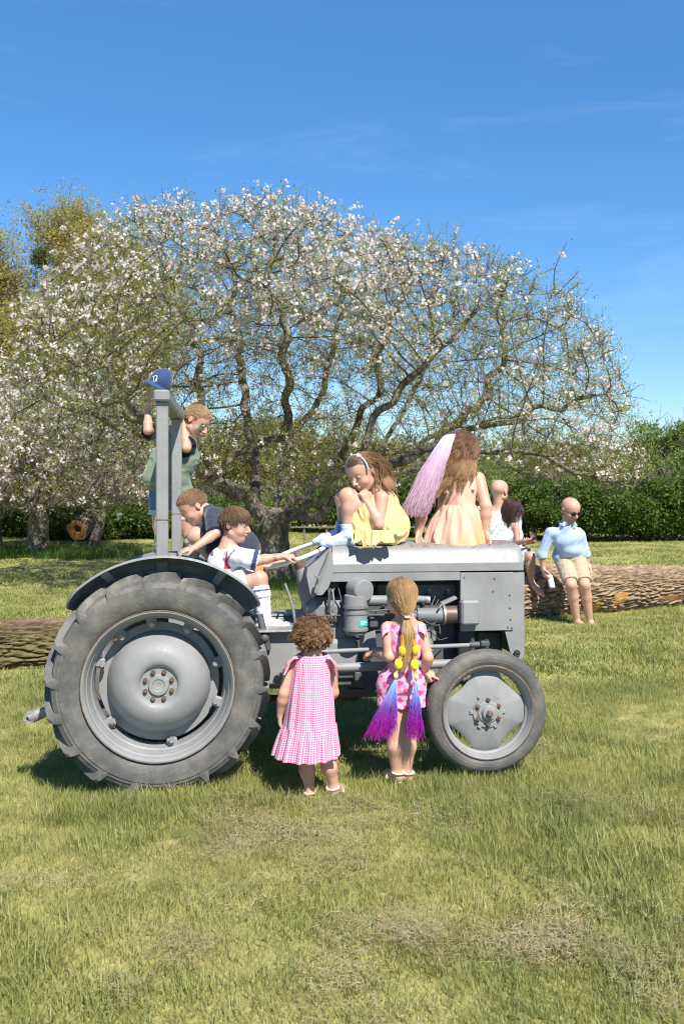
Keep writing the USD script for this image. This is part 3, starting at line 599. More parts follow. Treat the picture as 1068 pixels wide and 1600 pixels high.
a, b = J(805, 930, 11.95), J(1092, 925, 13.4); a[2] = .30; b[2] = .24
felled('big pale barked log on the right that the adults lean and sit on', J(760, 930, 11.75) * [1, 1, 0] + [0, 0, .31], b, .37, .25, 3, patches=((.33, .9, .05, .10, (.42, .25, .10)), (.52, 6.0, .10, .16, (.46, .25, .08)), (.78, 5.9, .22, .10, (.38, .21, .09)), (.62, 1.5, .12, .10, (.50, .33, .18)), (.87, 1.6, .25, .10, (.55, .40, .22)), (.42, 5.6, .06, .2, (.40, .22, .07))))
a, b = J(-60, 1010, 8.55), J(215, 1010, 9.0); a[2] = .19; b[2] = .20
felled('mossy reddish log lying on the left behind the big rear wheel', a, b, .235, .225, 5, moss=.42, tone=.55)
# sawn stump with a hollow cut face
Ys = 23.5; c = J(120, 829, Ys); e = J(152, 800, Ys + .8); t = thing('sawn_stump', 'fallen orange sawn trunk piece with a hollow cut face, under the left apple trees', 'stump', c)
d = unit(e - c); u = unit(np.cross(d, Z_)); v = np.cross(u, d); n = 40; a = np.arange(n) / n * 2 * PI; rs = np.random.default_rng(12); wob = 1 + .10 * np.sin(a * 2 + 1) + .07 * np.sin(a * 5)
k = 12; V = np.vstack([(d * s * np.linalg.norm(e - c) + (np.cos(a) * wob)[:, None] * u * (.24 - .03 * s) + (np.sin(a) * wob)[:, None] * v * (.28 - .04 * s)) for s in np.linspace(0, 1, k)])
obj('bark', rough_up(trimesh.Trimesh(V, grid_faces(k, n), process=False), .03, 6., 3), bark_m, t, smooth=True)
sec = lambda q, z: (np.cos(a) * wob)[:, None] * u * .24 * q + (np.sin(a) * wob)[:, None] * v * .28 * q - d * z
V = np.vstack([sec(1.02, .004), sec(.75, .012), sec(.36 + .05 * 1, .010), sec(.30, -.15), sec(.02, -.2)]) + np.repeat([[0, 0, 0]], 5 * n, 0); o_ = np.concatenate([np.zeros(2 * n), np.ones(3 * n)])[:, None] * (v * .05 + u * .03); V = V + o_
orange = simple('orange_cut_wood', (.52, .27, .08), .8, var=.3, scale=9.)
obj('cut_face', trimesh.Trimesh(V, grid_faces(5, n)[:, ::-1], process=False), orange, t); 
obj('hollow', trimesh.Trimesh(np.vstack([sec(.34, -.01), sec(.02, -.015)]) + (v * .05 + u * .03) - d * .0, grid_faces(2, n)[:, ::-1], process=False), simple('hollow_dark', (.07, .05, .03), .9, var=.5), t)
leg_ = J(140, 838, Ys + .4); obj('root', tube(curve([e - c, mid(e, leg_) - c + vec(.1, 0, .05), leg_ - c + vec(.05, 0, -.3)], 12), np.linspace(.22, .14, 13), 12), bark_m, t, smooth=True)
ch = []
for i in range(60): q = J(rs.uniform(75, 150), 0, Ys + rs.normal(0, .3)); q[2] = .03; ch.append(box(q - c, rs.uniform(.03, .10, 3) * [1, 1, .5], trimesh.transformations.random_rotation_matrix(rs.random(3))[:3, :3]))
o = obj('wood_chips', cat(ch).apply_translation(c), simple('wood_chips', (.40, .20, .09), .9, var=.4, scale=3.)); tag(o, 'orange wood chips scattered round the sawn stump', 'wood chips', kind='stuff')
# post and rail fence glimpsed left of the girl's feet
fp = simple('fence_wood', (.12, .11, .095), .85, var=.2, scale=6.); t = thing('rail_fence', 'low grey post and rail fence seen past the steering wheel', 'fence', gp(500, 26))
for px in (440, 475, 510, 545, 580, 615, 650): q = gp(px, 26) - gp(500, 26); obj('post', box(q + vec(0, 0, .25), (.05, .05, .52), bev=.01), fp, t)
for z_ in (.46,): obj('rail', box(gp(545, 26) - gp(500, 26) + vec(0, -.045, z_), (3.6, .03, .04), bev=.008), fp, t)
# ---------------------------------------------------------------- the tractor (x forward, y away from the camera, z up)
YAW = math.radians(8.0); TO = np.array([-1.044, 5.853, 0.0])
_c, _s = math.cos(YAW), math.sin(YAW); RT = np.array([[_c, -_s, 0], [_s, _c, 0], [0, 0, 1.]])
def T(px, py, yt):
    """Tractor coordinates of the point seen at a pixel that lies in the tractor's plane y = yt."""
    C = RT.T @ (np.array([0, 0, CAM_H]) - TO); d = RT.T @ np.array([(px - CX) / F, 1, -(py - HY) / F])
    return C + d * (yt - C[1]) / d[1]
def W(p): return RT @ np.asarray(p, float) + TO
def paint(name, color, rust=.55, rough=.50, top=False):
    c = np.array(color, float)
    nodes = {'g': ('texture_coordinate', {}), 'ge': ('geometry', {}), 'n': ('noise_texture', {'scale': 5.0, 'detail': 6.0, 'roughness': .65}), 'n2': ('noise_texture', {'scale': 38.0, 'detail': 5.0, 'roughness': .7}),
             'mp': ('mapping', {'mapping_type': 'point', 'scale': (1., 1., .22)}), 'n3': ('noise_texture', {'scale': 26.0, 'detail': 3.0}),
             'r': ('rgb_ramp', {'ramp': [(.3, tuple(c * .82)), (.55, tuple(c)), (.75, tuple(c * 1.12))]}),
             'a': ('math', {'math_type': 'multiply'}), 'rr': ('rgb_ramp', {'ramp': [(rust - .25, (0, 0, 0)), (rust - .22, (.8, .8, .8)), (1, (1, 1, 1))]}),
             'rs': ('rgb_ramp', {'ramp': [(.62, (0, 0, 0)), (.80, (.34, .34, .34))]}), 'mxs': ('mix', {'mix_type': 'mix', 'color2': (.23, .17, .12)}),
             'mx': ('mix', {'mix_type': 'mix', 'color2': (.20, .105, .055)}), 'rf': ('map_range', {'from_min': .3, 'from_max': .7, 'to_min': rough - .08, 'to_max': rough + .14}),
             'b': ('bump', {'strength': .12, 'distance': .004}), 'p': ('principled_bsdf', {'specular_ior_level': .35})}
    links = [('g.object', 'n.vector'), ('g.object', 'n2.vector'), ('g.object', 'mp.vector'), ('mp.vector', 'n3.vector'), ('n.fac', 'r.fac'), ('n.fac', 'a.value1'), ('n2.fac', 'a.value2'),
             ('n3.fac', 'rs.fac'), ('rs.color', 'mxs.fac'), ('r.color', 'mxs.color1'), ('mxs.color', 'mx.color1'), ('mx.color', 'p.base_color'), ('n2.fac', 'rf.value'), ('rf.result', 'p.roughness'), ('n2.fac', 'b.height'), ('b.normal', 'p.normal')]
    if top:
        nodes |= {'sx': ('separate_xyz', {}), 'mr': ('map_range', {'from_min': .25, 'from_max': .95, 'to_min': .62, 'to_max': 1.28, 'clamp': True}), 'a2': ('math', {'math_type': 'multiply'})}
        links += [('ge.normal', 'sx.vector'), ('sx.z', 'mr.value'), ('a.value', 'a2.value1'), ('mr.result', 'a2.value2'), ('a2.value', 'rr.fac')]
    else: links.append(('a.value', 'rr.fac'))
    links.append(('rr.color', 'mx.fac'))
    return usdkit.material(stage, L(name), nodes, links, surface='p.BSDF')
GREY = (.218, .218, .216)
pm = paint('tractor_paint', GREY, .68); ph = paint('hood_paint', GREY, .60, .40, True); pd = paint('darker_grey_paint', (.165, .168, .170), .66)
iron = paint('oily_iron', (.075, .078, .080), .60, .5); dark = simple('engine_dark', (.018, .018, .019), .6, var=.4, scale=12.)
steel = simple('worn_steel', (.27, .26, .25), .5, .4, .25, 40., .1, 80.); rusty = simple('rusty_steel', (.135, .085, .058), .75, .2, .4, 35., .3, 90.)
brownm = simple('brown_generator', (.115, .080, .062), .5, .3, .25, 20.); white_r = simple('pale_rim', (.62, .62, .58), .4, 0, .06, 30.)
rubber = usdkit.material(stage, L('tyre_rubber'), {
    'g': ('texture_coordinate', {}), 'n': ('noise_texture', {'scale': 6.0, 'detail': 7.0, 'roughness': .68}), 'n2': ('noise_texture', {'scale': 70.0, 'detail': 4.0}),
    'r': ('rgb_ramp', {'ramp': [(.30, (.048, .047, .045)), (.47, (.085, .082, .078)), (.60, (.135, .124, .108)), (.75, (.20, .178, .145))]}),
    'b': ('bump', {'strength': .3, 'distance': .006}), 'p': ('principled_bsdf', {'roughness': .70, 'specular_ior_level': .4})},
    [('g.object', 'n.vector'), ('g.object', 'n2.vector'), ('n.fac', 'r.fac'), ('r.color', 'p.base_color'), ('n2.fac', 'b.height'), ('b.normal', 'p.normal')], surface='p.BSDF')
tractor = thing('tractor', 'old grey farm tractor with children climbing over it, standing on the grass', 'tractor', TO, 8.0)
def part(name, parent=tractor, loc=None, label=None):
    par = pth(parent); x = UsdGeom.Xform.Define(stage, par + '/' + numbered(par, name))
    if loc is not None: x.AddTranslateOp().Set(Gf.Vec3d(*map(float, loc)))
    return tag(x, label)
def hexnut(c, d, r, h):
    u, v, d = frame_of(d); return tube([np.asarray(c) - d * h * .1, np.asarray(c) + d * h], r, 6)

# rear wheels: local origin at the wheel's centre, outer side is -y
def rear_wheel(side, hub):
    w = part('rear_wheel', loc=hub); m_ = np.diag([1., side, 1., 1.])
    def fix(m):
        m = m.copy()
        if side < 0: m.apply_transform(np.diag([1., -1., 1., 1.]))
        return m
    half = [(.122, .386), (.137, .398), (.150, .425), (.157, .460), (.156, .495), (.151, .497), (.150, .512), (.145, .516), (.136, .534), (.118, .542), (.075, .547), (0, .551)]
    prof = [(-a, r) for a, r in half] + [(a, r) for a, r in half[::-1]][1:]
    t = obj('tyre', fix(lathe(prof, 120)), rubber, w, smooth=35)
    NL = 18
    for sd in (-1, 1):
        for k in range(NL):
            a0 = (k + (0 if sd < 0 else .5)) / NL * 2 * PI; V = []
            for q, (ax, rb, rt, off, wb, wt) in enumerate(((-.010, .550, .584, .0, .036, .022), (.045, .548, .585, .09, .037, .022), (.095, .544, .582, .19, .040, .023), (.134, .528, .574, .275, .046, .024), (.150, .505, .556, .300, .056, .015), (.153, .490, .518, .305, .046, .008))):
                for rr, ww in ((rb, -wb), (rt, -wt), (rt, wt), (rb, wb)):
                    th = a0 + off + ww * 1.0; V.append([rr * math.cos(th), sd * ax, rr * math.sin(th)])
            V = np.array(V); f = grid_faces(6, 4); f = np.vstack([f, [[0, 1, 2], [0, 2, 3], [22, 21, 20], [23, 22, 20]]])
            if sd > 0: f = f[:, ::-1]
            lm = trimesh.Trimesh(V, f, process=False); lm.fix_normals() if False else None
            obj('lug', fix(lm), rubber, w, smooth=20)
    rim = [(-.128, .380), (-.140, .394), (-.149, .392), (-.150, .384), (-.140, .376), (-.128, .371), (-.112, .368), (-.106, .362), (-.088, .359), (-.072, .352), (-.050, .350), (-.044, .343), (.0, .336), (.05, .336), (.08, .350), (.12, .366), (.146, .384), (.146, .394), (.13, .38)]
    obj('rim', fix(lathe(rim, 120)), pm, w, smooth=30)
    ring = [(-.1505, .3895), (-.1518, .392), (-.150, .3945), (-.146, .396)]
    obj('bead_rust', fix(lathe(ring, 120)), rusty, w, smooth=True, label='rusty edge of the wheel rim')
    disc = [(.006, .3135), (.0, .3135), (-.002, .300), (-.006, .272), (-.020, .268), (-.050, .258), (-.082, .235), (-.104, .205), (-.118, .170), (-.124, .140), (-.122, .118), (-.112, .102), (-.100, .095), (-.0985, .090), (-.0985, .056), (-.102, .052), (-.112, .050), (-.1125, .034), (-.108, .030), (-.106, .012), (-.104, .010), (-.1035, .0005)]
    obj('disc', fix(lathe([(a + (.022 if b > .262 else .022 * max(0, (b - .2) / .062)), b) for a, b in disc], 96)), pm, w, smooth=40)
    for k in range(8):
        a = (k + .5) / 8 * 2 * PI; c = vec(.073 * math.cos(a), -.0985, .073 * math.sin(a))
        obj('hub_nut', fix(cat([hexnut(c, (0, -1, 0), .013, .012), cyl(c, c + vec(0, -.019, 0), .007, 10)])), rusty, w)
    for k, a in enumerate((math.radians(d) for d in (97, 62, 18, -12 - 8, -78, -141, 160, 128))):
        c = vec(.309 * math.cos(a), -.004, .309 * math.sin(a)); rd = vec(math.cos(a), 0, math.sin(a)); tn = vec(-math.sin(a), 0, math.cos(a))
        R = np.stack([rd, vec(0, 1, 0), tn], 1)
        obj('clamp', fix(box(c + rd * .022 + vec(0, -.014, 0), (.06, .03, .055), R, .008)), pm, w)
        obj('clamp_bolt', fix(cat([cyl(c + vec(0, -.02, 0), c + vec(0, -.045, 0), .016, 14), hexnut(c + vec(0, -.045, 0), (0, -1, 0), .012, .012)])), steel, w)
    return w
hz_r = .572
nearw = T(247, 1074, -.735)
rear_wheel(1, (nearw[0], -.585, nearw[2])); rear_wheel(-1, (nearw[0], .585, nearw[2]))
obj('rear_axle', cat([cyl((nearw[0], -.49, nearw[2]), (nearw[0], .49, nearw[2]), .062, 20), cyl((nearw[0], -.33, nearw[2]), (nearw[0], .33, nearw[2]), .13, 24)]), pd, tractor, smooth=30)

# front wheels
def front_wheel(side, hub):
    w = part('front_wheel', loc=hub)
    def fix(m):
        m = m.copy()
        if side < 0: m.apply_transform(np.diag([1., -1., 1., 1.]))
        return m
    half = [(.050, .250), (.058, .262), (.064, .281), (.0625, .2815), (.0635, .297), (.062, .2975), (.0605, .311), (.054, .322), (.040, .332), (.034, .3325), (.033, .328), (.029, .328), (.028, .336), (.012, .339), (.011, .333), (.006, .333), (.005, .340), (0, .340)]
    prof = [(-a, r) for a, r in half] + [(a, r) for a, r in half[::-1]][1:]
    obj('tyre', fix(lathe(prof, 110)), rubber, w, smooth=35)
    rim = [(-.050, .246), (-.058, .259), (-.063, .258), (-.064, .252), (-.056, .246), (-.046, .243), (-.036, .236), (-.022, .232), (-.014, .222), (.02, .220), (.036, .238), (.058, .258), (.05, .246)]
    obj('rim', fix(lathe(rim, 100)), pm, w, smooth=30)
    rr_ = [(-.0655, .2535), (-.066, .257), (-.062, .262)]; obj('bead_rust', fix(lathe(rr_, 100)), rusty, w, smooth=True, label='rusty edge of the wheel rim')
    n = 144; th = np.arange(n) / n * 2 * PI
    lim = np.full(n, .2225)
    for g in range(4):
        dlt = (th - (g + .5) * PI / 2 + PI) % (2 * PI) - PI; k = np.abs(dlt) < .46
        lim[k] = np.minimum(lim[k], (.186 + .0365 * (np.abs(dlt[k]) / .46) ** 2.2))
    fr = np.array([0.28, .40, .55, .70, .82, .90, .96, 1.0]); yy = np.array([-.040, -.038, -.034, -.027, -.020, -.014, -.008, -.002]); V = []
    for f_, y_ in zip(fr, yy): V.append(np.stack([lim * f_ * np.cos(th), np.full(n, y_), lim * f_ * np.sin(th)], 1))
    V.append(V[-1] + [0, .006, 0]); V = np.vstack(V)
    obj('disc', fix(trimesh.Trimesh(V, grid_faces(9, n), process=False)), pm, w, smooth=35)
    hub_p = [(-.034, .085), (-.046, .084), (-.047, .080), (-.047, .062), (-.052, .058), (-.056, .054), (-.056, .042), (-.064, .036), (-.074, .034), (-.076, .028), (-.076, .0005)]
    obj('hub', fix(lathe(hub_p, 40)), pm, w, smooth=35)
    obj('hub_bolt', fix(cat([hexnut((0, -.076, 0), (0, -1, 0), .019, .014), cyl((0, -.076, 0), (0, -.098, 0), .011, 12)])), rusty, w)
    for k in range(6):
        a = k / 6 * 2 * PI + PI / 2; c = vec(.068 * math.cos(a), -.047, .068 * math.sin(a))
        obj('wheel_nut', fix(cat([hexnut(c, (0, -1, 0), .013, .011), cyl(c, c + vec(0, -.018, 0), .006, 8)])), rusty, w)
        e = vec(.087 * math.cos(a + .52), -.040, .087 * math.sin(a + .52)); rd = unit(e * [1, 0, 1])
        obj('hub_lug', fix(box(e, (.028, .012, .022), np.stack([rd, vec(0, 1, 0), vec(-rd[2], 0, rd[0])], 1), .004)), pm, w)
    return w
nf = T(763, 1114, -.66)
front_wheel(1, (nf[0], -.60, nf[2])); front_wheel(-1, (nf[0], .60, nf[2]))
fx, fz = nf[0], nf[2]
obj('front_axle', cat([box((fx, 0, fz + .10), (.09, .95, .07), bev=.01), cyl((fx, -.52, fz - .03), (fx, -.50, fz + .17), .03, 16), cyl((fx, .52, fz - .03), (fx, .50, fz + .17), .03, 16), cyl((fx, -.60, fz), (fx, -.5, fz), .025, 14), cyl((fx, .60, fz), (fx, .5, fz), .025, 14), box((fx, 0, fz + .18), (.2, .2, .14), bev=.02)]), pd, tractor, smooth=30)

# fenders
def fender(side, hub):
    th = np.linspace(math.radians(37), math.radians(143), 60); Ro = .672; cx, cz = hub[0] + .025, T(262, 868, -.66)[2] - Ro - (.062 if side < 0 else 0.)
    y_in, y_out = -.435, -.665; prof = []
    for s in np.linspace(0, 1, 9): prof.append((y_in + (y_out - y_in) * s, Ro - .030 * (1 - s) - .03 * (1 - s) ** 4))
    prof.append((y_out - .006, Ro - .012)); V = []
    e = np.minimum(np.arange(60), 59 - np.arange(60)) / 7.; end = np.clip(e, 0, 1)
    for y_, r_ in prof:
        yy = y_in + (y_ - y_in) * (.35 + .65 * np.sqrt(1 - (1 - end) ** 2)); rr = r_ - .03 * (1 - end) ** 2
        V.append(np.stack([cx + rr * np.cos(th), yy, cz + rr * np.sin(th)], 1))
    k = len(V); V = np.vstack(V); f = grid_faces(k, 60, False)
    # inner plate
    P = [np.stack([cx + q * np.cos(th), np.full(60, y_in), cz + np.maximum(q * np.sin(th), .18)], 1) for q in (Ro - .055, .5, .35)]
    g = grid_faces(3, 60, False) + len(V); V = np.vstack([V] + P); f = np.vstack([f, g])
    m = trimesh.Trimesh(V, f, process=False)
    inner = m.copy(); inner.vertices = inner.vertices - m.vertex_normals * .004; inner.invert(); m = cat([m, inner])
    br = []
    for a in (math.radians(62), math.radians(118)):
        d = vec(math.cos(a), 0, math.sin(a)); c0 = vec(cx, y_in - .006, cz)
        q = [c0 + d * .44, c0 + d * .56 + vec(0, -.03, 0), c0 + d * .615 + vec(0, -.09, 0), c0 + d * .655 + vec(0, -.19, 0)]
        R = np.stack([vec(-d[2], 0, d[0]), vec(0, 1, 0), d], 1)
        t = vec(-math.sin(a), 0, math.cos(a)) * .022
        bv = np.vstack([[p - t, p + t] for p in q]); bf = np.vstack([[[2 * i, 2 * i + 1, 2 * i + 3], [2 * i, 2 * i + 3, 2 * i + 2]] for i in range(3)])
        b_ = trimesh.Trimesh(bv, bf, process=False); b2 = b_.copy(); b2.vertices[:, 1] += .004; b2.invert(); br.append(cat([b_, b2]))
    if side < 0:
        for q in [m] + br: q.vertices[:, 1] *= -1; q.invert()
    obj('fender', m, pd, tractor, smooth=40)
    for q in br: obj('fender_brace', q, pm, tractor)
fender(1, nearw); fender(-1, nearw)

# goalpost frame
pn, pf = T(253.5, 628, -.42), T(276, 655, .62)
for p_ in (pn, pf): obj('frame_post', box(((p_[0]), p_[1], (p_[2] + .75) / 2), (.066, .070, p_[2] - .75), bev=.006), pm, tractor)
for p_ in (pn, pf): obj('post_joint', box((p_[0], p_[1], T(253, 812, -.42)[2]), (.0685, .0725, .006)), rusty, tractor, label='rusty weld line round the post')
cb0, cb1 = vec(pn[0] - .003, pn[1] - .065, pn[2] + .031), vec(pf[0], pf[1] + .06, pf[2] + .031); d = cb1 - cb0; Lc = np.linalg.norm(d); u = d / Lc
Rc = np.stack([unit(np.cross(u, [0, 0, 1])), u, vec(0, 0, 1)], 1)
obj('frame_crossbar', box((cb0 + cb1) / 2, (.088, Lc, .062), Rc, .010), pm, tractor)
obj('lower_crossbar', box(((pn[0] + pf[0]) / 2, .1, 1.165), (.07, .98, .05), bev=.006), pm, tractor)

# hood
HS = -.27
zb, zs1, zs2, zt = T(660, 893, HS)[2], T(660, 879, HS)[2], T(660, 857, HS + .05)[2], T(660, 851, HS + .10)[2]
xr0, xr1 = T(516, 893, HS)[0], T(522, 853, HS)[0]; xf = T(818, 870, HS)[0]
half = [(HS, zb), (HS, zb + .004), (HS, zs1 - .006), (HS + .006, zs1 + .002), (HS + .028, (zs1 + zs2) / 2 + .004), (HS + .046, zs2 - .006), (HS + .060, zs2 + .006), (HS + .10, zt), (HS + .18, zt + .010), (0, zt + .014)]
sec = np.array(half + [(-y, z) for y, z in half[::-1]][1:]); ns = len(sec)
stn = [(0., 1.), (.02, 1.), (.3, 1.), (.6, 1.), (.93, 1.), (.97, .995), (.99, .98), (1.0, .94)]; V = []
for s, q in stn:
    tl = (sec[:, 1] - zb) / (zt - zb); x0 = xr0 + (xr1 - xr0) * tl; x1 = xf + .0 * tl
    V.append(np.stack([x0 + (x1 - x0) * s, sec[:, 0] * (.5 + .5 * q) if s > .95 else sec[:, 0], zb + (sec[:, 1] - zb) * q], 1))
V = np.vstack(V); f = grid_faces(len(stn), ns, False); m = trimesh.Trimesh(V, f, process=False)
e0 = len(V) - ns; cap = np.array([[e0, e0 + i, e0 + i + 1] for i in range(1, ns - 1)]); cap2 = np.array([[0, i + 1, i] for i in range(1, ns - 1)])
m = trimesh.Trimesh(V, np.vstack([f, cap[:, ::-1], cap2[:, ::-1]]), process=False); m.fix_normals()
obj('hood', m, ph, tractor, smooth=28)
def plate(px0, py0, px1, py1, yt, thick, mat, name, bev=.004, side=None, smooth=False, label=None):
    a, b = T(px0, py0, yt), T(px1, py1, yt); c = (a + b) / 2
    m = box((c[0], yt + thick / 2, c[2]), (abs(b[0] - a[0]), thick, abs(b[2] - a[2])), bev=bev)
    return obj(name, m, mat, tractor, label=label)
for sgn in (1, -1):
    a, b = T(516, 895, HS), T(719, 907, HS); obj('side_rail', box(((a[0] + b[0]) / 2, sgn * (HS + .012), (a[2] + b[2]) / 2), (b[0] - a[0], .016, a[2] - b[2]), bev=.003), pm, tractor)
    a, b = T(719, 895, HS), T(802, 985, HS); obj('side_panel', box(((a[0] + b[0]) / 2, sgn * (HS + .006), (a[2] + b[2]) / 2), (b[0] - a[0], .012, a[2] - b[2]), bev=.003), pm, tractor)
    a, b = T(776, 895, HS), T(819.5, 1029, HS); zf0, zf1 = b[2], a[2]
    V = np.array([[a[0] + .02, 0, zf1], [b[0], 0, zf1], [b[0], 0, zf0 + .02], [b[0] - .01, 0, zf0], [T(800, 1029, HS)[0], 0, zf0], [T(789, 985, HS)[0], 0, T(789, 985, HS)[2]]])
    from shapely.geometry import Polygon
    gpz = Polygon([(p_[0], p_[2]) for p_ in V]).buffer(-.006).buffer(.006)
    g_ = trimesh.creation.extrude_polygon(gpz, .02, engine='earcut'); g_.vertices = np.stack([g_.vertices[:, 0], g_.vertices[:, 2] + HS + .010, g_.vertices[:, 1]], 1) * [1, sgn, 1]; g_.fix_normals()
    obj('grille_cheek', g_, pm, tractor)
ghx = T(819, 960, HS)[0]
obj('grille_shell', box((ghx - .02, 0, (zb + zf0) / 2), (.03, -2 * HS - .045, zb - zf0 - .006), bev=.008), pm, tractor)
for k in range(9): obj('grille_bar', box((ghx - .0015, -.16 + k * .04, (zb + zf0) / 2 + .03), (.012, .010, (zb - zf0) * .75), bev=.002), pd, tractor)
for (rx, ry) in ((772, 904), (796, 930), (796, 950), (797, 968), (793, 980), (799, 981), (725, 902), (770, 924)):
    q = T(rx, ry, HS); obj('rivet', trimesh.creation.icosphere(1, .0055).apply_translation(q + [0, -.001, 0]), rusty, tractor, smooth=True)
q = T(807, 1021, HS); obj('tow_eye', lathe([(-.004, .010), (-.010, .013), (-.010, .018), (-.002, .021)], 24).apply_translation(q), dark, tractor, smooth=30)
# box on the side panel
a, b = T(721, 939, HS - .07), T(750, 977, HS - .07)
obj('tool_box', box(((a[0] + b[0]) / 2, HS - .035, (a[2] + b[2]) / 2), (b[0] - a[0], .075, a[2] - b[2]), bev=.012), pm, tractor)

# dash and steering column
dp = [T(*q, -.20) for q in ((520, 852), (515, 905), (494, 931), (486, 935), (479, 900), (480, 888), (498, 874))]
pg = Polygon([(q[0], q[2]) for q in dp]).buffer(-.012).buffer(.012)
dm = trimesh.creation.extrude_polygon(pg, .40, engine='earcut'); dm.vertices = np.stack([dm.vertices[:, 0], dm.vertices[:, 2] - .20, dm.vertices[:, 1]], 1); dm.fix_normals()
obj('dash', dm, pm, tractor, smooth=30)
ta, tb_ = T(521, 848, -.275), T(497, 926, -.275); tdr = unit(tb_ - ta); tn = np.array([tdr[2], 0, -tdr[0]])
trim = [T(*q, -.275) for q in ((519, 853), (521, 893), (517, 907), (513, 918), (503, 930), (495, 930), (491, 925), (497, 905))]
pg = Polygon([(q[0], q[2]) for q in trim]).buffer(-.01).buffer(.01); tm_ = trimesh.creation.extrude_polygon(pg, .55, engine='earcut'); tm_.vertices = np.stack([tm_.vertices[:, 0], tm_.vertices[:, 2] - .275, tm_.vertices[:, 1]], 1); tm_.fix_normals()
obj('dash_trim', tm_, ph, tractor)
ed = [T(*q, -.277) for q in ((517, 856), (508, 885), (498, 915), (494, 928))]; obj('trim_bead', tube(curve(ed, 12), .006, 8), pm, tractor, smooth=True)
q = T(497, 903, -.29); obj('switch', cat([cyl(q + [0, .03, 0], q + [0, -.012, 0], .009, 12), cyl(q + [0, -.012, 0], q + [-.02, -.02, .012], .004, 8)]), steel, tractor, smooth=30)
c0, c1 = T(487, 925, -.06), T(470, 884, -.06); c0[1] = c1[1] = 0; cd = unit(c1 - c0)
obj('steering_column', cat([tube([c0 - cd * .1, c0 + cd * .02, c1 - cd * .02], [.085, .075, .038], 24)]), pm, tractor, smooth=30)
obj('column_collar', cat([tube([c1 - cd * .03, c1 + cd * .012], .036, 20), tube([c1 + cd * .01, c1 + cd * .06], [.028, .024], 18)]), rusty, tractor, smooth=30)
sw = part('steering_wheel'); wl, wr = T(413, 885, 0), T(516, 846, 0); wc = (wl + wr) / 2; wx = unit(wr - wl); wn = unit(np.cross(wx, [0, 1, 0])) * 1.0
if wn[2] < 0: wn = -wn
wn = unit(wn + vec(0, -.045, 0)); wy = np.cross(wn, wx); Rw = np.linalg.norm(wr - wl) / 2
ring = np.array([wc + Rw * (math.cos(a) * wx + math.sin(a) * wy) for a in np.linspace(0, 2 * PI, 61)])
obj('wheel_rim', tube(ring, .0125, 14, False), white_r, sw, smooth=True)
hubp = c1 + cd * .06
for a in (.3, .3 + 2 * PI / 3, .3 + 4 * PI / 3):
    e = wc + Rw * (math.cos(a) * wx + math.sin(a) * wy); obj('spoke', tube(curve([hubp - cd * .01, hubp * .5 + e * .5 - wn * .022, e], 8), .0065, 8), rusty, sw, smooth=True)
obj('wheel_hub', tube([hubp - cd * .015, hubp + cd * .02], [.03, .024], 18), rusty, sw, smooth=30)
obj('throttle_lever', tube(curve([T(486, 893, -.05), T(484, 884, -.06), T(490, 876, -.08), T(497, 870, -.1)], 12), .006, 8), iron, tractor, smooth=True)
obj('wheel_tape', tube([wc + Rw * .49 * wx - wy * Rw * .872, wc + Rw * .52 * wx - wy * Rw * .855], .0135, 14), dark, sw)

# seat, transmission, footplates
obj('seat_pan', box((.36, 0, .93), (.40, .40, .05), bev=.022), pm, tractor)
obj('seat_post', box((.30, 0, .82), (.10, .10, .2), bev=.01), pd, tractor)
obj('transmission', cat([box((.42, 0, .60), (.95, .34, .36), bev=.05), box((.86, 0, .62), (.16, .44, .50), bev=.06), cyl((0, 0, nearw[2] + .02), (.12, 0, nearw[2] + .02), .24, 32)]), pd, tractor, smooth=30)
a, b = T(405, 987, -.40), T(480, 1075, -.40)
for sgn in (1, -1):
    obj('step_panel', box(((a[0] + b[0]) / 2, sgn * -.30, (a[2] + b[2]) / 2 + .01), (b[0] - a[0] + .02, .20, a[2] - b[2]), bev=.02), pm, tractor)
    obj('footplate', box(((a[0] + b[0]) / 2 + .02, sgn * -.33, a[2] + .006), (.34, .26, .012), bev=.004), steel, tractor)
gl = curve([T(462, 990, -.1), T(460, 968, -.1), T(456, 945, -.1), T(445, 912, -.1)], 16); obj('gear_lever', tube(gl, .0085, 10), steel, tractor, smooth=True)
obj('lever_boot', lathe([(0, .0005), (.0, .03), (.035, .02), (.04, .0005)], 20, 'z').apply_translation(T(462, 988, -.1)), pm, tractor, smooth=30)
obj('brake_linkage', cat([tube([T(405, 960, -.36), T(412, 990, -.38)], .02, 12), tube([T(412, 990, -.42), T(418, 1015, -.42)], [.026, .02], 12), trimesh.creation.icosphere(2, .028).apply_translation(T(413, 997, -.43))]), iron, tractor, smooth=30)

# engine
def eb(px0, py0, px1, py1, y0, y1, mat, name, bev=.01):
    a, b = T(px0, py0, y0), T(px1, py1, y0)
    return obj(name, box(((a[0] + b[0]) / 2, (y0 + y1) / 2, (a[2] + b[2]) / 2), (b[0] - a[0], abs(y1 - y0), a[2] - b[2]), bev=bev), mat, tractor)
eb(545, 925, 716, 1050, -.13, .14, iron, 'engine_block', .02)
eb(588, 912, 716, 942, -.15, .12, iron, 'cylinder_head', .012)
eb(600, 899, 712, 916, -.10, .10, pd, 'rocker_cover', .016)
eb(480, 935, 552, 1060, -.20, .20, pd, 'bell_housing', .05)
eb(505, 905, 560, 960, .02, .16, dark, 'bulkhead', .01)
eb(470, 1048, 695, 1088, -.17, .17, iron, 'oil_sump', .04)
eb(716, 905, 742, 1040, -.23, .23, dark, 'radiator', .006)
eb(742, 985, 786, 1040, -.10, .10, iron, 'front_bracket', .02)
eb(500, 1000, 560, 1055, -.23, -.18, pm, 'clutch_cover', .03)
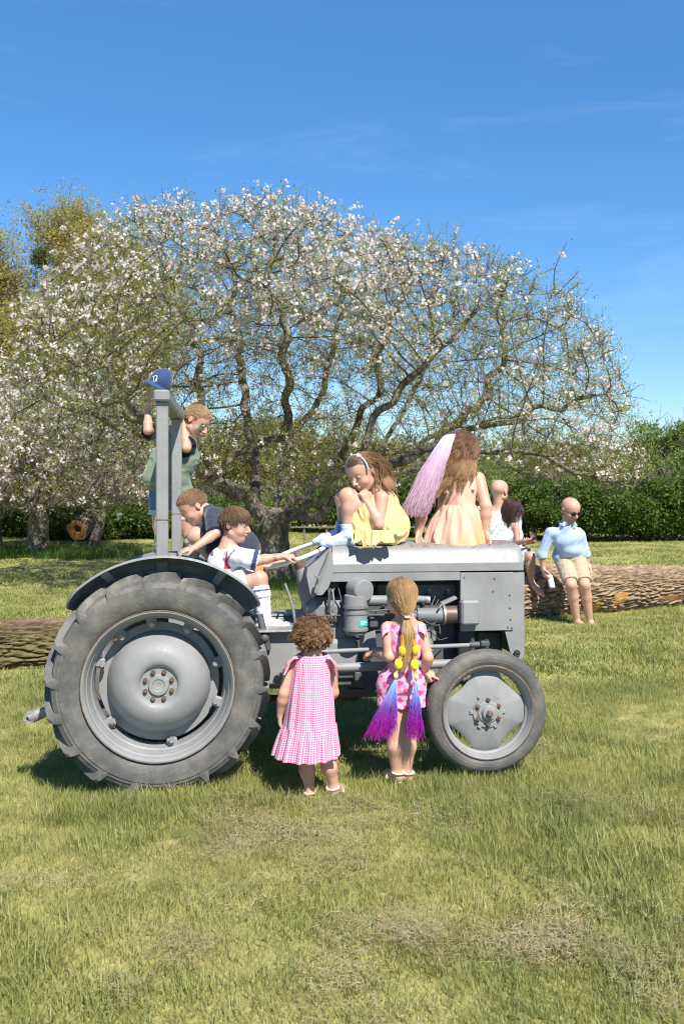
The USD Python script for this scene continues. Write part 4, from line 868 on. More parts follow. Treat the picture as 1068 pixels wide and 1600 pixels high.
for k in range(4):
    q = T(606 + k * 30, 930, -.16); obj('spark_plug', cat([cyl(q, q + [0, -.05, .02], .008, 10), cyl(q + [0, -.05, .02], q + [0, -.06, .04], .009, 10)]), dark, tractor, smooth=30)
for k in range(10):
    q = T(598 + k * 12.5, 945, -.155); obj('head_bolt', hexnut(q, (0, -1, 0), .010, .010), iron, tractor)
ac = T(555.5, 960, -.30); r_ac = .0665
zt_, zb_ = T(555, 929, -.30)[2], T(555, 992, -.30)[2]; az = lambda v: zb_ + (zt_ - zb_) * v
air = part('air_cleaner')
obj('canister', lathe([(az(.0), .0005), (az(.0), .05), (az(.03), .058), (az(.10), r_ac - .004), (az(.12), r_ac), (az(.44), r_ac), (az(.46), r_ac + .002), (az(.56), r_ac + .002), (az(.57), r_ac - .003), (az(.72), r_ac - .003), (az(.73), r_ac), (az(.98), r_ac), (az(1.0), r_ac - .006), (az(1.0), .0005)], 48, 'z').apply_translation((ac[0], -.30, 0)), pm, air, smooth=30)
for v in (.14, .55, .70): obj('band', lathe([(az(v) - .006, r_ac + .0005), (az(v) - .006, r_ac + .006), (az(v) + .006, r_ac + .006), (az(v) + .006, r_ac + .0005)], 48, 'z').apply_translation((ac[0], -.30, 0)), pd, air, smooth=30)
teal = simple('teal_label', (.02, .42, .33), .45, var=.05); th = np.linspace(-1.45, -.35, 14) ; rl = r_ac + .0035
lv = np.array([[ac[0] + rl * math.cos(a), -.30 + rl * math.sin(a), z_] for z_ in (az(.24), az(.40)) for a in th]); lm = trimesh.Trimesh(lv, grid_faces(2, 14, False)[:, ::-1], process=False)
obj('label_sticker', lm, teal, air, label='small teal maker label with pale print lines')
tl = simple('label_print', (.55, .75, .70), .5)
for v, a0, a1 in ((.36, -1.3, -.75), (.325, -1.3, -.5), (.285, -1.3, -.9)):
    th2 = np.linspace(a0, a1, 8); lv = np.array([[ac[0] + (rl + .001) * math.cos(a), -.30 + (rl + .001) * math.sin(a), az(v) + dz] for dz in (-.0022, .0022) for a in th2]); obj('label_print', trimesh.Trimesh(lv, grid_faces(2, 8, False)[:, ::-1], process=False), tl, air)
kc = T(562, 921, -.30); kd = unit(vec(.35, -.90, -.08))
can = [(-.06, .0005), (-.06, .058), (-.05, .064), (.045, .064), (.055, .058), (.058, .0005)]
M = np.eye(4); u_, v_, d_ = frame_of(kd); M[:3, 0] = u_; M[:3, 1] = d_; M[:3, 2] = np.cross(u_, d_); M[:3, 3] = kc
obj('intake_cap', lathe(can, 40).apply_transform(M), pm, air, smooth=30)
obj('neck', tube(curve([T(553, 932, -.27), T(552, 920, -.25), T(550, 908, -.22)], 8), .035, 18), pm, air, smooth=True)
obj('air_pipe', cat([tube([T(572, 938, -.27), T(625, 938, -.24)], .029, 20), tube([T(625, 938, -.24), T(655, 936, -.22), T(668, 937, -.22)], [.026, .020, .020], 18)]), pm, tractor, smooth=30)
obj('pipe_end', tube([T(664, 937, -.225), T(671, 937, -.225)], [.023, .021], 18), steel, tractor, smooth=30)
ga, gb = T(692, 961, -.24), T(717, 960, -.24); obj('generator', cyl(ga, gb, .052, 28), brownm, tractor, smooth=30)
obj('generator_body', cat([cyl(T(652, 962, -.22), ga + [-.005, 0, 0], .045, 24), cyl(T(640, 962, -.22), T(652, 962, -.22), .030, 20)]), pd, tractor, smooth=30)
obj('generator_clamp', cat([tube([ga + [-.006, 0, 0], ga + [.008, 0, 0]], .057, 28), tube([T(685, 951, -.30), T(690, 944, -.24), T(699, 941, -.22)], .006, 8)]), steel, tractor, smooth=30)
obj('generator_mount', box(T(700, 948, -.22) + [0, 0, .035], (.10, .05, .02), trimesh.transformations.rotation_matrix(-.4, (0, 1, 0))[:3, :3], .004), pm, tractor)
obj('distributor', cat([cyl(T(672, 1000, -.20), T(672, 985, -.20), .036, 20), cyl(T(672, 985, -.20), T(672, 975, -.20), .028, 16)]), steel, tractor, smooth=30)
obj('oil_filter', cyl(T(668, 1016, -.22), T(668, 987, -.22), .034, 22), pm, tractor, smooth=30)
rw = np.random.default_rng(3); wires = []
for k in range(9):
    a, b = T(rw.uniform(640, 690), rw.uniform(945, 985), -.24), T(rw.uniform(660, 712), rw.uniform(925, 1000), -.2); m_ = (a + b) / 2 + [0, -.05, -.05]; wires.append(tube(curve([a, m_, b], 10), .0035, 6))
for k in range(6):
    a, b = T(rw.uniform(505, 530), 910, -.22), T(rw.uniform(505, 535), rw.uniform(955, 985), -.2); m_ = (a + b) / 2 + [rw.uniform(-.04, .04), -.03, 0]; wires.append(tube(curve([a, m_, b], 10), .0045, 6))
for w_ in wires: obj('wire', w_, iron, tractor, smooth=True)
obj('fuel_line', tube(curve([T(519, 921, -.24), T(521, 940, -.25), T(516, 957, -.24), T(523, 962, -.24)], 20), .006, 8), pm, tractor, smooth=True)
obj('control_rod', tube([T(505, 962, -.26), T(600, 961, -.26)], .005, 8), iron, tractor, smooth=True)
obj('throttle_linkage', cat([tube([T(578, 955, -.26), T(625, 951, -.25)], .005, 8), box(T(592, 957, -.25), (.04, .02, .03), bev=.004), box(T(583, 972, -.22), (.05, .03, .06), bev=.006)]), iron, tractor)
bp = Polygon([(T(*q, -.245)[0], T(*q, -.245)[2]) for q in ((562, 993), (586, 985), (588, 1012), (575, 1020), (562, 1010))]); bm_ = trimesh.creation.extrude_polygon(bp, .012, engine='earcut'); bm_.vertices = np.stack([bm_.vertices[:, 0], bm_.vertices[:, 2] - .245, bm_.vertices[:, 1]], 1); bm_.fix_normals(); obj('bracket_plate', bm_, pm, tractor)
obj('drag_link', tube([T(428, 1022, -.37), T(735, 1008, -.40)], .0125, 14), pm, tractor, smooth=30)
obj('drag_link_end', cat([tube([T(733, 1008, -.40), T(748, 1007, -.40)], .017, 14), box(T(757, 1006, -.40), (.055, .03, .035), bev=.008), cyl(T(760, 1000, -.40), T(760, 1012, -.40), .012, 12), cyl(T(738, 1000, -.40), T(738, 1016, -.40), .01, 12)]), iron, tractor, smooth=30)
obj('radius_rod', tube([T(428, 1047, -.36), T(705, 1037, -.44), T(745, 1052, -.46)], [.027, .025, .022], 18), pm, tractor, smooth=30)
obj('step_bracket', cat([box(T(560, 1062, -.27), (.05, .03, .09), bev=.006), box(T(556, 1078, -.27), (.10, .04, .012), bev=.003), box(T(545, 1056, -.25), (.16, .02, .025), bev=.004)]), iron, tractor)
obj('lower_link', tube([T(190, 1096, -.36), T(72, 1112, -.36), T(58, 1117, -.36)], [.022, .028, .032], 16), steel, tractor, smooth=30)
q0, q1 = T(60, 1116, -.36), T(46, 1121, -.36); obj('link_ball', cat([tube([q0, q1], [.034, .034], 16), lathe([(-.028, .012), (-.028, .030), (.028, .030), (.028, .012)], 20).apply_translation(q1)]), steel, tractor, smooth=30)
obj('exhaust', tube(curve([T(560, 1090, .1), T(470, 1092, .15), T(380, 1090, .2)], 12), .022, 14), rusty, tractor, smooth=True)
obj('front_hitch_strut', tube([T(700, 1050, -.30), T(745, 1072, -.35)], .018, 12), iron, tractor, smooth=True)
# ---------------------------------------------------------------- bodies: smooth unions of tapered bones, meshed by surface nets
class Field:
    def __init__(s): s.p = []; s.lo = np.full(3, 1e9); s.hi = -s.lo
    def _b(s, c, r): s.lo = np.minimum(s.lo, np.asarray(c) - r); s.hi = np.maximum(s.hi, np.asarray(c) + r)
    def cone(s, a, b, ra, rb=None, k=.02, cut=(), sub=False, flat=None):
        a, b = np.asarray(a, float), np.asarray(b, float); rb = ra if rb is None else rb
        if not sub: s._b(a, ra * 1.3); s._b(b, rb * 1.3)
        s.p.append(('c', a, b, ra, rb, k, cut, sub, flat)); return s
    def chain(s, pts, rs, k=.02, **kw):
        for i in range(len(pts) - 1): s.cone(pts[i], pts[i + 1], rs[i], rs[i + 1], k, **kw)
        return s
    def ell(s, c, R, r, k=.02, sub=False, cut=()):
        c, r = np.asarray(c, float), np.asarray(r, float)
        if not sub: s._b(c, r.max())
        s.p.append(('e', c, np.asarray(R, float), r, None, k, cut, sub, None)); return s
    def ball(s, c, r, k=.02, sub=False): return s.cone(c, np.asarray(c, float) + 1e-6, r, r, k, (), sub)
    def __call__(s, P):
        D = np.full(len(P), 1e3)
        for t, a, b, ra, rb, k, cut, sub, flat in s.p:
            if t == 'c':
                ab = b - a; L2 = max(ab @ ab, 1e-12); q = P - a; h = np.clip(q @ ab / L2, 0, 1); o = q - h[:, None] * ab
                if flat is not None: o = o + (o @ flat[0])[:, None] * flat[0] * (1 / flat[1] - 1)
                d = np.sqrt((o * o).sum(1)) - (ra + (rb - ra) * h)
                if flat is not None: d = d * min(1, flat[1])
            else:
                q = (P - a) @ b; k0 = np.sqrt(((q / ra) ** 2).sum(1)); k1 = np.sqrt(((q / ra ** 2) ** 2).sum(1)); d = k0 * (k0 - 1) / np.maximum(k1, 1e-9)
            for pt, n in cut: d = np.maximum(d, (P - pt) @ n)
            if sub: hh = np.maximum(k - np.abs(D + d), 0) / k; D = np.maximum(D, -d) + hh * hh * k * .25
            else: hh = np.maximum(k - np.abs(D - d), 0) / k; D = np.minimum(D, d) - hh * hh * k * .25
        return D
    def mesh(s, h=.005, extra=None):
        f = (lambda P: s(P)) if extra is None else (lambda P: extra(P, s(P)))
        lo = s.lo - 4 * h; C = 4; n = np.ceil((s.hi + 4 * h - lo) / (h * C)).astype(int) + 1
        ax = [lo[i] + (np.arange(n[i]) + .5) * h * C - .5 * h for i in range(3)]
        G = np.stack(np.meshgrid(*ax, indexing='ij'), -1).reshape(-1, 3); dc = f(G)
        m = n * C; Fv = np.repeat(np.repeat(np.repeat(dc.reshape(n), C, 0), C, 1), C, 2).astype(np.float32)
        near = np.nonzero(np.abs(dc) < h * C * 1.75)[0]; ci = np.stack(np.unravel_index(near, n), 1) * C
        off = np.stack(np.meshgrid(*[np.arange(C)] * 3, indexing='ij'), -1).reshape(-1, 3)
        I = (ci[:, None] + off[None]).reshape(-1, 3); Fv[I[:, 0], I[:, 1], I[:, 2]] = f(lo + I * h)
        return surface_nets(Fv, lo, h)
def surface_nets(Fv, lo, h):
    S = Fv < 0; nx, ny, nz = S.shape
    c = [S[i:nx - 1 + i, j:ny - 1 + j, k:nz - 1 + k] for i in (0, 1) for j in (0, 1) for k in (0, 1)]
    cnt = sum(x.astype(np.int8) for x in c); cell = (cnt > 0) & (cnt < 8); I = np.argwhere(cell)
    vid = np.full(cell.shape, -1, np.int64); vid[cell] = np.arange(len(I))
    acc = np.zeros((len(I), 3)); num = np.zeros(len(I)); o8 = [(i, j, k) for i in (0, 1) for j in (0, 1) for k in (0, 1)]
    v8 = [Fv[I[:, 0] + o[0], I[:, 1] + o[1], I[:, 2] + o[2]].astype(float) for o in o8]
    for a in range(8):
        for b in range(a + 1, 8):
            if sum(x != y for x, y in zip(o8[a], o8[b])) != 1: continue
            x = (v8[a] < 0) != (v8[b] < 0); t = np.where(x, v8[a] / np.where(x, v8[a] - v8[b], 1), 0)
            p = np.array(o8[a]) + t[:, None] * (np.array(o8[b]) - np.array(o8[a])); acc += p * x[:, None]; num += x
    V = lo + (I + acc / num[:, None]) * h; Fc = []
    for ax in range(3):
        u, v = [(1, 2), (2, 0), (0, 1)][ax]; sl0 = [slice(None)] * 3; sl1 = [slice(None)] * 3
        sl0[ax] = slice(0, -1); sl1[ax] = slice(1, None); A, B = S[tuple(sl0)], S[tuple(sl1)]
        E = np.argwhere(A != B); E = E[(E[:, u] > 0) & (E[:, v] > 0) & (E[:, u] < S.shape[u] - 1) & (E[:, v] < S.shape[v] - 1)]
        if not len(E): continue
        def vi(du, dv): q = E.copy(); q[:, u] -= du; q[:, v] -= dv; return vid[q[:, 0], q[:, 1], q[:, 2]]
        q = np.stack([vi(1, 1), vi(0, 1), vi(0, 0), vi(1, 0)], 1); fl = ~S[E[:, 0], E[:, 1], E[:, 2]]; q[fl] = q[fl][:, ::-1]; Fc.append(q)
    Q = np.vstack(Fc); Q = Q[(Q >= 0).all(1)]
    return trimesh.Trimesh(V, np.vstack([Q[:, [0, 1, 2]], Q[:, [0, 2, 3]]]), process=False)

skin_m = usdkit.material(stage, L('skin'), {'a': ('attribute', {'attribute': 'col'}), 'g': ('texture_coordinate', {}), 'n': ('noise_texture', {'scale': 60.0, 'detail': 3.0}), 'n2': ('noise_texture', {'scale': 14.0, 'detail': 3.0}),
    'r': ('rgb_ramp', {'ramp': [(.3, (.90, .86, .84)), (.7, (1., 1., 1.))]}), 'm': ('mix', {'mix_type': 'multiply', 'fac': 1.0}), 'b': ('bump', {'strength': .10, 'distance': .003}),
    'p': ('principled_bsdf', {'roughness': .48, 'specular_ior_level': .4, 'subsurface_weight': .12, 'subsurface_scale': .008, 'subsurface_radius': (1., .4, .25)})},
    [('g.object', 'n.vector'), ('g.object', 'n2.vector'), ('n2.fac', 'r.fac'), ('a.color', 'm.color1'), ('r.color', 'm.color2'), ('m.color', 'p.base_color'), ('n.fac', 'b.height'), ('b.normal', 'p.normal')], surface='p.BSDF')
hair_m = usdkit.material(stage, L('hair'), {'a': ('attribute', {'attribute': 'col'}), 'p': ('principled_bsdf', {'roughness': .45, 'specular_ior_level': .28})}, [('a.color', 'p.base_color')], surface='p.BSDF')
def cloth(name, color=None, rough=.8, weave=900., sheen=.25, bump=.15, attr=False):
    nodes = {'g': ('texture_coordinate', {}), 'n': ('noise_texture', {'scale': 160.0, 'detail': 3.0}), 'n2': ('noise_texture', {'scale': 9.0, 'detail': 4.0}), 'b': ('bump', {'strength': bump, 'distance': .003}),
             'r': ('rgb_ramp', {'ramp': [(.3, (.88, .88, .88)), (.7, (1., 1., 1.))]}), 'm': ('mix', {'mix_type': 'multiply', 'fac': 1.0}), 'p': ('principled_bsdf', {'roughness': rough, 'sheen_weight': sheen, 'specular_ior_level': .25})}
    links = [('g.object', 'n.vector'), ('g.object', 'n2.vector'), ('n2.fac', 'r.fac'), ('r.color', 'm.color2'), ('m.color', 'p.base_color'), ('n.fac', 'b.height'), ('b.normal', 'p.normal')]
    if attr: nodes['a'] = ('attribute', {'attribute': 'col'}); links.append(('a.color', 'm.color1'))
    else: nodes['m'][1]['color1'] = tuple(color)
    return usdkit.material(stage, L(name), nodes, links, surface='p.BSDF')
cloth_col = cloth('dyed_cloth', attr=True)

SKIN = np.array([.49, .285, .205])
class Head:
    """Local frame: x right, y forward, z up from chin (0) to crown (1)."""
    def __init__(s, c, fwd, up, size, child=True):
        f = unit(fwd); r = unit(np.cross(f, up)); u = np.cross(r, f); s.R = np.stack([r, f, u], 1); s.c = np.asarray(c, float); s.s = size; s.child = child
    def w(s, q): return s.c + s.s * (np.asarray(q, float) - [0, 0, .5]) @ s.R.T
    def l(s, P): return (np.asarray(P) - s.c) @ s.R / s.s + [0, 0, .5]
    def e(s, S, q, r, k, sub=False): S.ell(s.w(q), s.R, np.array(r) * s.s, k * s.s, sub)
    def add(s, S, neck, rn):
        z = s.s; ch = s.child
        s.e(S, (0, -.04, .62), (.375, .46, .385), .1); s.e(S, (0, .13, .34), (.285 if ch else .30, .27, .335), .12)
        S.ball(s.w((0, .27, .075)), .085 * z, .09 * z)
        for x in (-1, 1):
            S.ball(s.w((.165 * x, .235, .30)), (.112 if ch else .10) * z, .08 * z)
            S.cone(s.w((.25 * x, .0, .22)), s.w((.08 * x, .22, .07)), .09 * z, .08 * z, .09 * z)
            s.e(S, (.155 * x, .425, .475), (.075, .05, .048), .06, True)
            S.cone(s.w((.07 * x, .385, .555)), s.w((.21 * x, .335, .545)), .020 * z, .016 * z, .05 * z)
            s.e(S, (.375 * x, -.04, .45), (.030, .075, .115), .02); s.e(S, (.412 * x, -.02, .46), (.022, .045, .075), .02, True)
            S.ball(s.w((.045 * x, .43, .295)), .034 * z, .03 * z)
        S.cone(s.w((0, .39, .50)), s.w((0, .485 if ch else .50, .325)), .030 * z, .046 * z, .04 * z)
        s.e(S, (0, .405, .222), (.085, .045, .022), .02); s.e(S, (0, .400, .185), (.075, .045, .024), .02); s.e(S, (0, .455, .203), (.10, .03, .007), .02, True)
        S.cone(s.w((0, -.09, .28)), neck, .20 * z, rn, .12 * z)
        if not ch:
            for x in (-1, 1): S.cone(s.w((.235 * x, .02, .20)), s.w((.12 * x, .24, .06)), .085 * z, .075 * z, .07 * z); s.e(S, (.385 * x, -.04, .45), (.036, .085, .13), .015)
    def color(s, P, C, brow=(.20, .13, .08), lips=(.50, .20, .17), flush=1.0):
        q = s.l(P); x, y, z = np.abs(q[:, 0]), q[:, 1], q[:, 2]; ins = (np.abs(q - [0, 0, .5]).max(1) < .62)
        def put(m, col, a): C[m] = C[m] * (1 - a) + np.array(col) * a
        g = np.exp(-(((x - .2) / .10) ** 2 + ((z - .31) / .10) ** 2)) * (y > .1) * ins * .35 * flush
        C[:] = C * (1 - g[:, None]) + np.array([.60, .26, .20]) * g[:, None]
        put(ins & (y > .3) & (x < .095 - np.abs(z - .204) * .6) & (np.abs(z - .204) < .045), lips, .75)
        put(ins & (y > .2) & (np.abs(x - .155) < .085) & (np.abs(z - .575 + (x - .14) ** 2 * 2.2) < .020), brow, .6)
        put(ins & (x > .37) & (np.abs(y + .02) < .12), (.60, .28, .21), .4)
        return C
    def eyes(s, par, base, mat, iris=(.06, .04, .025), shut=.55):
        for x in (-1, 1):
            m = trimesh.creation.icosphere(3, .052 * s.s); q = m.vertices / (.052 * s.s); col = np.tile([.55, .52, .49], (len(q), 1)); d = q @ np.array([0, 1, -.12])
            col[d > .80] = iris; col[d > .93] = (.01, .01, .01); lid = q[:, 2] > 1 - 2 * shut; col[lid] = SKIN * .9; col[np.abs(q[:, 2] - (1 - 2 * shut)) < .16] = (.10, .06, .04)
            m.vertices = s.w((.155 * x, .350, .475)) + m.vertices @ s.R.T - base
            obj('eye', m, mat, par, smooth=True, col=col)
def torso(S, neck, pelvis, shl, shr, g, front, chest=(1, 1), belly=1.0, hipw=.115, k=.04):
    """Rib cage, belly and pelvis between neck and pelvis points."""
    up = unit(neck - pelvis); lat = unit(shr - shl); lat = unit(lat - up * (lat @ up)); fr = np.cross(up, lat); fr = fr * (1 if fr @ front > 0 else -1)
    R = np.stack([lat, fr, up], 1); Ln = np.linalg.norm(neck - pelvis); sw = np.linalg.norm(shr - shl)
    S.ell(neck - up * Ln * .36, R, (sw * .46 * chest[0], .088 * g * chest[1], Ln * .36), k); S.ell(pelvis + up * Ln * .32, R, (sw * .40, .082 * g * belly, Ln * .30), k)
    S.ell(pelvis + up * .02 * g, R, (hipw * g, .088 * g, .085 * g), k)
    S.cone(shl + (shr - shl) * .04, shl + (shr - shl) * .5 + up * Ln * .06, .032 * g, .036 * g, k); S.cone(shr - (shr - shl) * .04, shl + (shr - shl) * .5 + up * Ln * .06, .032 * g, .036 * g, k)
    S.cone(neck + up * .02 * g, neck - up * .10 * g, .034 * g, .05 * g, k)
    return R
def arm(S, sh, el, wr, g, r=(.034, .028, .027, .019), k=.015):
    S.chain([sh, el], [r[0] * g, r[1] * g], k); m = el * .7 + wr * .3; S.chain([el, m, wr], [r[1] * g, r[2] * g * 1.04, r[3] * g], k)
def leg(S, hip, kn, an, g, r=(.064, .043, .045, .026), k=.02, back=None):
    S.chain([hip, kn], [r[0] * g, r[1] * g], k); m = kn * .68 + an * .32 + (0 if back is None else np.asarray(back) * .012 * g); S.chain([kn, m, an], [r[1] * g, r[2] * g, r[3] * g], k)
def foot(S, an, toe, g, up=(0, 0, 1), k=.015):
    d = unit(toe - an); u = unit(np.asarray(up, float)); heel = an - d * .018 * g - u * .028 * g; ball_ = an * .32 + toe * .68 - u * .018 * g
    S.cone(an, heel, .026 * g, .026 * g, k); S.cone(heel, ball_, .024 * g, .024 * g, k); S.cone(an, ball_, .024 * g, .020 * g, k); S.cone(ball_, toe - u * .020 * g, .024 * g, .016 * g, k)
def hand(S, wr, d, n, g, side=1, curl=.5, spread=.10, thumb=.6, point=False):
    """Palm and five fingers. d: direction of the knuckles, n: palm normal (fingers curl towards it), side: +1 if the thumb lies at cross(d, n)."""
    d = unit(d); n = unit(n - d * (np.asarray(n) @ d)); t = np.cross(d, n) * side; Lp = .058 * g
    for i in range(4):
        a = (1.5 - i) / 1.5; S.cone(wr + t * a * .010 * g, wr + d * Lp + t * a * .022 * g, .0125 * g, .0105 * g, .010 * g)
    S.cone(wr + d * .01 * g, wr + d * Lp * .85, .017 * g, .020 * g, .01 * g, flat=(n, .55))
    for i, ln in enumerate((.047, .054, .050, .038)):
        a = (1.5 - i) / 1.5; p = wr + d * Lp + t * a * .0225 * g; dd = unit(d + t * a * spread); cu = curl * (1 + .12 * i)
        if point and i == 0: cu = .05
        for j, (f_, r_) in enumerate(((.45, .0085), (.32, .0078), (.23, .0068))):
            ang = cu * (.55 + .5 * j) * 1.0; q = p + (dd * math.cos(min(ang + cu * j * .6, 2.6)) + n * math.sin(min(ang + cu * j * .6, 2.6))) * ln * g * f_ * 1.1
            S.cone(p, q, r_ * g, r_ * g * .92, .004 * g); p = q
    p = wr + d * .016 * g + t * .016 * g; q = p + unit(t * .85 + d * .7 + n * .3) * .030 * g; e = q + unit(t * (.7 - thumb * .8) + d * .85 + n * (.2 + thumb * .6)) * .026 * g
    S.cone(p, q, .012 * g, .0095 * g, .008 * g); S.cone(q, e, .0092 * g, .0075 * g, .004 * g)
def wrinkle(m, amp, scale, seed, dirv=None):
    v = m.vertices; q = v * scale
    if dirv is not None: q = q - np.outer(q @ unit(dirv), unit(dirv)) * .75
    n = meshkit.fbm(q, 3, seed) - .5; r = 1 - np.abs(meshkit.noise(q * 1.7, seed + 5) - .5) * 4
    m.vertices = v + m.vertex_normals * (amp * (2 * n + .5 * r))[:, None]; return m
class Person:
    def __init__(s, label, base):
        s.b = np.asarray(base, float); s.x = thing('person', label, 'person', s.b)
    def put(s, name, m, mat, smooth=True, col=None, uv=None, label=None, parent=None):
        m = m.copy(); m.vertices = m.vertices - s.b; return obj(name, m, mat, parent or s.x, smooth=smooth, col=col, uv=uv, label=label)
    def body(s, S, h, heads=(), tone=1.0, paint=None, brow=(.20, .13, .08), flush=1.0):
        m = S.mesh(h); C = np.tile(SKIN * tone, (len(m.vertices), 1))
        for H in heads: H.color(m.vertices, C, brow, flush=flush)
        if paint: paint(m.vertices, C)
        return s.put('body', m, skin_m, col=np.clip(C, 0, 1))
    def wear(s, name, S, h, color, wr=(.004, 14., 1), mat=None, dirv=None, paint=None, label=None, extra=None):
        m = S.mesh(h, extra)
        if wr: wrinkle(m, *wr, dirv)
        C = np.tile(np.asarray(color, float), (len(m.vertices), 1))
        if paint: paint(m.vertices, C)
        return s.put(name, m, mat or cloth_col, col=C, label=label)
    def hair(s, name, strands, widths, c0, c1, r, var=.3, tipc=None, label=None, parent=None):
        n, k, _ = strands.shape; t = np.linspace(0, 1, k)[None, :, None]; f = r.uniform(0, 1, (n, 1, 1)); base = np.array(c0) * (1 - f) + np.array(c1) * f
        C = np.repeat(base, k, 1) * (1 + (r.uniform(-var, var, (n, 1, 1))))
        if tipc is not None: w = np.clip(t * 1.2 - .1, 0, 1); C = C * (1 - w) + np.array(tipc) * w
        o = curves(name, strands - s.b, widths, hair_m, parent or s.x, C, kind='stuff'); return tag(o, label=label)
def cap_mesh(H, keep, off=1.02, n=(40, 56)):
    th = np.linspace(0.02, PI * .82, n[0]); ph = np.arange(n[1]) / n[1] * 2 * PI; a, b = np.meshgrid(th, ph, indexing='ij')
    q = np.stack([np.sin(a) * np.cos(b) * .375 * off, -.04 + np.sin(a) * np.sin(b) * .46 * off, .62 + np.cos(a) * .385 * off], -1).reshape(-1, 3)
    f = grid_faces(n[0], n[1])[:, ::-1]; k = keep(q); f = f[k[f].all(1)]
    u, iv = np.unique(f, return_inverse=True); return trimesh.Trimesh(H.w(q[u]), iv.reshape(-1, 3), process=False)
def scalp(H, keep, n, r, off=1.01):
    out = []
    while sum(map(len, out)) < n:
        d = r.normal(size=(n, 3)); d /= np.linalg.norm(d, axis=1, keepdims=True); q = d * np.array([.375, .46, .385]) * off + [0, -.04, .62]; out.append(q[keep(q)])
    q = np.vstack(out)[:n]; nn = (q - [0, -.04, .62]) / np.array([.375, .46, .385]) ** 2; nn /= np.linalg.norm(nn, axis=1, keepdims=True)
    return q, H.w(q), nn @ H.R.T
def hairline(front=.74, nape=.22, side=.50, earback=.02):
    def keep(q):
        x, y, z = q[:, 0], q[:, 1], q[:, 2]
        lim = np.where(y > .12, side + (front - side) * np.clip((y - .12) / .22, 0, 1), np.where(y > earback - .10, side - .08, nape + (side - nape) * np.clip((y + .45) / .36, 0, 1) * .5))
        return z > lim
    return keep
def push(P, cols):
    for t, a, b, r in cols:
        if t == 'e':
            q = (P - a) @ b / r; l = np.linalg.norm(q, axis=1); k = l < 1
            if k.any(): P[k] = a + (q[k] / np.maximum(l[k], 1e-6)[:, None] * r) @ b.T
        else:
            ab = b - a; h = np.clip((P - a) @ ab / max(ab @ ab, 1e-9), 0, 1); c = a + h[:, None] * ab; o = P - c; l = np.linalg.norm(o, axis=1); k = l < r
            if k.any(): P[k] = c[k] + o[k] / np.maximum(l[k], 1e-6)[:, None] * r
    return P
def flow(root, d0, length, k, grav, cols, r, noise=.15, early=None, curl=0., cturn=3., stiff=.75, wind=(0, 0, 0), clump=0, gather=.0):
    n = len(root); P = root.copy(); d = d0 / np.linalg.norm(d0, axis=1, keepdims=True); out = [P.copy()]; st = (np.broadcast_to(length, (n,)) / (k - 1))[:, None]
    ph = r.uniform(0, 2 * PI, n); off = r.normal(0, noise, (n, 3)); g = np.asarray(grav, float) + np.asarray(wind, float)
    if clump:
        gi = r.choice(n, min(clump, n), replace=False); _, own = cKDTree(root[gi]).query(root); ph = ph[gi][own] + r.normal(0, .35, n); off = off[gi][own] + r.normal(0, noise * .25, (n, 3)); lead = gi[own]
    for i in range(1, k):
        ge = g if early is None or i > k * .26 else np.asarray(early, float)
        d = d * stiff + ge * (1 - stiff) + off * .25 + r.normal(0, noise * (.12 if clump else .4), (n, 3)); d /= np.linalg.norm(d, axis=1, keepdims=True)
        s1 = np.cross(d, [.3, .2, .9]); s1 /= np.maximum(np.linalg.norm(s1, axis=1, keepdims=True), 1e-6); s2 = np.cross(d, s1); a = ph + i * cturn * 2 * PI / k
        dd = d + curl * (np.cos(a)[:, None] * s1 + np.sin(a)[:, None] * s2); dd /= np.linalg.norm(dd, axis=1, keepdims=True)
        P = push(P + dd * st, cols)
        if clump and gather: P = P + (P[lead] - P) * gather * min(1, i / k * 1.5)
        out.append(P.copy())
    return np.stack(out, 1)
def face_guard(H): return ('e', H.w((0, .27, .34)), H.R, np.array([.33, .34, .42]) * H.s)
def head_col(H, off=1.03): return ('e', H.w((0, -.04, .62)), H.R, np.array([.375, .46, .385]) * off * H.s)
def ringloft(rings, n=96):
    """rings: (centre, lateral vector, front vector, ripple amplitude, ripple count, phase). Returns mesh, uv."""
    V, U = [], []; a = np.arange(n + 1) / n * 2 * PI; prev = None; s = 0
    for c, la, fr, amp, cnt, ph in rings:
        rp = 1 + amp * (np.sin(cnt * a + ph) * .6 + np.sin((cnt * 1.7 // 1) * a + 2.1 * ph + 1) * .4)
        P = c + (np.cos(a) * rp)[:, None] * la + (np.sin(a) * rp)[:, None] * fr; s = 0 if prev is None else s + np.linalg.norm(np.asarray(c) - prev); prev = np.asarray(c)
        V.append(P); U.append(np.stack([a * .13, np.full(n + 1, s)], 1))
    k = len(rings); return trimesh.Trimesh(np.vstack(V), grid_faces(k, n + 1, False), process=False), np.vstack(U)
# ---------------------------------------------------------------- people
def short_hair(P, H, r, n, keep, ln, c0, c1, whorl=(0, -.30, .92), lift=.25, comb=(0, 1.0, 0), fringe=0., width=.0026, off=1.035, mess=.32):
    cm = cap_mesh(H, lambda x: keep(x - [0, 0, .03]), off); P.put('hair_base', cm, hair_m, col=np.tile(np.array(c0) * .8, (len(cm.vertices), 1)))
    q, w, nn = scalp(H, keep, n, r, off - .005); edge = np.clip(sum(keep(q - [0, 0, e]).astype(float) for e in (.04, .08, .12)) / 3., 0, 1); ln = ln * (.45 + .55 * edge); t = q - np.array(whorl); t = t + np.array(comb) * .5; t = t @ H.R.T; t = t - nn * (t * nn).sum(1, keepdims=True); t /= np.maximum(np.linalg.norm(t, axis=1, keepdims=True), 1e-6)
    st = flow(w, t + nn * lift, ln * r.uniform(.5, 1.3, n), 6, (0, 0, -1), [head_col(H, off + .01)], r, mess, stiff=.85)
    P.hair('hair', st, np.linspace(width, width * .45, 6), c0, c1, r)

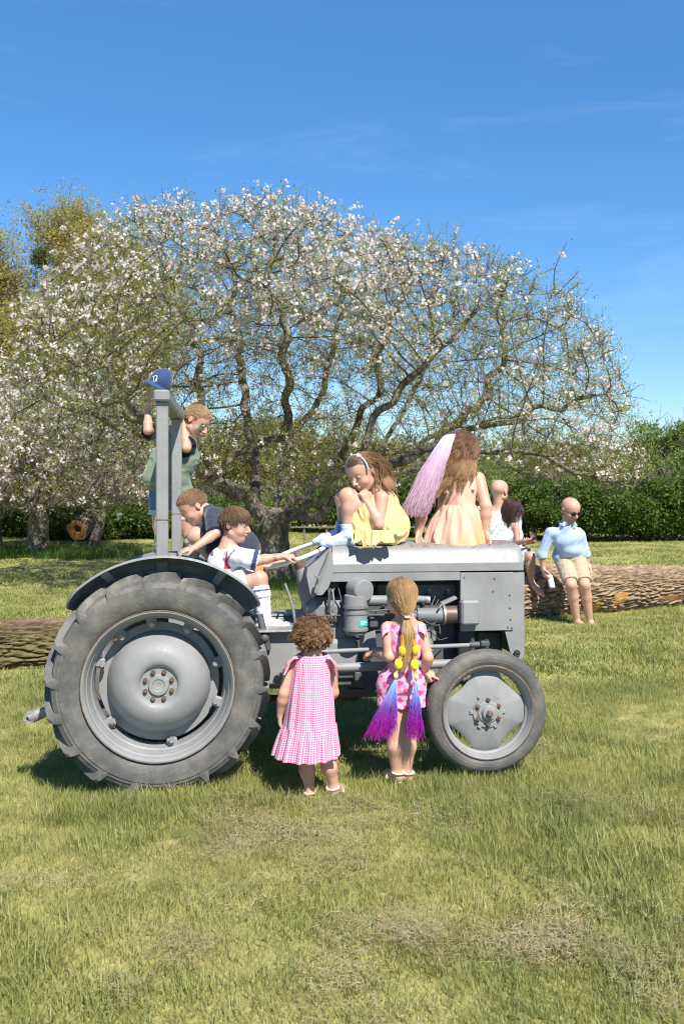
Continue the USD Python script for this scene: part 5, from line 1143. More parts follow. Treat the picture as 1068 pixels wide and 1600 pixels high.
# ---- toddler in pink gingham, seen from behind
Yt = 5.2; g = .92; r = np.random.default_rng(1)
P = Person('toddler with curly brown hair in a pink gingham dress beside the big rear wheel', gp(500, Yt))
H = Head(J(488, 992, Yt + .01), (.25, 1, -.12), (0.02, .05, 1), .187)
S = Field(); neck = J(488, 1030, Yt); pel = J(480, 1118, Yt + .02); sl, sr = J(455, 1040, Yt + .01), J(517, 1040, Yt + .01)
H.add(S, neck, .036); torso(S, neck, pel, sl, sr, g, Y_, belly=1.15)
el, wr = J(443, 1084, Yt - .02), J(437, 1118, Yt + .01); arm(S, sl, el, wr, 1.0, (.031, .026, .026, .018)); hand(S, wr, (-.02, .10, -1), (1, .2, 0), .80, -1, .55)
el2, wr2 = J(521, 1082, Yt + .04), J(512, 1092, Yt + .17); arm(S, sr, el2, wr2, 1.0, (.031, .026, .026, .018)); hand(S, wr2, (-.4, 1, .2), (-1, 0, 0), .80, 1, .5)
for hx, kx, ax, ky, ay in ((467, 478, 484, 1188, 1236), (493, 511, 522, 1184, 1230)):
    an = J(ax, ay, Yt + .02); leg(S, J(hx, 1130, Yt + .02), J(kx, ky, Yt + .01), an, 1.0, (.050, .037, .039, .024), back=-Y_); foot(S, an, an + vec(.01 if hx < 480 else .05, .105, -.02), 1.0)
P.body(S, .0055, [H])
def ging(name):
    return usdkit.material(stage, L(name), {'u': ('uvmap', {'attribute': 'st'}), 'mp': ('mapping', {'mapping_type': 'point', 'scale': (88., 88., 1.)}), 's': ('separate_xyz', {}),
        'fx': ('math', {'math_type': 'fraction'}), 'fy': ('math', {'math_type': 'fraction'}), 'tx': ('math', {'math_type': 'greater_than', 'value2': .52}), 'ty': ('math', {'math_type': 'greater_than', 'value2': .52}), 'ad': ('math', {'math_type': 'add'}), 'h': ('math', {'math_type': 'multiply', 'value2': .5}),
        'r': ('rgb_ramp', {'ramp': [(0., (.74, .57, .63)), (.5, (.68, .27, .41)), (1., (.62, .13, .29))]}), 'g': ('texture_coordinate', {}), 'n': ('noise_texture', {'scale': 120.}), 'b': ('bump', {'strength': .3, 'distance': .004}), 'p': ('principled_bsdf', {'roughness': .85, 'sheen_weight': .2, 'specular_ior_level': .2}), 't': ('translucent_bsdf', {}), 'mc': ('mix_closure', {'fac': .18})},
        [('u.UV', 'mp.vector'), ('mp.vector', 's.vector'), ('s.x', 'fx.value1'), ('s.y', 'fy.value1'), ('fx.value', 'tx.value1'), ('fy.value', 'ty.value1'), ('tx.value', 'ad.value1'), ('ty.value', 'ad.value2'), ('ad.value', 'h.value1'), ('h.value', 'r.fac'), ('r.color', 'p.base_color'), ('r.color', 't.color'), ('g.object', 'n.vector'), ('n.fac', 'b.height'), ('b.normal', 'p.normal'), ('p.BSDF', 'mc.closure1'), ('t.BSDF', 'mc.closure2')], surface='mc.closure')
ging_m = ging('pink_gingham'); rings = []
for py, xl, xr, dep, amp, cnt in ((1022, 464, 512, .085, .02, 20), (1026, 461, 515, .095, .03, 20), (1034, 457, 518, .10, .03, 20), (1050, 455, 519, .112, .035, 14), (1070, 452, 520, .125, .045, 11), (1092, 449, 521, .14, .05, 11), (1115, 446, 522, .152, .055, 11), (1131, 443, 523, .158, .055, 11), (1133, 441, 525, .166, .06, 17), (1150, 435, 527, .178, .07, 15), (1166, 430, 529, .188, .08, 15), (1178, 427, 530, .196, .09, 15)):
    a, b = J(xl, py, Yt + .015), J(xr, py, Yt + .015); rings.append((mid(a, b), (b - a) / 2, vec(0, dep, 0), amp, cnt, .7 + py * .002))
m, uv = ringloft(rings, 150); P.put('dress', m, ging_m, uv=uv)
for sx, (x0, x1, x2) in ((-1, (466, 447, 440)), (1, (510, 525, 527))):
    V, U = [], []; nn = 26
    for i in range(nn + 1):
        t = i / nn; a = -1.15 + 2.3 * t; fy = .09 * math.sin(a); top = J(x0, 1024 + 10 * (1 - math.cos(a)), Yt + .01 + fy); 
        for j in range(5):
            q = j / 4; o = J(x0 + (x1 - x0) * q ** .8 + (x2 - x1) * max(0, q - .6), 1024 + 10 * (1 - math.cos(a)) + (8 * math.sin(q * 2) * -1 + 38 * q ** 1.6) * (1.05 - .25 * abs(math.sin(a))), Yt + .01 + fy * (1 + .25 * q) + .010 * q * math.sin(t * 34))
            V.append(o + vec(sx * .008 * q * math.cos(t * 40), 0, 0)); U.append([t * .22, q * .14])
    P.put('frill', trimesh.Trimesh(np.array(V), grid_faces(nn + 1, 5, False), process=False), ging_m, uv=np.array(U))
sand = [.80, .70, .60]
for ax, ay, tx in ((484, 1236, .01), (522, 1230, .05)):
    an = J(ax, ay, Yt + .02); d = unit(vec(tx, .105, 0)); s_ = np.cross(d, Z_); z0 = an[2] - .055
    m = cat([tube([an - d * .045 - Z_ * .052, an + d * .085 - Z_ * .052], .012, 8), tube(np.array([an - d * .02 + s_ * .031 * math.cos(a) + d * .031 * math.sin(a) + Z_ * (.004 + .006 * math.sin(a)) for a in np.linspace(0, 2 * PI, 21)]), .0055, 8, False), tube(np.array([an + d * .05 + s_ * .030 * math.cos(a) + Z_ * (-.045 + .036 * math.sin(a)) for a in np.linspace(0, PI, 12)]), .007, 8)])
    P.put('sandal', m, cloth_col, col=np.tile(sand, (len(m.vertices), 1)))
keep = hairline(.74, .12, .30, .2)
cm = cap_mesh(H, keep, 1.05); P.put('hair_base', cm, hair_m, col=np.tile([.045, .026, .016], (len(cm.vertices), 1)))
n = 3400; q, w, nn = scalp(H, keep, n, r, 1.04); t = (q - [0, -.05, 1.0]) @ H.R.T; t -= nn * (t * nn).sum(1, keepdims=True)
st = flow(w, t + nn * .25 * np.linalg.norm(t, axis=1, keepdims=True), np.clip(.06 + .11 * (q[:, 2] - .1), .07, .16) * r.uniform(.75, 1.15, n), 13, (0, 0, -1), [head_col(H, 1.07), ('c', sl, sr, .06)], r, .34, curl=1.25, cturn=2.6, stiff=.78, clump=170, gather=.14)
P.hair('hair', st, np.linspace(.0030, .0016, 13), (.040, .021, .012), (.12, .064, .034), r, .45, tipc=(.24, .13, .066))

# ---- girl in the pink romper with blonde ponytail and coloured tassels
Yg = 5.42; g = 1.0; r = np.random.default_rng(2)
P = Person('girl in pink heart print romper, blond ponytail and coloured tassels, touching the front wheel', gp(627, Yg))
H = Head(J(626, 931, Yg + .01), (-.62, .78, .02), (0, 0, 1), .197)
S = Field(); neck = J(633, 968, Yg); pel = J(627, 1072, Yg + .02); sl, sr = J(604, 982, Yg), J(656, 982, Yg + .01)
H.add(S, neck, .030); torso(S, neck, pel, sl, sr, g, Y_, belly=1.05, hipw=.112)
el, wr = J(608, 1026, Yg - .05), J(584, 1020, Yg + .10); arm(S, sl, el, wr, 1.02); hand(S, wr, (-.55, .75, -.25), (.2, -.1, -1), .86, 1, .75)
el2, wr2 = J(668, 1028, Yg - .03), J(663, 1049, Yg + .02); arm(S, sr, el2, wr2, 1.02); hand(S, wr2, (.9, .15, -.40), (-.2, .4, -1), .88, -1, .85, point=True)
for hx, kx, ax, dy in ((613, 617, 619, 0), (641, 637, 634, .03)):
    an = J(ax, 1207, Yg + dy); leg(S, J(hx, 1085, Yg + .02), J(kx, 1147, Yg + dy), an, 1.0, (.064, .045, .047, .028), back=-Y_); foot(S, an, an + vec(-.06, .11, -.02), 1.05)
P.body(S, .0055, [H])
S = Field(); R = torso(S, neck - vec(0, 0, .012), pel, sl, sr, g * 1.10, Y_, chest=(1.10, 1.1), belly=1.12, hipw=.120)
S.p = [p for p in S.p if not (p[0] == 'c' and p[3] < .05 and np.linalg.norm(p[1] - (neck - vec(0, 0, .012))) < .05)]
for hx, kx in ((611, 611), (643, 642)): S.cone(J(hx, 1078, Yg + .02), J(kx, 1118, Yg + .01), .074, .080, .03, cut=[(J(kx, 1104, Yg), vec(0, 0, -1))])
hr = np.random.default_rng(44); hearts = [(x + (k % 2) * 11, y) for k, y in enumerate(range(978, 1112, 13)) for x in range(592, 664, 21)]
def hearts_paint(V, C):
    px = V[:, 0] / V[:, 1] * F + CX; py = (CAM_H - V[:, 2]) / V[:, 1] * F + HY; sgn = np.sign(V[:, 1] - Yg)
    for k, (hx, hy) in enumerate(hearts):
        a = (k * 2.4) % 6.28; dx, dy = (px - hx) / 4.6, -(py - hy) / 4.6; x = dx * math.cos(a) - dy * math.sin(a); y = dx * math.sin(a) + dy * math.cos(a)
        inn = (x * x + y * y - .75) ** 3 - x * x * y ** 3 < 0; C[inn] = (.74, .065, .20)
P.wear('romper', S, .0038, (.74, .33, .50), (.007, 16., 11), paint=hearts_paint, extra=lambda Q, d: np.maximum(d, -(np.linalg.norm((Q - (neck + vec(0, 0, .03))) / [1.25, 1, 1], axis=1) - .085)))
for s_, sh in ((-1, sl), (1, sr)):
    V = []; nn = 22
    for i in range(nn + 1):
        a = -1.5 + 3.0 * i / nn
        for j in range(5):
            q = j / 4; V.append(sh + vec(s_ * (-.012 + .040 * q), math.sin(a) * (.062 + .010 * q) + .004 * q * math.sin(i * 2.2), math.cos(a) * (.045 + .008 * q) - .012 - .035 * q * q + .006 * q * math.cos(i * 2.6)))
    m = trimesh.Trimesh(np.array(V), grid_faces(nn + 1, 5, False), process=False); C = np.tile([.78, .36, .54], (len(V), 1)); C[4::5] = (.62, .12, .33); C[hr.random(len(V)) < .12] = (.74, .10, .26); P.put('frill', m, cloth_col, col=C)
for ax, dy in ((619, 0), (634, .03)):
    an = J(ax, 1207, Yg + dy); d = unit(vec(-.06, .11, 0)); s_ = np.cross(d, Z_)
    m = cat([tube([an - d * .045 - Z_ * .05, an + d * .09 - Z_ * .05], .013, 8), tube(np.array([an - d * .02 + s_ * .032 * math.cos(a) + d * .032 * math.sin(a) + Z_ * .004 for a in np.linspace(0, 2 * PI, 21)]), .006, 8, False), tube(np.array([an + d * .05 + s_ * .031 * math.cos(a) + Z_ * (-.045 + .036 * math.sin(a)) for a in np.linspace(0, PI, 12)]), .010, 8)])
    P.put('sandal', m, cloth_col, col=np.tile([.76, .70, .50], (len(m.vertices), 1)))
keep = hairline(.74, .14, .42, .05); c0, c1 = (.115, .062, .026), (.25, .145, .065)
cm = cap_mesh(H, keep, 1.035); P.put('hair_base', cm, hair_m, col=np.tile([.11, .06, .028], (len(cm.vertices), 1)))
tie = J(636, 966, Yg - .085)
def gather(n, lift=.012):
    q, w, nn = scalp(H, keep, n, r, 1.035); k = 12; out = [w]; d = tie - w; d -= nn * (d * nn).sum(1, keepdims=True); d /= np.linalg.norm(d, axis=1, keepdims=True); Pp = w.copy()
    for i in range(1, k):
        v = tie + r.normal(0, .006, (n, 3)) - Pp; l = np.linalg.norm(v, axis=1, keepdims=True); st = l / (k - i); dd = v / np.maximum(l, 1e-6) * .75 + d * .35 * (1 - i / k); dd /= np.linalg.norm(dd, axis=1, keepdims=True); Pp = push(Pp + dd * st, [head_col(H, 1.05 + .02 * r.random())]); out.append(Pp.copy())
    return np.stack(out, 1)
P.hair('hair', gather(2600), np.linspace(.0026, .0020, 12), c0, c1, r, .25, tipc=(.36, .22, .10))
def tail(pts, rad, n, k=18, wave=.006):
    C = curve(pts, k); t = np.linspace(0, 1, len(C)); rr = np.interp(t, np.linspace(0, 1, len(rad)), rad); a = r.uniform(0, 2 * PI, n); q = np.sqrt(r.uniform(0, 1, n)); ph = r.uniform(0, 6.28, n); wv = r.uniform(.4, 1, n) * wave
    off = np.stack([np.cos(a) * q, np.sin(a) * q * .7, np.zeros(n)], 1); st = C[None] + off[:, None] * rr[None, :, None]
    st[:, :, 0] += np.sin(t[None] * 9 + ph[:, None]) * wv[:, None] * t; sh = (r.uniform(.5, 1, n) ** .5)[:, None] * t[None]
    return np.stack([np.stack([np.interp(sh[i], t, st[i, :, c]) for c in range(3)], 1) for i in range(n)])
kn = J(636, 972, Yg - .10)
P.hair('ponytail', tail([tie, kn, J(638, 990, Yg - .125), J(636, 1015, Yg - .12), J(629, 1050, Yg - .115)], [.014, .024, .040, .036, .010], 900), np.linspace(.0026, .0014, len(curve([tie, kn, kn, kn, kn], 18))), (.17, .10, .042), (.36, .22, .095), r, .3, tipc=(.42, .27, .12))
m = cat([lathe([(-.007, .012), (-.004, .0165), (.004, .0165), (.007, .012)], 24, 'z').apply_translation(J(636, 964 + k * 8.5, Yg - .098 - .004 * k)) for k in (0, 2)]); P.put('hair_tie', m, cloth_col, col=np.tile([.70, .66, .52], (len(m.vertices), 1)))
for sx, top, strip, beads, sp in ((-1, (630, 992), (.90, .30, .03), ((628, 1017), (622, 1038), (618, 1056)), (597, 1152, 19)), (1, (642, 990), (.90, .34, .03), ((649, 1016), (647, 1039), (650, 1058)), (647, 1152, 11))):
    t = P.x; yb = Yg - .135; pts = [J(*top, yb)] + [J(*b, yb) for b in beads]
    P.hair('tassel_cord', tail(pts, [.012, .011, .006, .004], 90), np.full(len(curve(pts, 18)), .0024), strip, (.85, .45, .05), r, .15, label='orange yellow plaited cord of a hair tassel')
    for k, (bx, by) in enumerate(beads):
        rad = (.024, .025, .015)[k]; c = J(bx, by, yb); m = trimesh.creation.icosphere(3, 1.0); v = m.vertices; ridge = 1 + .05 * np.sin(np.arctan2(v[:, 1], v[:, 0]) * 9); m.vertices = v * np.array([.82, .82, 1.15]) * rad * ridge[:, None] * (1 + .0 * v); m.vertices += c
        C = np.tile(((.86, .42, .01), (.84, .66, .02), (.55, .70, .22))[k], (len(v), 1)); P.put('tassel_bead', m, cloth_col, col=C)
    bx, by = beads[2]; a = J(bx, by + 2, yb); e = J(sp[0], sp[1], yb - .005); n = 760; q = r.normal(size=n).clip(-2, 2); k = 14; tt = np.linspace(0, 1, k)[None, :, None]; L_ = r.uniform(.72, 1.04, (n, 1, 1))
    endp = e + np.stack([q * sp[2] * .62 / F * Yg, r.normal(0, .014, n), r.normal(0, .008, n)], 1); st = a + (endp[:, None] - a) * (tt * L_) ** 1.0; st[:, :, 0] += (np.sin(tt[:, :, 0] * r.uniform(4, 10, (n, 1)) + r.uniform(0, 6, (n, 1))) * .009 * tt[:, :, 0]); st[:, :, 0] += -(sx < 0) * (tt[:, :, 0] * L_[:, :, 0]) ** 2 * np.abs(q)[:, None] * .006
    col = np.zeros((n, k, 3)); ramp = np.array([[.26, .40, .72], [.20, .30, .72], [.20, .06, .40], [.28, .012, .27], [.32, .016, .26]]); f = (tt * L_)[:, :, 0]
    for c in range(3): col[:, :, c] = np.interp(f, [0, .25, .5, .75, 1], ramp[:, c])
    col *= r.uniform(.7, 1.3, (n, 1, 1)); tag(curves('tassel_brush', st - P.b, np.linspace(.0020, .0011, k), hair_m, P.x, col), label='blue to purple brush of a hair tassel')

# ---- boy in the white football shirt, driving
Yb = 5.82; g = 1.0; r = np.random.default_rng(3)
P = Person('boy in white football shirt and white socks holding the tractor steering wheel', W((.33, 0, .95)))
H = Head(J(367, 818, Yb), (.93, -.30, -.10), (.05, 0, 1), .200)
S = Field(); neck = J(356, 851, Yb); pel = J(352, 925, Yb + .02); sn, sf = J(364, 868, Yb - .10), J(360, 866, Yb + .13); fr = vec(1, .1, 0)
H.add(S, neck, .032); torso(S, neck, pel, sn, sf, g, fr)
el, wr = J(401, 876, Yb - .09), J(442, 869, Yb - .07); arm(S, sn, el, wr, 1.0); hand(S, wr, (1, .15, -.05), (.25, .3, -1), .95, -1, 1.0)
el2, wr2 = J(393, 886, Yb + .14), J(430, 879, Yb + .12); arm(S, sf, el2, wr2, 1.0); hand(S, wr2, (1, .05, .1), (.25, 0, -1), .9, 1, 1.0)
kn, an = J(405, 905, Yb - .09), J(414, 973, Yb - .12); leg(S, J(360, 920, Yb - .07), kn, an, 1.0, (.062, .046, .045, .030)); foot(S, an, an + vec(.15, -.02, -.015), 1.1)
kn2, an2 = J(403, 890, Yb + .12), J(408, 968, Yb + .14); leg(S, J(360, 915, Yb + .08), kn2, an2, 1.0, (.062, .046, .045, .030)); foot(S, an2, an2 + vec(.15, .02, -.015), 1.1)
pt = J(430, 872, Yb - .1)
def tattoo(V, C): k = (np.abs(V[:, 0] - pt[0]) < .010) & (V[:, 1] < Yb - .06) & (np.abs(V[:, 2] - pt[2]) < .022) & (meshkit.noise(V * 160, 2) > .42); C[k] = (.30, .10, .09)
P.body(S, .0055, [H], paint=tattoo, flush=1.3); H.eyes(P.x, P.b, skin_m, shut=.35)
S = Field(); torso(S, neck - vec(0, 0, .01), pel, sn, sf, 1.13, fr, chest=(1.12, 1.14), belly=1.2)
S.p = [p for p in S.p if not (p[0] == 'c' and np.linalg.norm(p[2] - (neck - vec(0, 0, .01))) < .16 and np.linalg.norm(p[1] - neck) < .06)]
for sh, e in ((sn, el), (sf, el2)): d = unit(e - sh); S.cone(sh, sh + d * .17, .052, .062, .025, cut=[(sh + d * .145, d)])
nz = unit(neck - pel); S.cone(neck - nz * .06, neck + nz * .012, .055, .043, .02, cut=[(neck + nz * .008, nz)])
def kit(V, C):
    px = V[:, 0] / V[:, 1] * F + CX; py = (CAM_H - V[:, 2]) / V[:, 1] * F + HY; nearside = V[:, 1] < Yb - .02
    for sh, e in ((sn, el), (sf, el2)):
        d = unit(e - sh); t = (V - sh) @ d; rr = np.linalg.norm(V - sh - t[:, None] * d, axis=1); k = (rr < .085) & (t > .112) & (t < .139) & (V[:, 0] > sh[0] + .06); C[k] = (.03, .04, .10)
    cl = np.abs((V - neck) @ nz - .002) < .010; C[cl & (np.linalg.norm(V - neck, axis=1) < .062)] = (.03, .04, .10)
    yl = np.interp(py, [860, 866, 875, 888, 905], [366, 360, 355, 352, 351]); seam = nearside & (np.abs(px - yl) < 1.3) & (py < 880) & (py > 858); C[seam] = (.03, .04, .10)
    a, b = np.interp(py, [858, 870, 890], [355, 352, 349.5]), np.interp(py, [858, 868, 880, 890], [356, 355, 356, 361]); k = nearside & (py > 860) & (py < 889) & (px > a) & (px < b); C[k] = (.62, .02, .05)
    k = (px > 336) & (px < 342) & (py > 846) & (py < 856) & (meshkit.noise(V * 150, 4) > .5); C[k] = (.50, .12, .16)
    k = (px > 328) & (px < 333) & (py > 861) & (py < 869); C[k] = (.05, .06, .16)
P.wear('football_shirt', S, .0042, (.66, .66, .69), (.005, 15., 21), paint=kit)
S = Field(); S.cone(J(357, 920, Yb - .07), J(384, 905, Yb - .08), .078, .073, .02, cut=[(J(386, 905, Yb - .08), unit(kn - J(360, 920, Yb - .07)))]); S.cone(J(357, 916, Yb + .08), J(383, 898, Yb + .10), .078, .073, .02); S.ell(pel, np.eye(3), (.12, .15, .09), .03); P.wear('shorts', S, .006, (.66, .66, .69), (.004, 14., 5))
S = Field(); S.cone(J(395, 893, Yb + .10), kn2 + vec(.01, 0, 0), .055, .053, .01); P.wear('orange_knee_patch', S, .006, (.62, .20, .04), (.004, 14., 5), extra=lambda Q, d: np.maximum(d, np.maximum(np.abs((Q - J(407, 893, Yb + .1)) @ unit(kn2 - J(360, 915, Yb + .08))) - .022, -1)), label='bright orange band round the knee')
for kk, aa, sd in ((kn, an, -.02), (kn2, an2, .02)):
    S = Field(); d = unit(aa - kk); m_ = mid(kk, aa, .32); S.chain([kk + d * .025, m_, aa], [.046, .050, .036], .02, cut=[(kk + d * .04, -d)]); foot(S, aa, aa + vec(.155, sd, -.015), 1.25)
    def stripes(V, C, kk=kk, d=d): t = (V - kk) @ d; C[(t > .06) & (t < .072)] = (.05, .06, .15); C[(t > .105) & (t < .112)] = (.05, .06, .15)
    P.wear('sock', S, .0048, (.66, .66, .70), (.004, 26., 31), paint=stripes)
def bowl(x):
    a, y, z = np.abs(x[:, 0]), x[:, 1], x[:, 2]
    return z > np.where(y > .15, .61, np.where(y > -.12, .52, np.clip(.36 - (y + .25) * .55, .24, .56)))
short_hair(P, H, r, 4200, bowl, .040, (.070, .038, .019), (.15, .085, .042), whorl=(0, -.35, .9), comb=(0, .45, -.15), lift=.10, mess=.10)

# ---- boy in the navy polo, kneeling behind the driver
Yn = 6.02; r = np.random.default_rng(4)
P = Person('boy in navy polo shirt kneeling on the tractor behind the driver', W((.16, .22, 1.0)))
H = Head(J(301, 791, Yn), (-.78, -.40, -.50), (-.42, -.10, .9), .200)
S = Field(); neck = J(315, 802, Yn + .02); pel = J(374, 858, Yn + .14); sn, sf = J(334, 806, Yn - .12), J(322, 802, Yn + .14); fr = vec(-.5, 0, -.85)
H.add(S, neck, .032); torso(S, neck, pel, sn, sf, 1.0, fr)
el, wr = J(338, 832, Yn - .20), J(304, 856, Yn - .30); arm(S, sn, el, wr, 1.0); hand(S, wr, (-.9, -.3, -.22), (-.2, .1, -1), .95, 1, .35)
el2, wr2 = J(320, 838, Yn + .16), J(310, 862, Yn + .1); arm(S, sf, el2, wr2, 1.0); hand(S, wr2, (-.7, -.2, -.6), (-.5, 0, -.8), .95, -1, .4)
leg(S, J(372, 862, Yn + .06), J(306, 838, Yn - .02), J(330, 872, Yn + .04), 1.0, (.066, .050, .046, .030)); leg(S, J(376, 868, Yn + .2), J(340, 880, Yn + .24), J(392, 892, Yn + .22), 1.0, (.066, .050, .046, .030))
P.body(S, .0058, [H])
S = Field(); torso(S, neck, pel, sn, sf, 1.14, fr, chest=(1.14, 1.18), belly=1.25); S.p = [p for p in S.p if not (p[0] == 'c' and p[3] < .04 and np.linalg.norm(p[1] - neck) < .06)]
for sh, e in ((sn, el), (sf, el2)): d = unit(e - sh); S.cone(sh, sh + d * .15, .052, .060, .025, cut=[(sh + d * .125, d)])
nz = unit(neck - pel); S.cone(neck - nz * .05, neck + nz * .015, .055, .045, .02, cut=[(neck + nz * .012, nz)]); P.wear('polo_shirt', S, .0058, (.030, .036, .060), (.007, 13., 41))
S = Field(); S.ell(pel, np.eye(3), (.13, .14, .12), .03); S.cone(J(372, 862, Yn + .06), J(322, 845, Yn), .078, .070, .03, cut=[(J(324, 845, Yn), vec(-.95, -.1, .2))]); S.cone(J(376, 868, Yn + .2), J(348, 878, Yn + .23), .078, .072, .03); P.wear('shorts', S, .006, (.026, .030, .050), (.005, 13., 42))
def crop(x): y, z = x[:, 1], x[:, 2]; return z > np.where(y > .1, .62 + np.clip((y - .1) / .25, 0, 1) * .14, np.where(y > -.10, .52, .34))
short_hair(P, H, r, 4200, crop, .018, (.11, .058, .030), (.20, .115, .06), lift=.30, off=1.012, mess=.13)

# ---- boy in the green T-shirt, standing at the frame
Yk = 6.62; r = np.random.default_rng(5); fb = T(296, 866, .68)
P = Person('boy in green T-shirt and denim shorts standing behind the frame, green face paint', J(285, 866, Yk))
H = Head(J(308, 657, Yk - .06), (.80, -.30, -.52), (.48, -.05, .80), .205)
S = Field(); neck = J(289, 676, Yk); pel = J(268, 775, Yk + .03); sl, sr = J(241, 676, Yk), J(296, 684, Yk); fr = -Y_
H.add(S, neck, .032); torso(S, neck, pel, sl, sr, 1.05, fr)
el, wr = J(231, 672, Yk - .12), J(231, 638, Yk - .06); arm(S, sl, el, wr, 1.02); hand(S, wr, (.12, .05, 1), (1, .2, .05), .95, -1, .25, spread=.14)
el2, wr2 = J(291, 700, Yk - .14), J(286, 656, Yk - .05); arm(S, sr, el2, wr2, 1.05); hand(S, wr2, (-.15, -.05, 1), (-1, -.2, 0), .95, 1, .9)
for hx, kx, ax, dx in ((252, 250, 250, -.02), (284, 289, 296, .035)):
    an = J(ax, 847, Yk - .03); leg(S, J(hx, 770, Yk + .02), J(kx, 808, Yk - .02), an, 1.05, (.064, .047, .047, .030), back=Y_); foot(S, an, an + vec(dx + .04, -.13, -.02), 1.0)
def fpaint(V, C):
    q = H.l(V); k = (np.linalg.norm((q - [.20, .33, .36]) / [.6, .6, 1], axis=1) < .15 + .05 * np.sin(np.arctan2(q[:, 2] - .36, q[:, 1] - .33) * 5)); C[k] = (.015, .20, .085); k = np.linalg.norm(q - [.20, .35, .33], axis=1) < .055; C[k] = (.20, .10, .05)
P.body(S, .0058, [H], paint=fpaint); H.eyes(P.x, P.b, skin_m, shut=.75)
S = Field(); torso(S, neck - vec(0, 0, .01), pel, sl, sr, 1.2, fr, chest=(1.14, 1.16), belly=1.3, hipw=.13); S.p = [p for p in S.p if not (p[0] == 'c' and p[3] < .042 and np.linalg.norm(p[1] - neck) < .06)]
S.cone(J(262, 720, Yk), J(258, 748, Yk + .01), .118, .150, .03, flat=(Y_, .75), cut=[(J(258, 757, Yk), vec(-.12, 0, -1))])
def cuffs(V, C):
    for sh, e in ((sl, el), (sr, el2)): d = unit(e - sh); t = (V - sh) @ d; rr = np.linalg.norm(V - sh - t[:, None] * d, axis=1); C[(t > min(.12, np.linalg.norm(e - sh) * .72) - .016) & (rr < .075)] = (.010, .011, .012)
for sh, e in ((sl, el), (sr, el2)): d = unit(e - sh); l = min(.12, np.linalg.norm(e - sh) * .75); S.cone(sh, sh + d * l, .054, .060, .025, cut=[(sh + d * l, d)])
P.wear('t_shirt', S, .0055, (.155, .205, .140), (.007, 14., 51), paint=cuffs)
S = Field(); S.ell(pel, np.eye(3), (.128, .10, .10), .03)
for hx, kx in ((250, 248), (283, 290)): S.cone(J(hx, 772, Yk + .02), J(kx, 812, Yk - .01), .074, .064, .03, cut=[(J(kx, 804, Yk), vec(0, 0, -1))])
zc = J(0, 797, Yk)[2]
def denim(V, C): n = meshkit.fbm(V * 16, 3, 3); C[:] = np.array([.075, .135, .215]) * (.7 + .8 * n)[:, None]; C[V[:, 2] < zc] = (.42, .46, .50)
P.wear('denim_shorts', S, .0055, (.08, .14, .22), (.005, 16., 52), paint=denim)
for ax, dx in ((250, -.02), (296, .035)):
    an = J(ax, 847, Yk - .03); toe = an + vec(dx + .04, -.145, -.02); S = Field(); foot(S, an + vec(0, 0, .0), toe, 1.32); S.cone(an - vec(0, 0, .02), an + vec(0, 0, .035), .034, .036, .02)
    def shoe(V, C, an=an): k = V[:, 2] < an[2] - .058; C[k] = (.62, .62, .60); k = (meshkit.noise(V * 42, 6) > .70) & (V[:, 2] > an[2] - .03); C[k] = (.30, .32, .28)
    P.wear('shoe', S, .0052, (.028, .031, .034), None, paint=shoe)
short_hair(P, H, r, 4600, crop, .018, (.17, .10, .048), (.33, .21, .11), lift=.30, off=1.012, mess=.13)

# the navy cap he holds up
Yc = Yk - .10; c = J(255, 589, Yc); t = thing('baseball_cap', 'navy blue baseball cap with white letters held up beside the frame top', 'cap', c)
up = unit(vec(.48, -.10, .80)); fw = unit(vec(-.52, -.42, -.75)); fw = unit(fw - up * (fw @ up)); rt_ = np.cross(fw, up); RC = np.stack([rt_, fw, up], 1); navy = cloth('navy_cap_cloth', (.018, .045, .125), .75, sheen=.3)
th = np.linspace(0, PI / 2, 16); ph = np.arange(48) / 48 * 2 * PI; a, b = np.meshgrid(th, ph, indexing='ij'); seam = 1 - .02 * np.exp(-((((b / (PI / 3)) % 1) - .5) / .06) ** 2)
V = np.stack([np.sin(a) * np.cos(b) * .078, np.sin(a) * np.sin(b) * .088, np.cos(a) * .098 - .042], -1) * seam[..., None]; V = np.vstack([V.reshape(-1, 3), V[-1] * [1, 1, 1] + [0, 0, -.012]])
obj('crown', trimesh.Trimesh(V @ RC.T, grid_faces(17, 48)[:, ::-1], process=False), navy, t, smooth=True)
nb = 24; V = []
for i in range(nb + 1):
    s_ = (i / nb - .5) * 2.3; bx, by = math.sin(s_) * .076, math.cos(s_) * .086
    for j in range(6): q = j / 5; V.append([bx * (1 + .02 * q), by + q * .062 * math.cos(s_ * .62) ** .8, -.05 - .018 * q * q - .010 * abs(math.sin(s_)) ** 2])
V = np.array(V); f = grid_faces(nb + 1, 6, False); m = trimesh.Trimesh(V @ RC.T, f, process=False); m2 = m.copy(); m2.vertices -= up * .004; m2.invert(); obj('bill', cat([m, m2]), navy, t, smooth=True)
obj('button', trimesh.creation.icosphere(2, .007).apply_translation(up * .057), navy, t, smooth=True)
wh = simple('white_thread', (.78, .78, .80), .7)
def on_crown(u, v):
    d = unit(vec(-.10, -.92, .18) @ np.eye(3)); q = unit(d + (unit(vec(1, -.05, 0)) * u + unit(vec(.05, .2, 1)) * v)); l = q @ RC; k = 1 / np.sqrt((l[0] / .079) ** 2 + (l[1] / .089) ** 2 + ((l[2]) / .099) ** 2); return q * k * 1.0 - up * .042 * .5
for st in (((-.42, .10), (-.30, .12), (-.28, -.32), (-.14, -.34)), ((-.20, .12), (.04, .14)), ((.04, .14), (.02, -.30)), ((-.06, -.12), (-.02, -.34))):
    obj('letter_stroke', tube(np.array([on_crown(u * .95 - .10, v * .95 - .12) for u, v in st]), .0028, 6), wh, t)
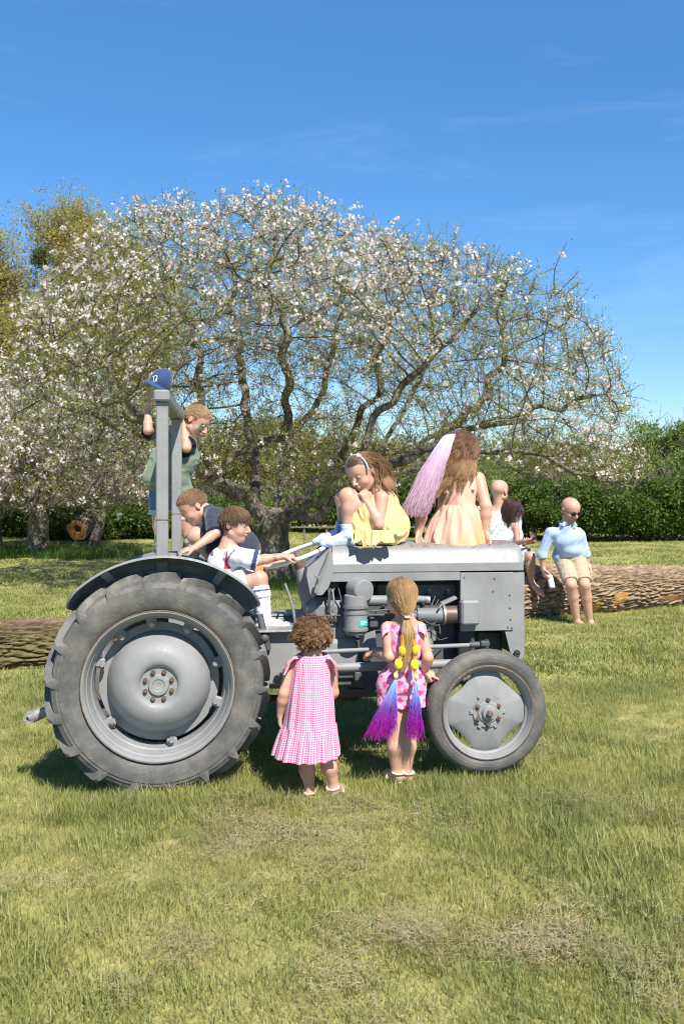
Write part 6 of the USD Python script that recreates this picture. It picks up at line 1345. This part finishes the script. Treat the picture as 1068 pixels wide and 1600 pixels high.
obj('side_mark', tube(np.array([on_crown(-.78, .55), on_crown(-.86, .42), on_crown(-.84, .30)]), .0034, 6), wh, t)

# ---- girl in the yellow dress, sitting with her knees up on the hood
Yy = 5.97; r = np.random.default_rng(6); ztop = W((0, 0, zt))[2] + .012
def on_hood(px, Y): q = at(px, 0, Y); q[2] = ztop; return q
P = Person('girl in yellow sundress and pale blue socks, knees drawn up on the hood', on_hood(590, Yy))
H = Head(J(566, 737, Yy - .06), (-.60, -.66, -.40), (-.30, -.10, .93), .218)
S = Field(); neck = J(590, 767, Yy); pel = on_hood(598, Yy) + vec(0, 0, .085); sn, sf = J(596, 778, Yy - .12), J(590, 772, Yy + .10); fr = vec(-1, -.2, 0)
H.add(S, neck, .032); torso(S, neck, pel, sn, sf, 1.05, fr)
el, wr = J(592, 820, Yy - .16), J(574, 786, Yy - .14); arm(S, sn, el, wr, 1.1, (.036, .030, .028, .020)); hand(S, wr, (-.35, -.05, 1), (-.5, .8, .1), .95, -1, 1.25)
el2, wr2 = J(572, 815, Yy + .05), J(566, 786, Yy - .08); arm(S, sf, el2, wr2, 1.1, (.036, .030, .028, .020)); hand(S, wr2, (.3, -.15, 1), (.6, -.6, .1), .95, 1, 1.3)
kn, an = J(543, 776, Yy - .10), J(543, 836, Yy - .12); leg(S, pel + vec(.0, -.07, .0), kn, an, 1.08, (.072, .047, .044, .028), back=(.9, 0, 0)); foot(S, an, J(508, 843, Yy - .14), 1.1)
kn2, an2 = J(537, 780, Yy + .06), J(534, 830, Yy + .05); leg(S, pel + vec(0, .07, 0), kn2, an2, 1.08, (.072, .047, .044, .028), back=(.9, 0, 0)); foot(S, an2, J(496, 838, Yy + .03), 1.1)
P.body(S, .0055, [H]); H.eyes(P.x, P.b, skin_m, shut=.88)
S = Field(); R = torso(S, neck, pel, sn, sf, 1.13, fr, chest=(1.12, 1.12), belly=1.2); S.p = S.p[:3]
for p_, k_, w_ in ((pel + vec(0, -.07, 0), kn, .088), (pel + vec(0, .07, 0), kn2, .088)): d = unit(k_ - p_); S.cone(p_, k_ - d * .075, .105, w_ * .80, .05, cut=[(k_ - d * .085, d)])
S.cone(on_hood(606, Yy - .02) + vec(0, 0, .09), on_hood(566, Yy - .10) + vec(0, 0, .05), .115, .050, .06); S.cone(on_hood(552, Yy - .10) + vec(0, 0, .12), on_hood(562, Yy - .12) + vec(0, 0, .035), .045, .04, .05)
zt_d = J(0, 783, Yy)[2]
P.wear('sundress', S, .0045, (.60, .47, .20), (.016, 19., 61), dirv=vec(-.25, .1, 1), extra=lambda Q, d: np.maximum(np.maximum(d, (Q - vec(0, 0, zt_d)) @ unit(vec(-.25, 0, 1))), -(Q[:, 2] - ztop + .004)), mat=cloth('yellow_cloth', attr=True, rough=.85))
V = []; nn = 40
for i in range(nn + 1):
    t_ = i / nn; b = on_hood(548 + 66 * t_, Yy - .17 - .05 * math.sin(t_ * PI))
    for j in range(6): q = j / 5; V.append(b + vec(.012 * math.sin(t_ * 31 + q), -.03 - .055 * q + .012 * math.sin(t_ * 44), .07 * (1 - q) ** 1.5 + .012 + .020 * q * max(0, math.sin(t_ * 37)) - .03 * q * (t_ > .2) * (t_ < .6)))
m = trimesh.Trimesh(np.array(V), grid_faces(nn + 1, 6, False), process=False); P.put('dress_hem', m, cloth_col, col=np.tile([.60, .46, .19], (len(V), 1)))
for s_, y in ((sn, 0), (sf, 0)): 
    a, b = s_ + vec(.03, .04 if s_ is sn else -.04, -.03), s_ + vec(-.02, .05 if s_ is sn else -.05, .02); m = tube(curve([s_ + vec(.05, .05 if s_ is sn else -.05, -.09), s_ + vec(.02, .045 if s_ is sn else -.045, .012), s_ + vec(-.05, .05 if s_ is sn else -.05, -.06)], 10), .006, 8); P.put('strap', m, cloth_col, col=np.tile([.62, .48, .19], (len(m.vertices), 1)))
for kk, aa, tt_, up_ in ((kn, an, J(505, 843, Yy - .14), 0), (kn2, an2, J(493, 839, Yy + .03), 1)):
    S = Field(); d = unit(aa - kk); S.cone(aa - d * .085, aa, .041, .036, .02, cut=[(aa - d * .062, -d)]); foot(S, aa, tt_, 1.28)
    def sk(V, C, aa=aa, d=d, f=up_):
        if f: C[V[:, 0] > aa[0] - .03] = (.12, .22, .50)
        k = np.abs((V - aa) @ d + .035) < .004; C[k] = (.34, .42, .55)
        C[meshkit.noise(V * 55, 8) > .80] = (.35, .42, .60)
    P.wear('sock', S, .0048, (.44, .52, .66), (.004, 24., 63), paint=sk)
def long_hair(x): y, z = x[:, 1], x[:, 2]; return z > np.where(y > .05, .56 + .24 * np.clip((y - .05) / .2, 0, 1), np.where(y > -.12, .48, .15))
c0, c1 = (.075, .036, .018), (.17, .088, .042)
cm = cap_mesh(H, long_hair, 1.04); P.put('hair_base', cm, hair_m, col=np.tile([.07, .036, .019], (len(cm.vertices), 1)))
n = 3000; q, w, nn = scalp(H, lambda x: long_hair(x) & ((x[:, 1] < .02) | (x[:, 2] > .80)), n, r, 1.04); t = np.stack([np.sign(q[:, 0]) * (.65 + 0 * q[:, 0]), -1.0 - .4 * (q[:, 1] > .1), -.5 + 0 * q[:, 0]], 1) @ H.R.T; t -= nn * (t * nn).sum(1, keepdims=True)
cols = [head_col(H, 1.06), ('e', H.w((0, .24, .32)), H.R, np.array([.43, .40, .46]) * H.s), ('c', sn, sf, .058), ('c', neck, pel, .11)]
face = q[:, 1] > .12; ln = np.where(face, .22, .31) * r.uniform(.7, 1.1, n)
st = flow(w, t + nn * .15 * np.linalg.norm(t, axis=1, keepdims=True), ln * .92, 16, (.10, .03, -1), cols, r, .09, curl=.20, cturn=1.8, stiff=.58, wind=(.0, .0, 0), clump=160, gather=.06, early=(.45, .45, -.15))
ql = H.l(st.reshape(-1, 3)).reshape(st.shape); clear = ~((ql[:, :, 1] > .13) & (ql[:, :, 2] < .72) & (np.abs(ql[:, :, 0]) < .46)).any(1)
P.hair('hair', st[clear], np.linspace(.0027, .0014, 16), c0, c1, r, tipc=(.24, .13, .062))
band = np.array([H.w([math.cos(a) * .41, .17 - .10 * math.sin(a), .60 + .42 * math.sin(a)]) for a in np.linspace(-.1, PI + .1, 26)]); m = tube(band, .0065, 8); P.put('headband', m, cloth_col, col=np.tile([.36, .36, .42], (len(m.vertices), 1)))
m = cat([trimesh.creation.icosphere(2, .012).apply_translation(band[k] + r.normal(0, .006, 3)) for k in (15, 16, 17, 18)]); P.put('headband_flower', m, cloth_col, col=np.tile([.78, .77, .78], (len(m.vertices), 1)))

# ---- girl in the peach dress, seen from behind on the hood
Yp = 6.07; r = np.random.default_rng(7)
P = Person('girl in peach dress with lilac hairpiece sitting on the hood, back turned', on_hood(705, Yp))
H = Head(J(722, 704, Yp + .03), (.86, .50, -.10), (0.05, 0, 1), .235)
S = Field(); neck = J(716, 738, Yp); pel = on_hood(707, Yp + .02) + vec(0, 0, .085); sl, sr = J(682, 752, Yp - .02), J(747, 748, Yp + .02); fr = vec(.2, 1, 0)
H.add(S, neck, .034); torso(S, neck, pel, sl, sr, 1.15, fr)
el, wr = J(759, 792, Yp - .05), J(758, 833, Yp - .06); arm(S, sr, el, wr, 1.22); hand(S, wr, (.1, -.35, -.55), (-.1, -.6, -.7), 1.0, 1, .2)
el2, wr2 = J(659, 800, Yp - .04), J(654, 832, Yp - .05); arm(S, sl, el2, wr2, 1.22); hand(S, wr2, (-.1, -.35, -.55), (.1, -.6, -.7), 1.0, -1, .2)
for s_ in (-.08, .10): leg(S, pel + vec(s_, .02, 0), pel + vec(s_ + .05, .34, -.01), pel + vec(s_ + .07, .40, -.33), 1.15)
P.body(S, .0055, [H])
peach_m = cloth('peach_cloth', attr=True, rough=.8); rings = []
for py, xl, xr, dep, amp, cnt in ((744, 690, 741, .085, .01, 9), (758, 684, 746, .098, .01, 9), (775, 684, 744, .102, .012, 9), (787, 687, 741, .100, .012, 12), (790, 686, 743, .104, .03, 17), (797, 682, 748, .115, .055, 15), (810, 675, 754, .130, .075, 13), (825, 668, 758, .148, .085, 13), (838, 663, 762, .160, .085, 13), (847, 660, 763, .165, .04, 11), (852, 660, 763, .168, .04, 11)):
    a, b = J(xl, py, Yp), J(xr, py, Yp); b2 = b
    c = mid(a, b); c[2] = max(c[2], ztop - .022); rings.append((c, (b - a) / 2, vec(0, dep, 0), amp, cnt, 1.3))
m, uv = ringloft(rings, 140); wrinkle(m, .011, 13., 71)
def ptint(V): n = meshkit.fbm(V * 7.0, 3, 72); C = np.tile([.62, .37, .27], (len(V), 1)); C[n > .60] = (.60, .38, .20); C[(n > .47) & (n < .50)] = (.62, .33, .27); return C
C = ptint(m.vertices); ky = (m.vertices[:, 0] > J(738, 0, Yp)[0]) & (m.vertices[:, 2] < J(0, 790, Yp)[2]) & (meshkit.noise(m.vertices * vec(30, 30, 6), 5) > .45); C[ky] = (.66, .30, .13)
P.put('dress', m, peach_m, col=C)
for s_ in (sl, sr):
    i = unit(neck - s_) * vec(1, 1, 0); m = tube(curve([s_ + i * .05 + vec(0, -.085, -.07), s_ + i * .045 + vec(0, -.03, .036), s_ + i * .045 + vec(0, .05, .03), s_ + i * .04 + vec(0, .09, -.06)], 14), .014, 8); P.put('strap', m, peach_m, col=np.tile([.66, .45, .32], (len(m.vertices), 1)))
keep = long_hair; cm = cap_mesh(H, keep, 1.04); P.put('hair_base', cm, hair_m, col=np.tile([.05, .026, .015], (len(cm.vertices), 1)))
n = 3200; q, w, nn = scalp(H, keep, n, r, 1.045); t = (q - [0, .05, 1.02]) @ H.R.T; t -= nn * (t * nn).sum(1, keepdims=True); k = q[:, 1] < .15
back = vec(-.30, -.10, 0); cols = [head_col(H, 1.07), ('c', sl, sr, .062), ('c', neck, pel, .118)]
st = flow(w, t * .6 + nn * .05 * np.linalg.norm(t, axis=1, keepdims=True) + vec(-.25, -.1, 0) * np.linalg.norm(t, axis=1, keepdims=True), r.uniform(.27, .38, n) * np.where(k, 1, .85), 20, (-.34, -.10, -1), cols, r, .07, curl=.40, cturn=4.0, stiff=.74, clump=150, gather=.09)
P.hair('hair', st, np.linspace(.0030, .0015, 20), (.050, .025, .014), (.115, .056, .029), r, tipc=(.26, .14, .062))
top = J(708, 678, Yp - .09); pts = [top, J(700, 684, Yp - .11), J(686, 712, Yp - .14), J(670, 745, Yp - .15), J(656, 780, Yp - .14), J(648, 806, Yp - .12)]
t_ = tail(pts, [.010, .030, .044, .054, .060, .066], 2600, 24, .012); t_ = t_ + (r.normal(0, .008, (2600, 1, 3)) + .020 * np.sin(np.linspace(0, 8, t_.shape[1])[None, :, None] + (np.arange(2600) % 9)[:, None, None] * .9) * np.array([1, .3, .4])) * np.linspace(0, 1, t_.shape[1])[None, :, None]; kc = t_.shape[1]; col = np.zeros((2600, kc, 3)); f = np.linspace(0, 1, kc)
for c in range(3): col[:, :, c] = np.interp(f, [0, .35, .6, 1], np.array([[.42, .40, .62], [.52, .44, .62], [.60, .40, .53], [.62, .42, .52]])[:, c])
col *= r.uniform(.82, 1.12, (2600, 1, 1)); tag(curves('hairpiece', t_ - P.b, np.linspace(.0022, .0013, kc), hair_m, P.x, np.clip(col, 0, .95)), label='lilac to pink false hairpiece streaming down her back')

# ---- adults by the log on the right
def sunglasses(P, H, w=.165):
    dk = simple('dark_lens_%d' % len(_used), (.012, .010, .010), .25, spec=.25); m = []
    for x in (-1, 1):
        c = H.w((w * x, .445, .475)); R = H.R
        m.append(trimesh.creation.icosphere(2, 1.0)); m[-1].vertices = c + (m[-1].vertices * np.array([.145, .035, .10]) * H.s) @ R.T
        m.append(tube([H.w((.29 * x, .40, .50)), H.w((.40 * x, .18, .50)), H.w((.41 * x, -.04, .49))], .012 * H.s, 6))
    m.append(tube([H.w((-.06, .465, .50)), H.w((.06, .465, .50))], .012 * H.s, 6)); P.put('sunglasses', cat(m), dk)
Ym = 11.3; r = np.random.default_rng(8); g = 1.42
P = Person('bald man in pale blue shirt and khaki shorts leaning against the log', gp(912, Ym))
H = Head(J(891, 796, Ym), (.42, -.82, -.38), (.10, -.28, .95), .262, False)
S = Field(); neck = J(884, 822, Ym + .06); pel = J(890, 872, Ym + .16); sl, sr = J(859, 833, Ym + .06), J(906, 835, Ym + .10); fr = vec(.2, -1, 0)
H.add(S, neck, .058); torso(S, neck, pel, sl, sr, 1.35, fr, belly=1.35, hipw=.13)
el, wr = J(846, 866, Ym + .08), J(848, 888, Ym + .10); arm(S, sl, el, wr, g); hand(S, wr, (.28, -.15, -1), (1, .2, .2), 1.5, 1, .9)
el2, wr2 = J(914, 866, Ym + .14), J(918, 884, Ym + .14); arm(S, sr, el2, wr2, g); hand(S, wr2, (.18, -.1, -1), (-.8, -.3, 0), 1.5, -1, .5)
K1, A1, K2, A2 = J(892, 914, Ym - .12), J(901, 971, Ym + .0), J(913, 914, Ym - .10), J(921, 972, Ym + .02)
leg(S, J(880, 876, Ym + .14), K1, A1, g, (.066, .043, .044, .025), back=Y_); leg(S, J(902, 876, Ym + .14), K2, A2, g, (.066, .043, .044, .025), back=Y_)
foot(S, A1, A1 + vec(.10, -.22, -.05), 1.55); foot(S, A2, A2 + vec(.06, -.23, -.05), 1.55)
def stubble(V, C, H=H):
    q = H.l(V); ins = np.abs(q - [0, 0, .5]).max(1) < .62; k = ins & (q[:, 2] < .30) & (q[:, 1] > .05) & (q[:, 2] > -.05); C[k] = C[k] * .62 + np.array([.05, .035, .03]); k = ins & (q[:, 1] < .05) & (q[:, 2] > .3) & (q[:, 2] < .66); C[k] *= np.array([.80, .80, .82])
P.body(S, .007, [H], tone=1.0, flush=2.2, paint=stubble); sunglasses(P, H)
S = Field(); torso(S, neck - vec(0, 0, .02), pel + vec(0, 0, .02), sl, sr, 1.48, fr, chest=(1.1, 1.12), belly=1.5, hipw=.138); S.p = S.p[:5]
for sh, e, w_ in ((sl, el, wr), (sr, el2, wr2)): S.chain([sh, e], [.056, .054], .03); S.cone(e, mid(e, w_, .25), .056, .056, .02, cut=[(mid(e, w_, .22), unit(w_ - e))])
S.cone(mid(sl, sr, .08), mid(sl, sr, .92), .056, .056, .03); S.cone(neck - vec(0, 0, .07), neck + vec(0, 0, .06), .088, .074, .02, cut=[(neck + vec(0, 0, .034), vec(.1, -.45, 1))])
def shirt(V, C):
    px = V[:, 0] / V[:, 1] * F + CX; py = (CAM_H - V[:, 2]) / V[:, 1] * F + HY; k = (np.abs(px - np.interp(py, [822, 875], [889, 896])) < .7) & (V[:, 1] < Ym + .1); C[k] = (.30, .37, .50)
P.wear('shirt', S, .007, (.33, .42, .57), (.013, 8., 81), dirv=vec(.6, 0, .8), paint=shirt)
m = cat([box(J(882, 820, Ym + .02) + vec(-.0, -.03, 0), (.085, .02, .055), trimesh.transformations.euler_matrix(.3, .5, .5)[:3, :3], .004), box(J(895, 821, Ym - .01), (.08, .02, .055), trimesh.transformations.euler_matrix(.3, -.5, -.3)[:3, :3], .004)]); P.put('collar', m, cloth_col, smooth=False, col=np.tile([.46, .56, .70], (len(m.vertices), 1)))
S = Field(); S.ell(pel, np.eye(3), (.175, .145, .11), .04)
for h_, k_ in ((J(880, 876, Ym + .14), K1), (J(902, 876, Ym + .14), K2)): d = unit(k_ - h_); S.cone(h_, k_, .100, .084, .014, cut=[(k_ - d * .05, d)])
P.wear('shorts', S, .007, (.39, .31, .21), (.007, 13., 82))
for a_, v_ in ((A1, vec(.10, -.22, -.05)), (A2, vec(.06, -.23, -.05))):
    d = unit(v_ * [1, 1, 0]); R = np.stack([np.cross(d, Z_), d, Z_], 1); m = cat([box(a_ + d * .07 - Z_ * .075, (.095, .27, .02), R, .008), tube([a_ + d * .04 + R[:, 0] * .045 - Z_ * .06, a_ + d * .13 - Z_ * .035, a_ + d * .04 - R[:, 0] * .045 - Z_ * .06], .008, 6)]); P.put('flip_flop', m, cloth_col, smooth=False, col=np.tile([.06, .04, .03], (len(m.vertices), 1)))
m = tube(np.array([wr2 + .034 * (math.cos(a) * X_ + math.sin(a) * Y_) for a in np.linspace(0, 2 * PI, 17)]), .012, 6, False); P.put('watch', m, cloth_col, col=np.tile([.55, .55, .52], (len(m.vertices), 1)))
hc = wr + unit(vec(.28, -.15, -1)) * .13 + vec(.045, 0, 0); cd_ = unit(vec(.12, -.45, -.9)); t = thing('drinks_can', 'slim white and lilac drinks can hanging from the hand of the blue shirt man', 'can', hc)
wcan = simple('white_can', (.74, .72, .78), .3, .2, .05); vcan = simple('lilac_can', (.26, .20, .42), .3, .2, .1)
M = np.eye(4); u_, v_, d_ = frame_of(cd_); M[:3, 0] = u_; M[:3, 1] = d_; M[:3, 2] = np.cross(u_, d_)
obj('can_body', lathe([(-.05, .0005), (-.05, .024), (-.04, .033), (.10, .033)], 28).apply_transform(M), wcan, t, smooth=30); obj('can_base', lathe([(.10, .033), (.115, .031), (.118, .026), (.116, .0005)], 28).apply_transform(M), vcan, t, smooth=30)

Yw = 11.9; r = np.random.default_rng(9)
P = Person('bald man in a white T-shirt seen from behind, sitting past the hood end', gp(780, Yw))
H = Head(J(780, 767, Yw), (.70, .70, -.10), (0, 0, 1), .262, False)
S = Field(); neck = J(779, 790, Yw); pel = J(778, 872, Yw + .05); sl, sr = J(749, 802, Yw), J(804, 803, Yw + .05); fr = vec(.3, 1, 0)
H.add(S, neck, .060); torso(S, neck, pel, sl, sr, 1.4, fr, belly=1.3, hipw=.13)
el, wr = J(801, 842, Yw - .02), J(812, 852, Yw + .16); arm(S, sr, el, wr, g, (.036, .031, .029, .020)); hand(S, wr, (.6, .6, .2), (0, 0, 1), 1.5, 1, .6)
el2, wr2 = J(750, 845, Yw), J(765, 866, Yw + .2); arm(S, sl, el2, wr2, g); hand(S, wr2, (.6, .6, -.2), (0, 0, -1), 1.5, -1, .5)
for s_ in (-.1, .1): leg(S, pel + vec(s_, .03, 0), pel + vec(s_ + .1, .46, .0), pel + vec(s_ + .12, .50, -.52), g)
P.body(S, .008, [H], flush=2.0); sunglasses(P, H)
S = Field(); torso(S, neck - vec(0, 0, .03), pel, sl, sr, 1.52, fr, chest=(1.1, 1.12), belly=1.4, hipw=.14); S.p = S.p[:5]
for sh, e in ((sl, el2), (sr, el)): d = unit(e - sh); S.cone(sh, sh + d * .25, .082, .088, .03, cut=[(sh + d * .235, d)])
def dots(V, C):
    for q in ((772, 816), (775, 823), (771, 828), (777, 832), (773, 838), (758, 830), (762, 838)): C[np.linalg.norm(V - J(*q, V[:, 1].min() + .0), axis=1) < -1] = 0; pxy = np.stack([V[:, 0] / V[:, 1] * F + CX, (CAM_H - V[:, 2]) / V[:, 1] * F + HY], 1); C[(np.linalg.norm((pxy - q) / [1.3, .8], axis=1) < 1) & (V[:, 1] < Yw)] = (.05, .07, .14)
P.wear('t_shirt', S, .008, (.64, .67, .71), (.012, 9., 91), paint=dots)
S = Field(); S.ell(pel, np.eye(3), (.19, .16, .13), .04)
for s_ in (-.1, .1): S.cone(pel + vec(s_, .03, 0), pel + vec(s_ + .09, .38, 0), .115, .09, .03)
P.wear('shorts', S, .009, (.14, .17, .24), (.010, 10., 92))

Yf = 11.75; r = np.random.default_rng(10)
P = Person('dark haired barefoot woman in white top sitting on the log with a drink', gp(825, Yf))
H = Head(J(800, 796, Yf + .1), (.96, -.22, -.10), (.02, 0, 1), .245, False)
S = Field(); neck = J(797, 820, Yf + .12); pel = J(800, 866, Yf + .2); sn, sf = J(806, 826, Yf + .02), J(796, 824, Yf + .30); fr = vec(.95, -.2, 0)
H.add(S, neck, .045); torso(S, neck, pel, sn, sf, 1.2, fr, chest=(1, 1.15), hipw=.125)
el, wr = J(811, 846, Yf - .04), J(816, 840, Yf - .14); wr = J(819, 845, Yf - .16); arm(S, sn, J(808, 848, Yf - .02), wr, 1.15); hand(S, wr, (.9, -.35, .15), (-.1, .3, .9), 1.3, -1, .8)
arm(S, sf, J(812, 850, Yf + .3), J(824, 848, Yf + .02), 1.15); hand(S, J(824, 848, Yf + .02), (.5, -.8, .1), (0, .3, 1), 1.3, 1, .7)
K1, A1, K2, A2 = J(828, 870, Yf - .14), J(829, 908, Yf - .10), J(824, 868, Yf + .05), J(822, 905, Yf + .02)
leg(S, pel + vec(.02, -.07, 0), K1, A1, 1.25, (.068, .046, .045, .025)); leg(S, pel + vec(.02, .08, 0), K2, A2, 1.25, (.068, .046, .045, .025))
foot(S, A1, A1 + vec(.11, -.16, -.12), 1.35); foot(S, A2, A2 + vec(.11, -.14, -.12), 1.35); P.body(S, .008, [H], tone=.88); sunglasses(P, H)
S = Field(); torso(S, neck, pel, sn, sf, 1.3, fr, chest=(1.06, 1.22), belly=1.1); S.p = S.p[:3]; P.wear('top', S, .008, (.74, .74, .76), (.008, 10., 95), extra=lambda Q, d: np.maximum(d, Q[:, 2] - J(0, 829, Yf)[2]))
S = Field(); S.ell(pel, np.eye(3), (.16, .18, .12), .04)
for p_, k_ in ((pel + vec(.02, -.07, 0), K1), (pel + vec(.02, .08, 0), K2)): S.cone(p_, mid(p_, k_, .86), .105, .095, .04, cut=[(mid(p_, k_, .9), unit(k_ - p_))])
def floral(V, C): n = meshkit.noise(V * 30, 3); C[n > .58] = (.10, .17, .20); C[n < .30] = (.62, .62, .60)
P.wear('skirt', S, .007, (.30, .36, .40), (.010, 10., 96), paint=floral)
def fullcap(x): y, z = x[:, 1], x[:, 2]; return z > np.where(y > .1, .55 + .25 * np.clip((y - .1) / .2, 0, 1), np.where(y > -.15, .45, .05))
cm = cap_mesh(H, fullcap, 1.05); P.put('hair_base', cm, hair_m, col=np.tile([.018, .010, .009], (len(cm.vertices), 1)))
n = 1500; q, w, nn = scalp(H, fullcap, n, r, 1.05); t = (q - [0, .1, 1.02]) @ H.R.T; t -= nn * (t * nn).sum(1, keepdims=True)
P.hair('hair', flow(w, t + nn * .1, r.uniform(.14, .24, n), 12, (-.30, 0, -1), [head_col(H, 1.07), face_guard(H), ('c', sn, sf, .08)], r, .05, stiff=.62, clump=60), np.linspace(.005, .003, 12), (.018, .010, .009), (.050, .026, .020), r)
gq = wr + vec(.10, -.05, .05); t = thing('drinking_glass', 'small clear drinking glass in the hand of the woman on the log', 'glass', gq)
glass_m = usdkit.material(stage, L('clear_glass'), {'f': ('fresnel', {'IOR': 1.45}), 'a': ('transparent_bsdf', {'color': (.92, .88, .92)}), 'b': ('glossy_bsdf', {'roughness': .05, 'color': (.9, .9, .9)}), 'm': ('mix_closure', {})}, [('f.fac', 'm.fac'), ('a.BSDF', 'm.closure1'), ('b.BSDF', 'm.closure2')], surface='m.closure')
obj('tumbler', lathe([(-.045, .0005), (-.045, .026), (.05, .034), (.05, .0315), (-.038, .024), (-.038, .0005)], 24, 'z'), glass_m, t, smooth=30)
obj('drink', lathe([(-.036, .0005), (-.036, .023), (.005, .027), (.005, .0005)], 24, 'z'), simple('rose_drink', (.50, .22, .25), .1), t, smooth=30)
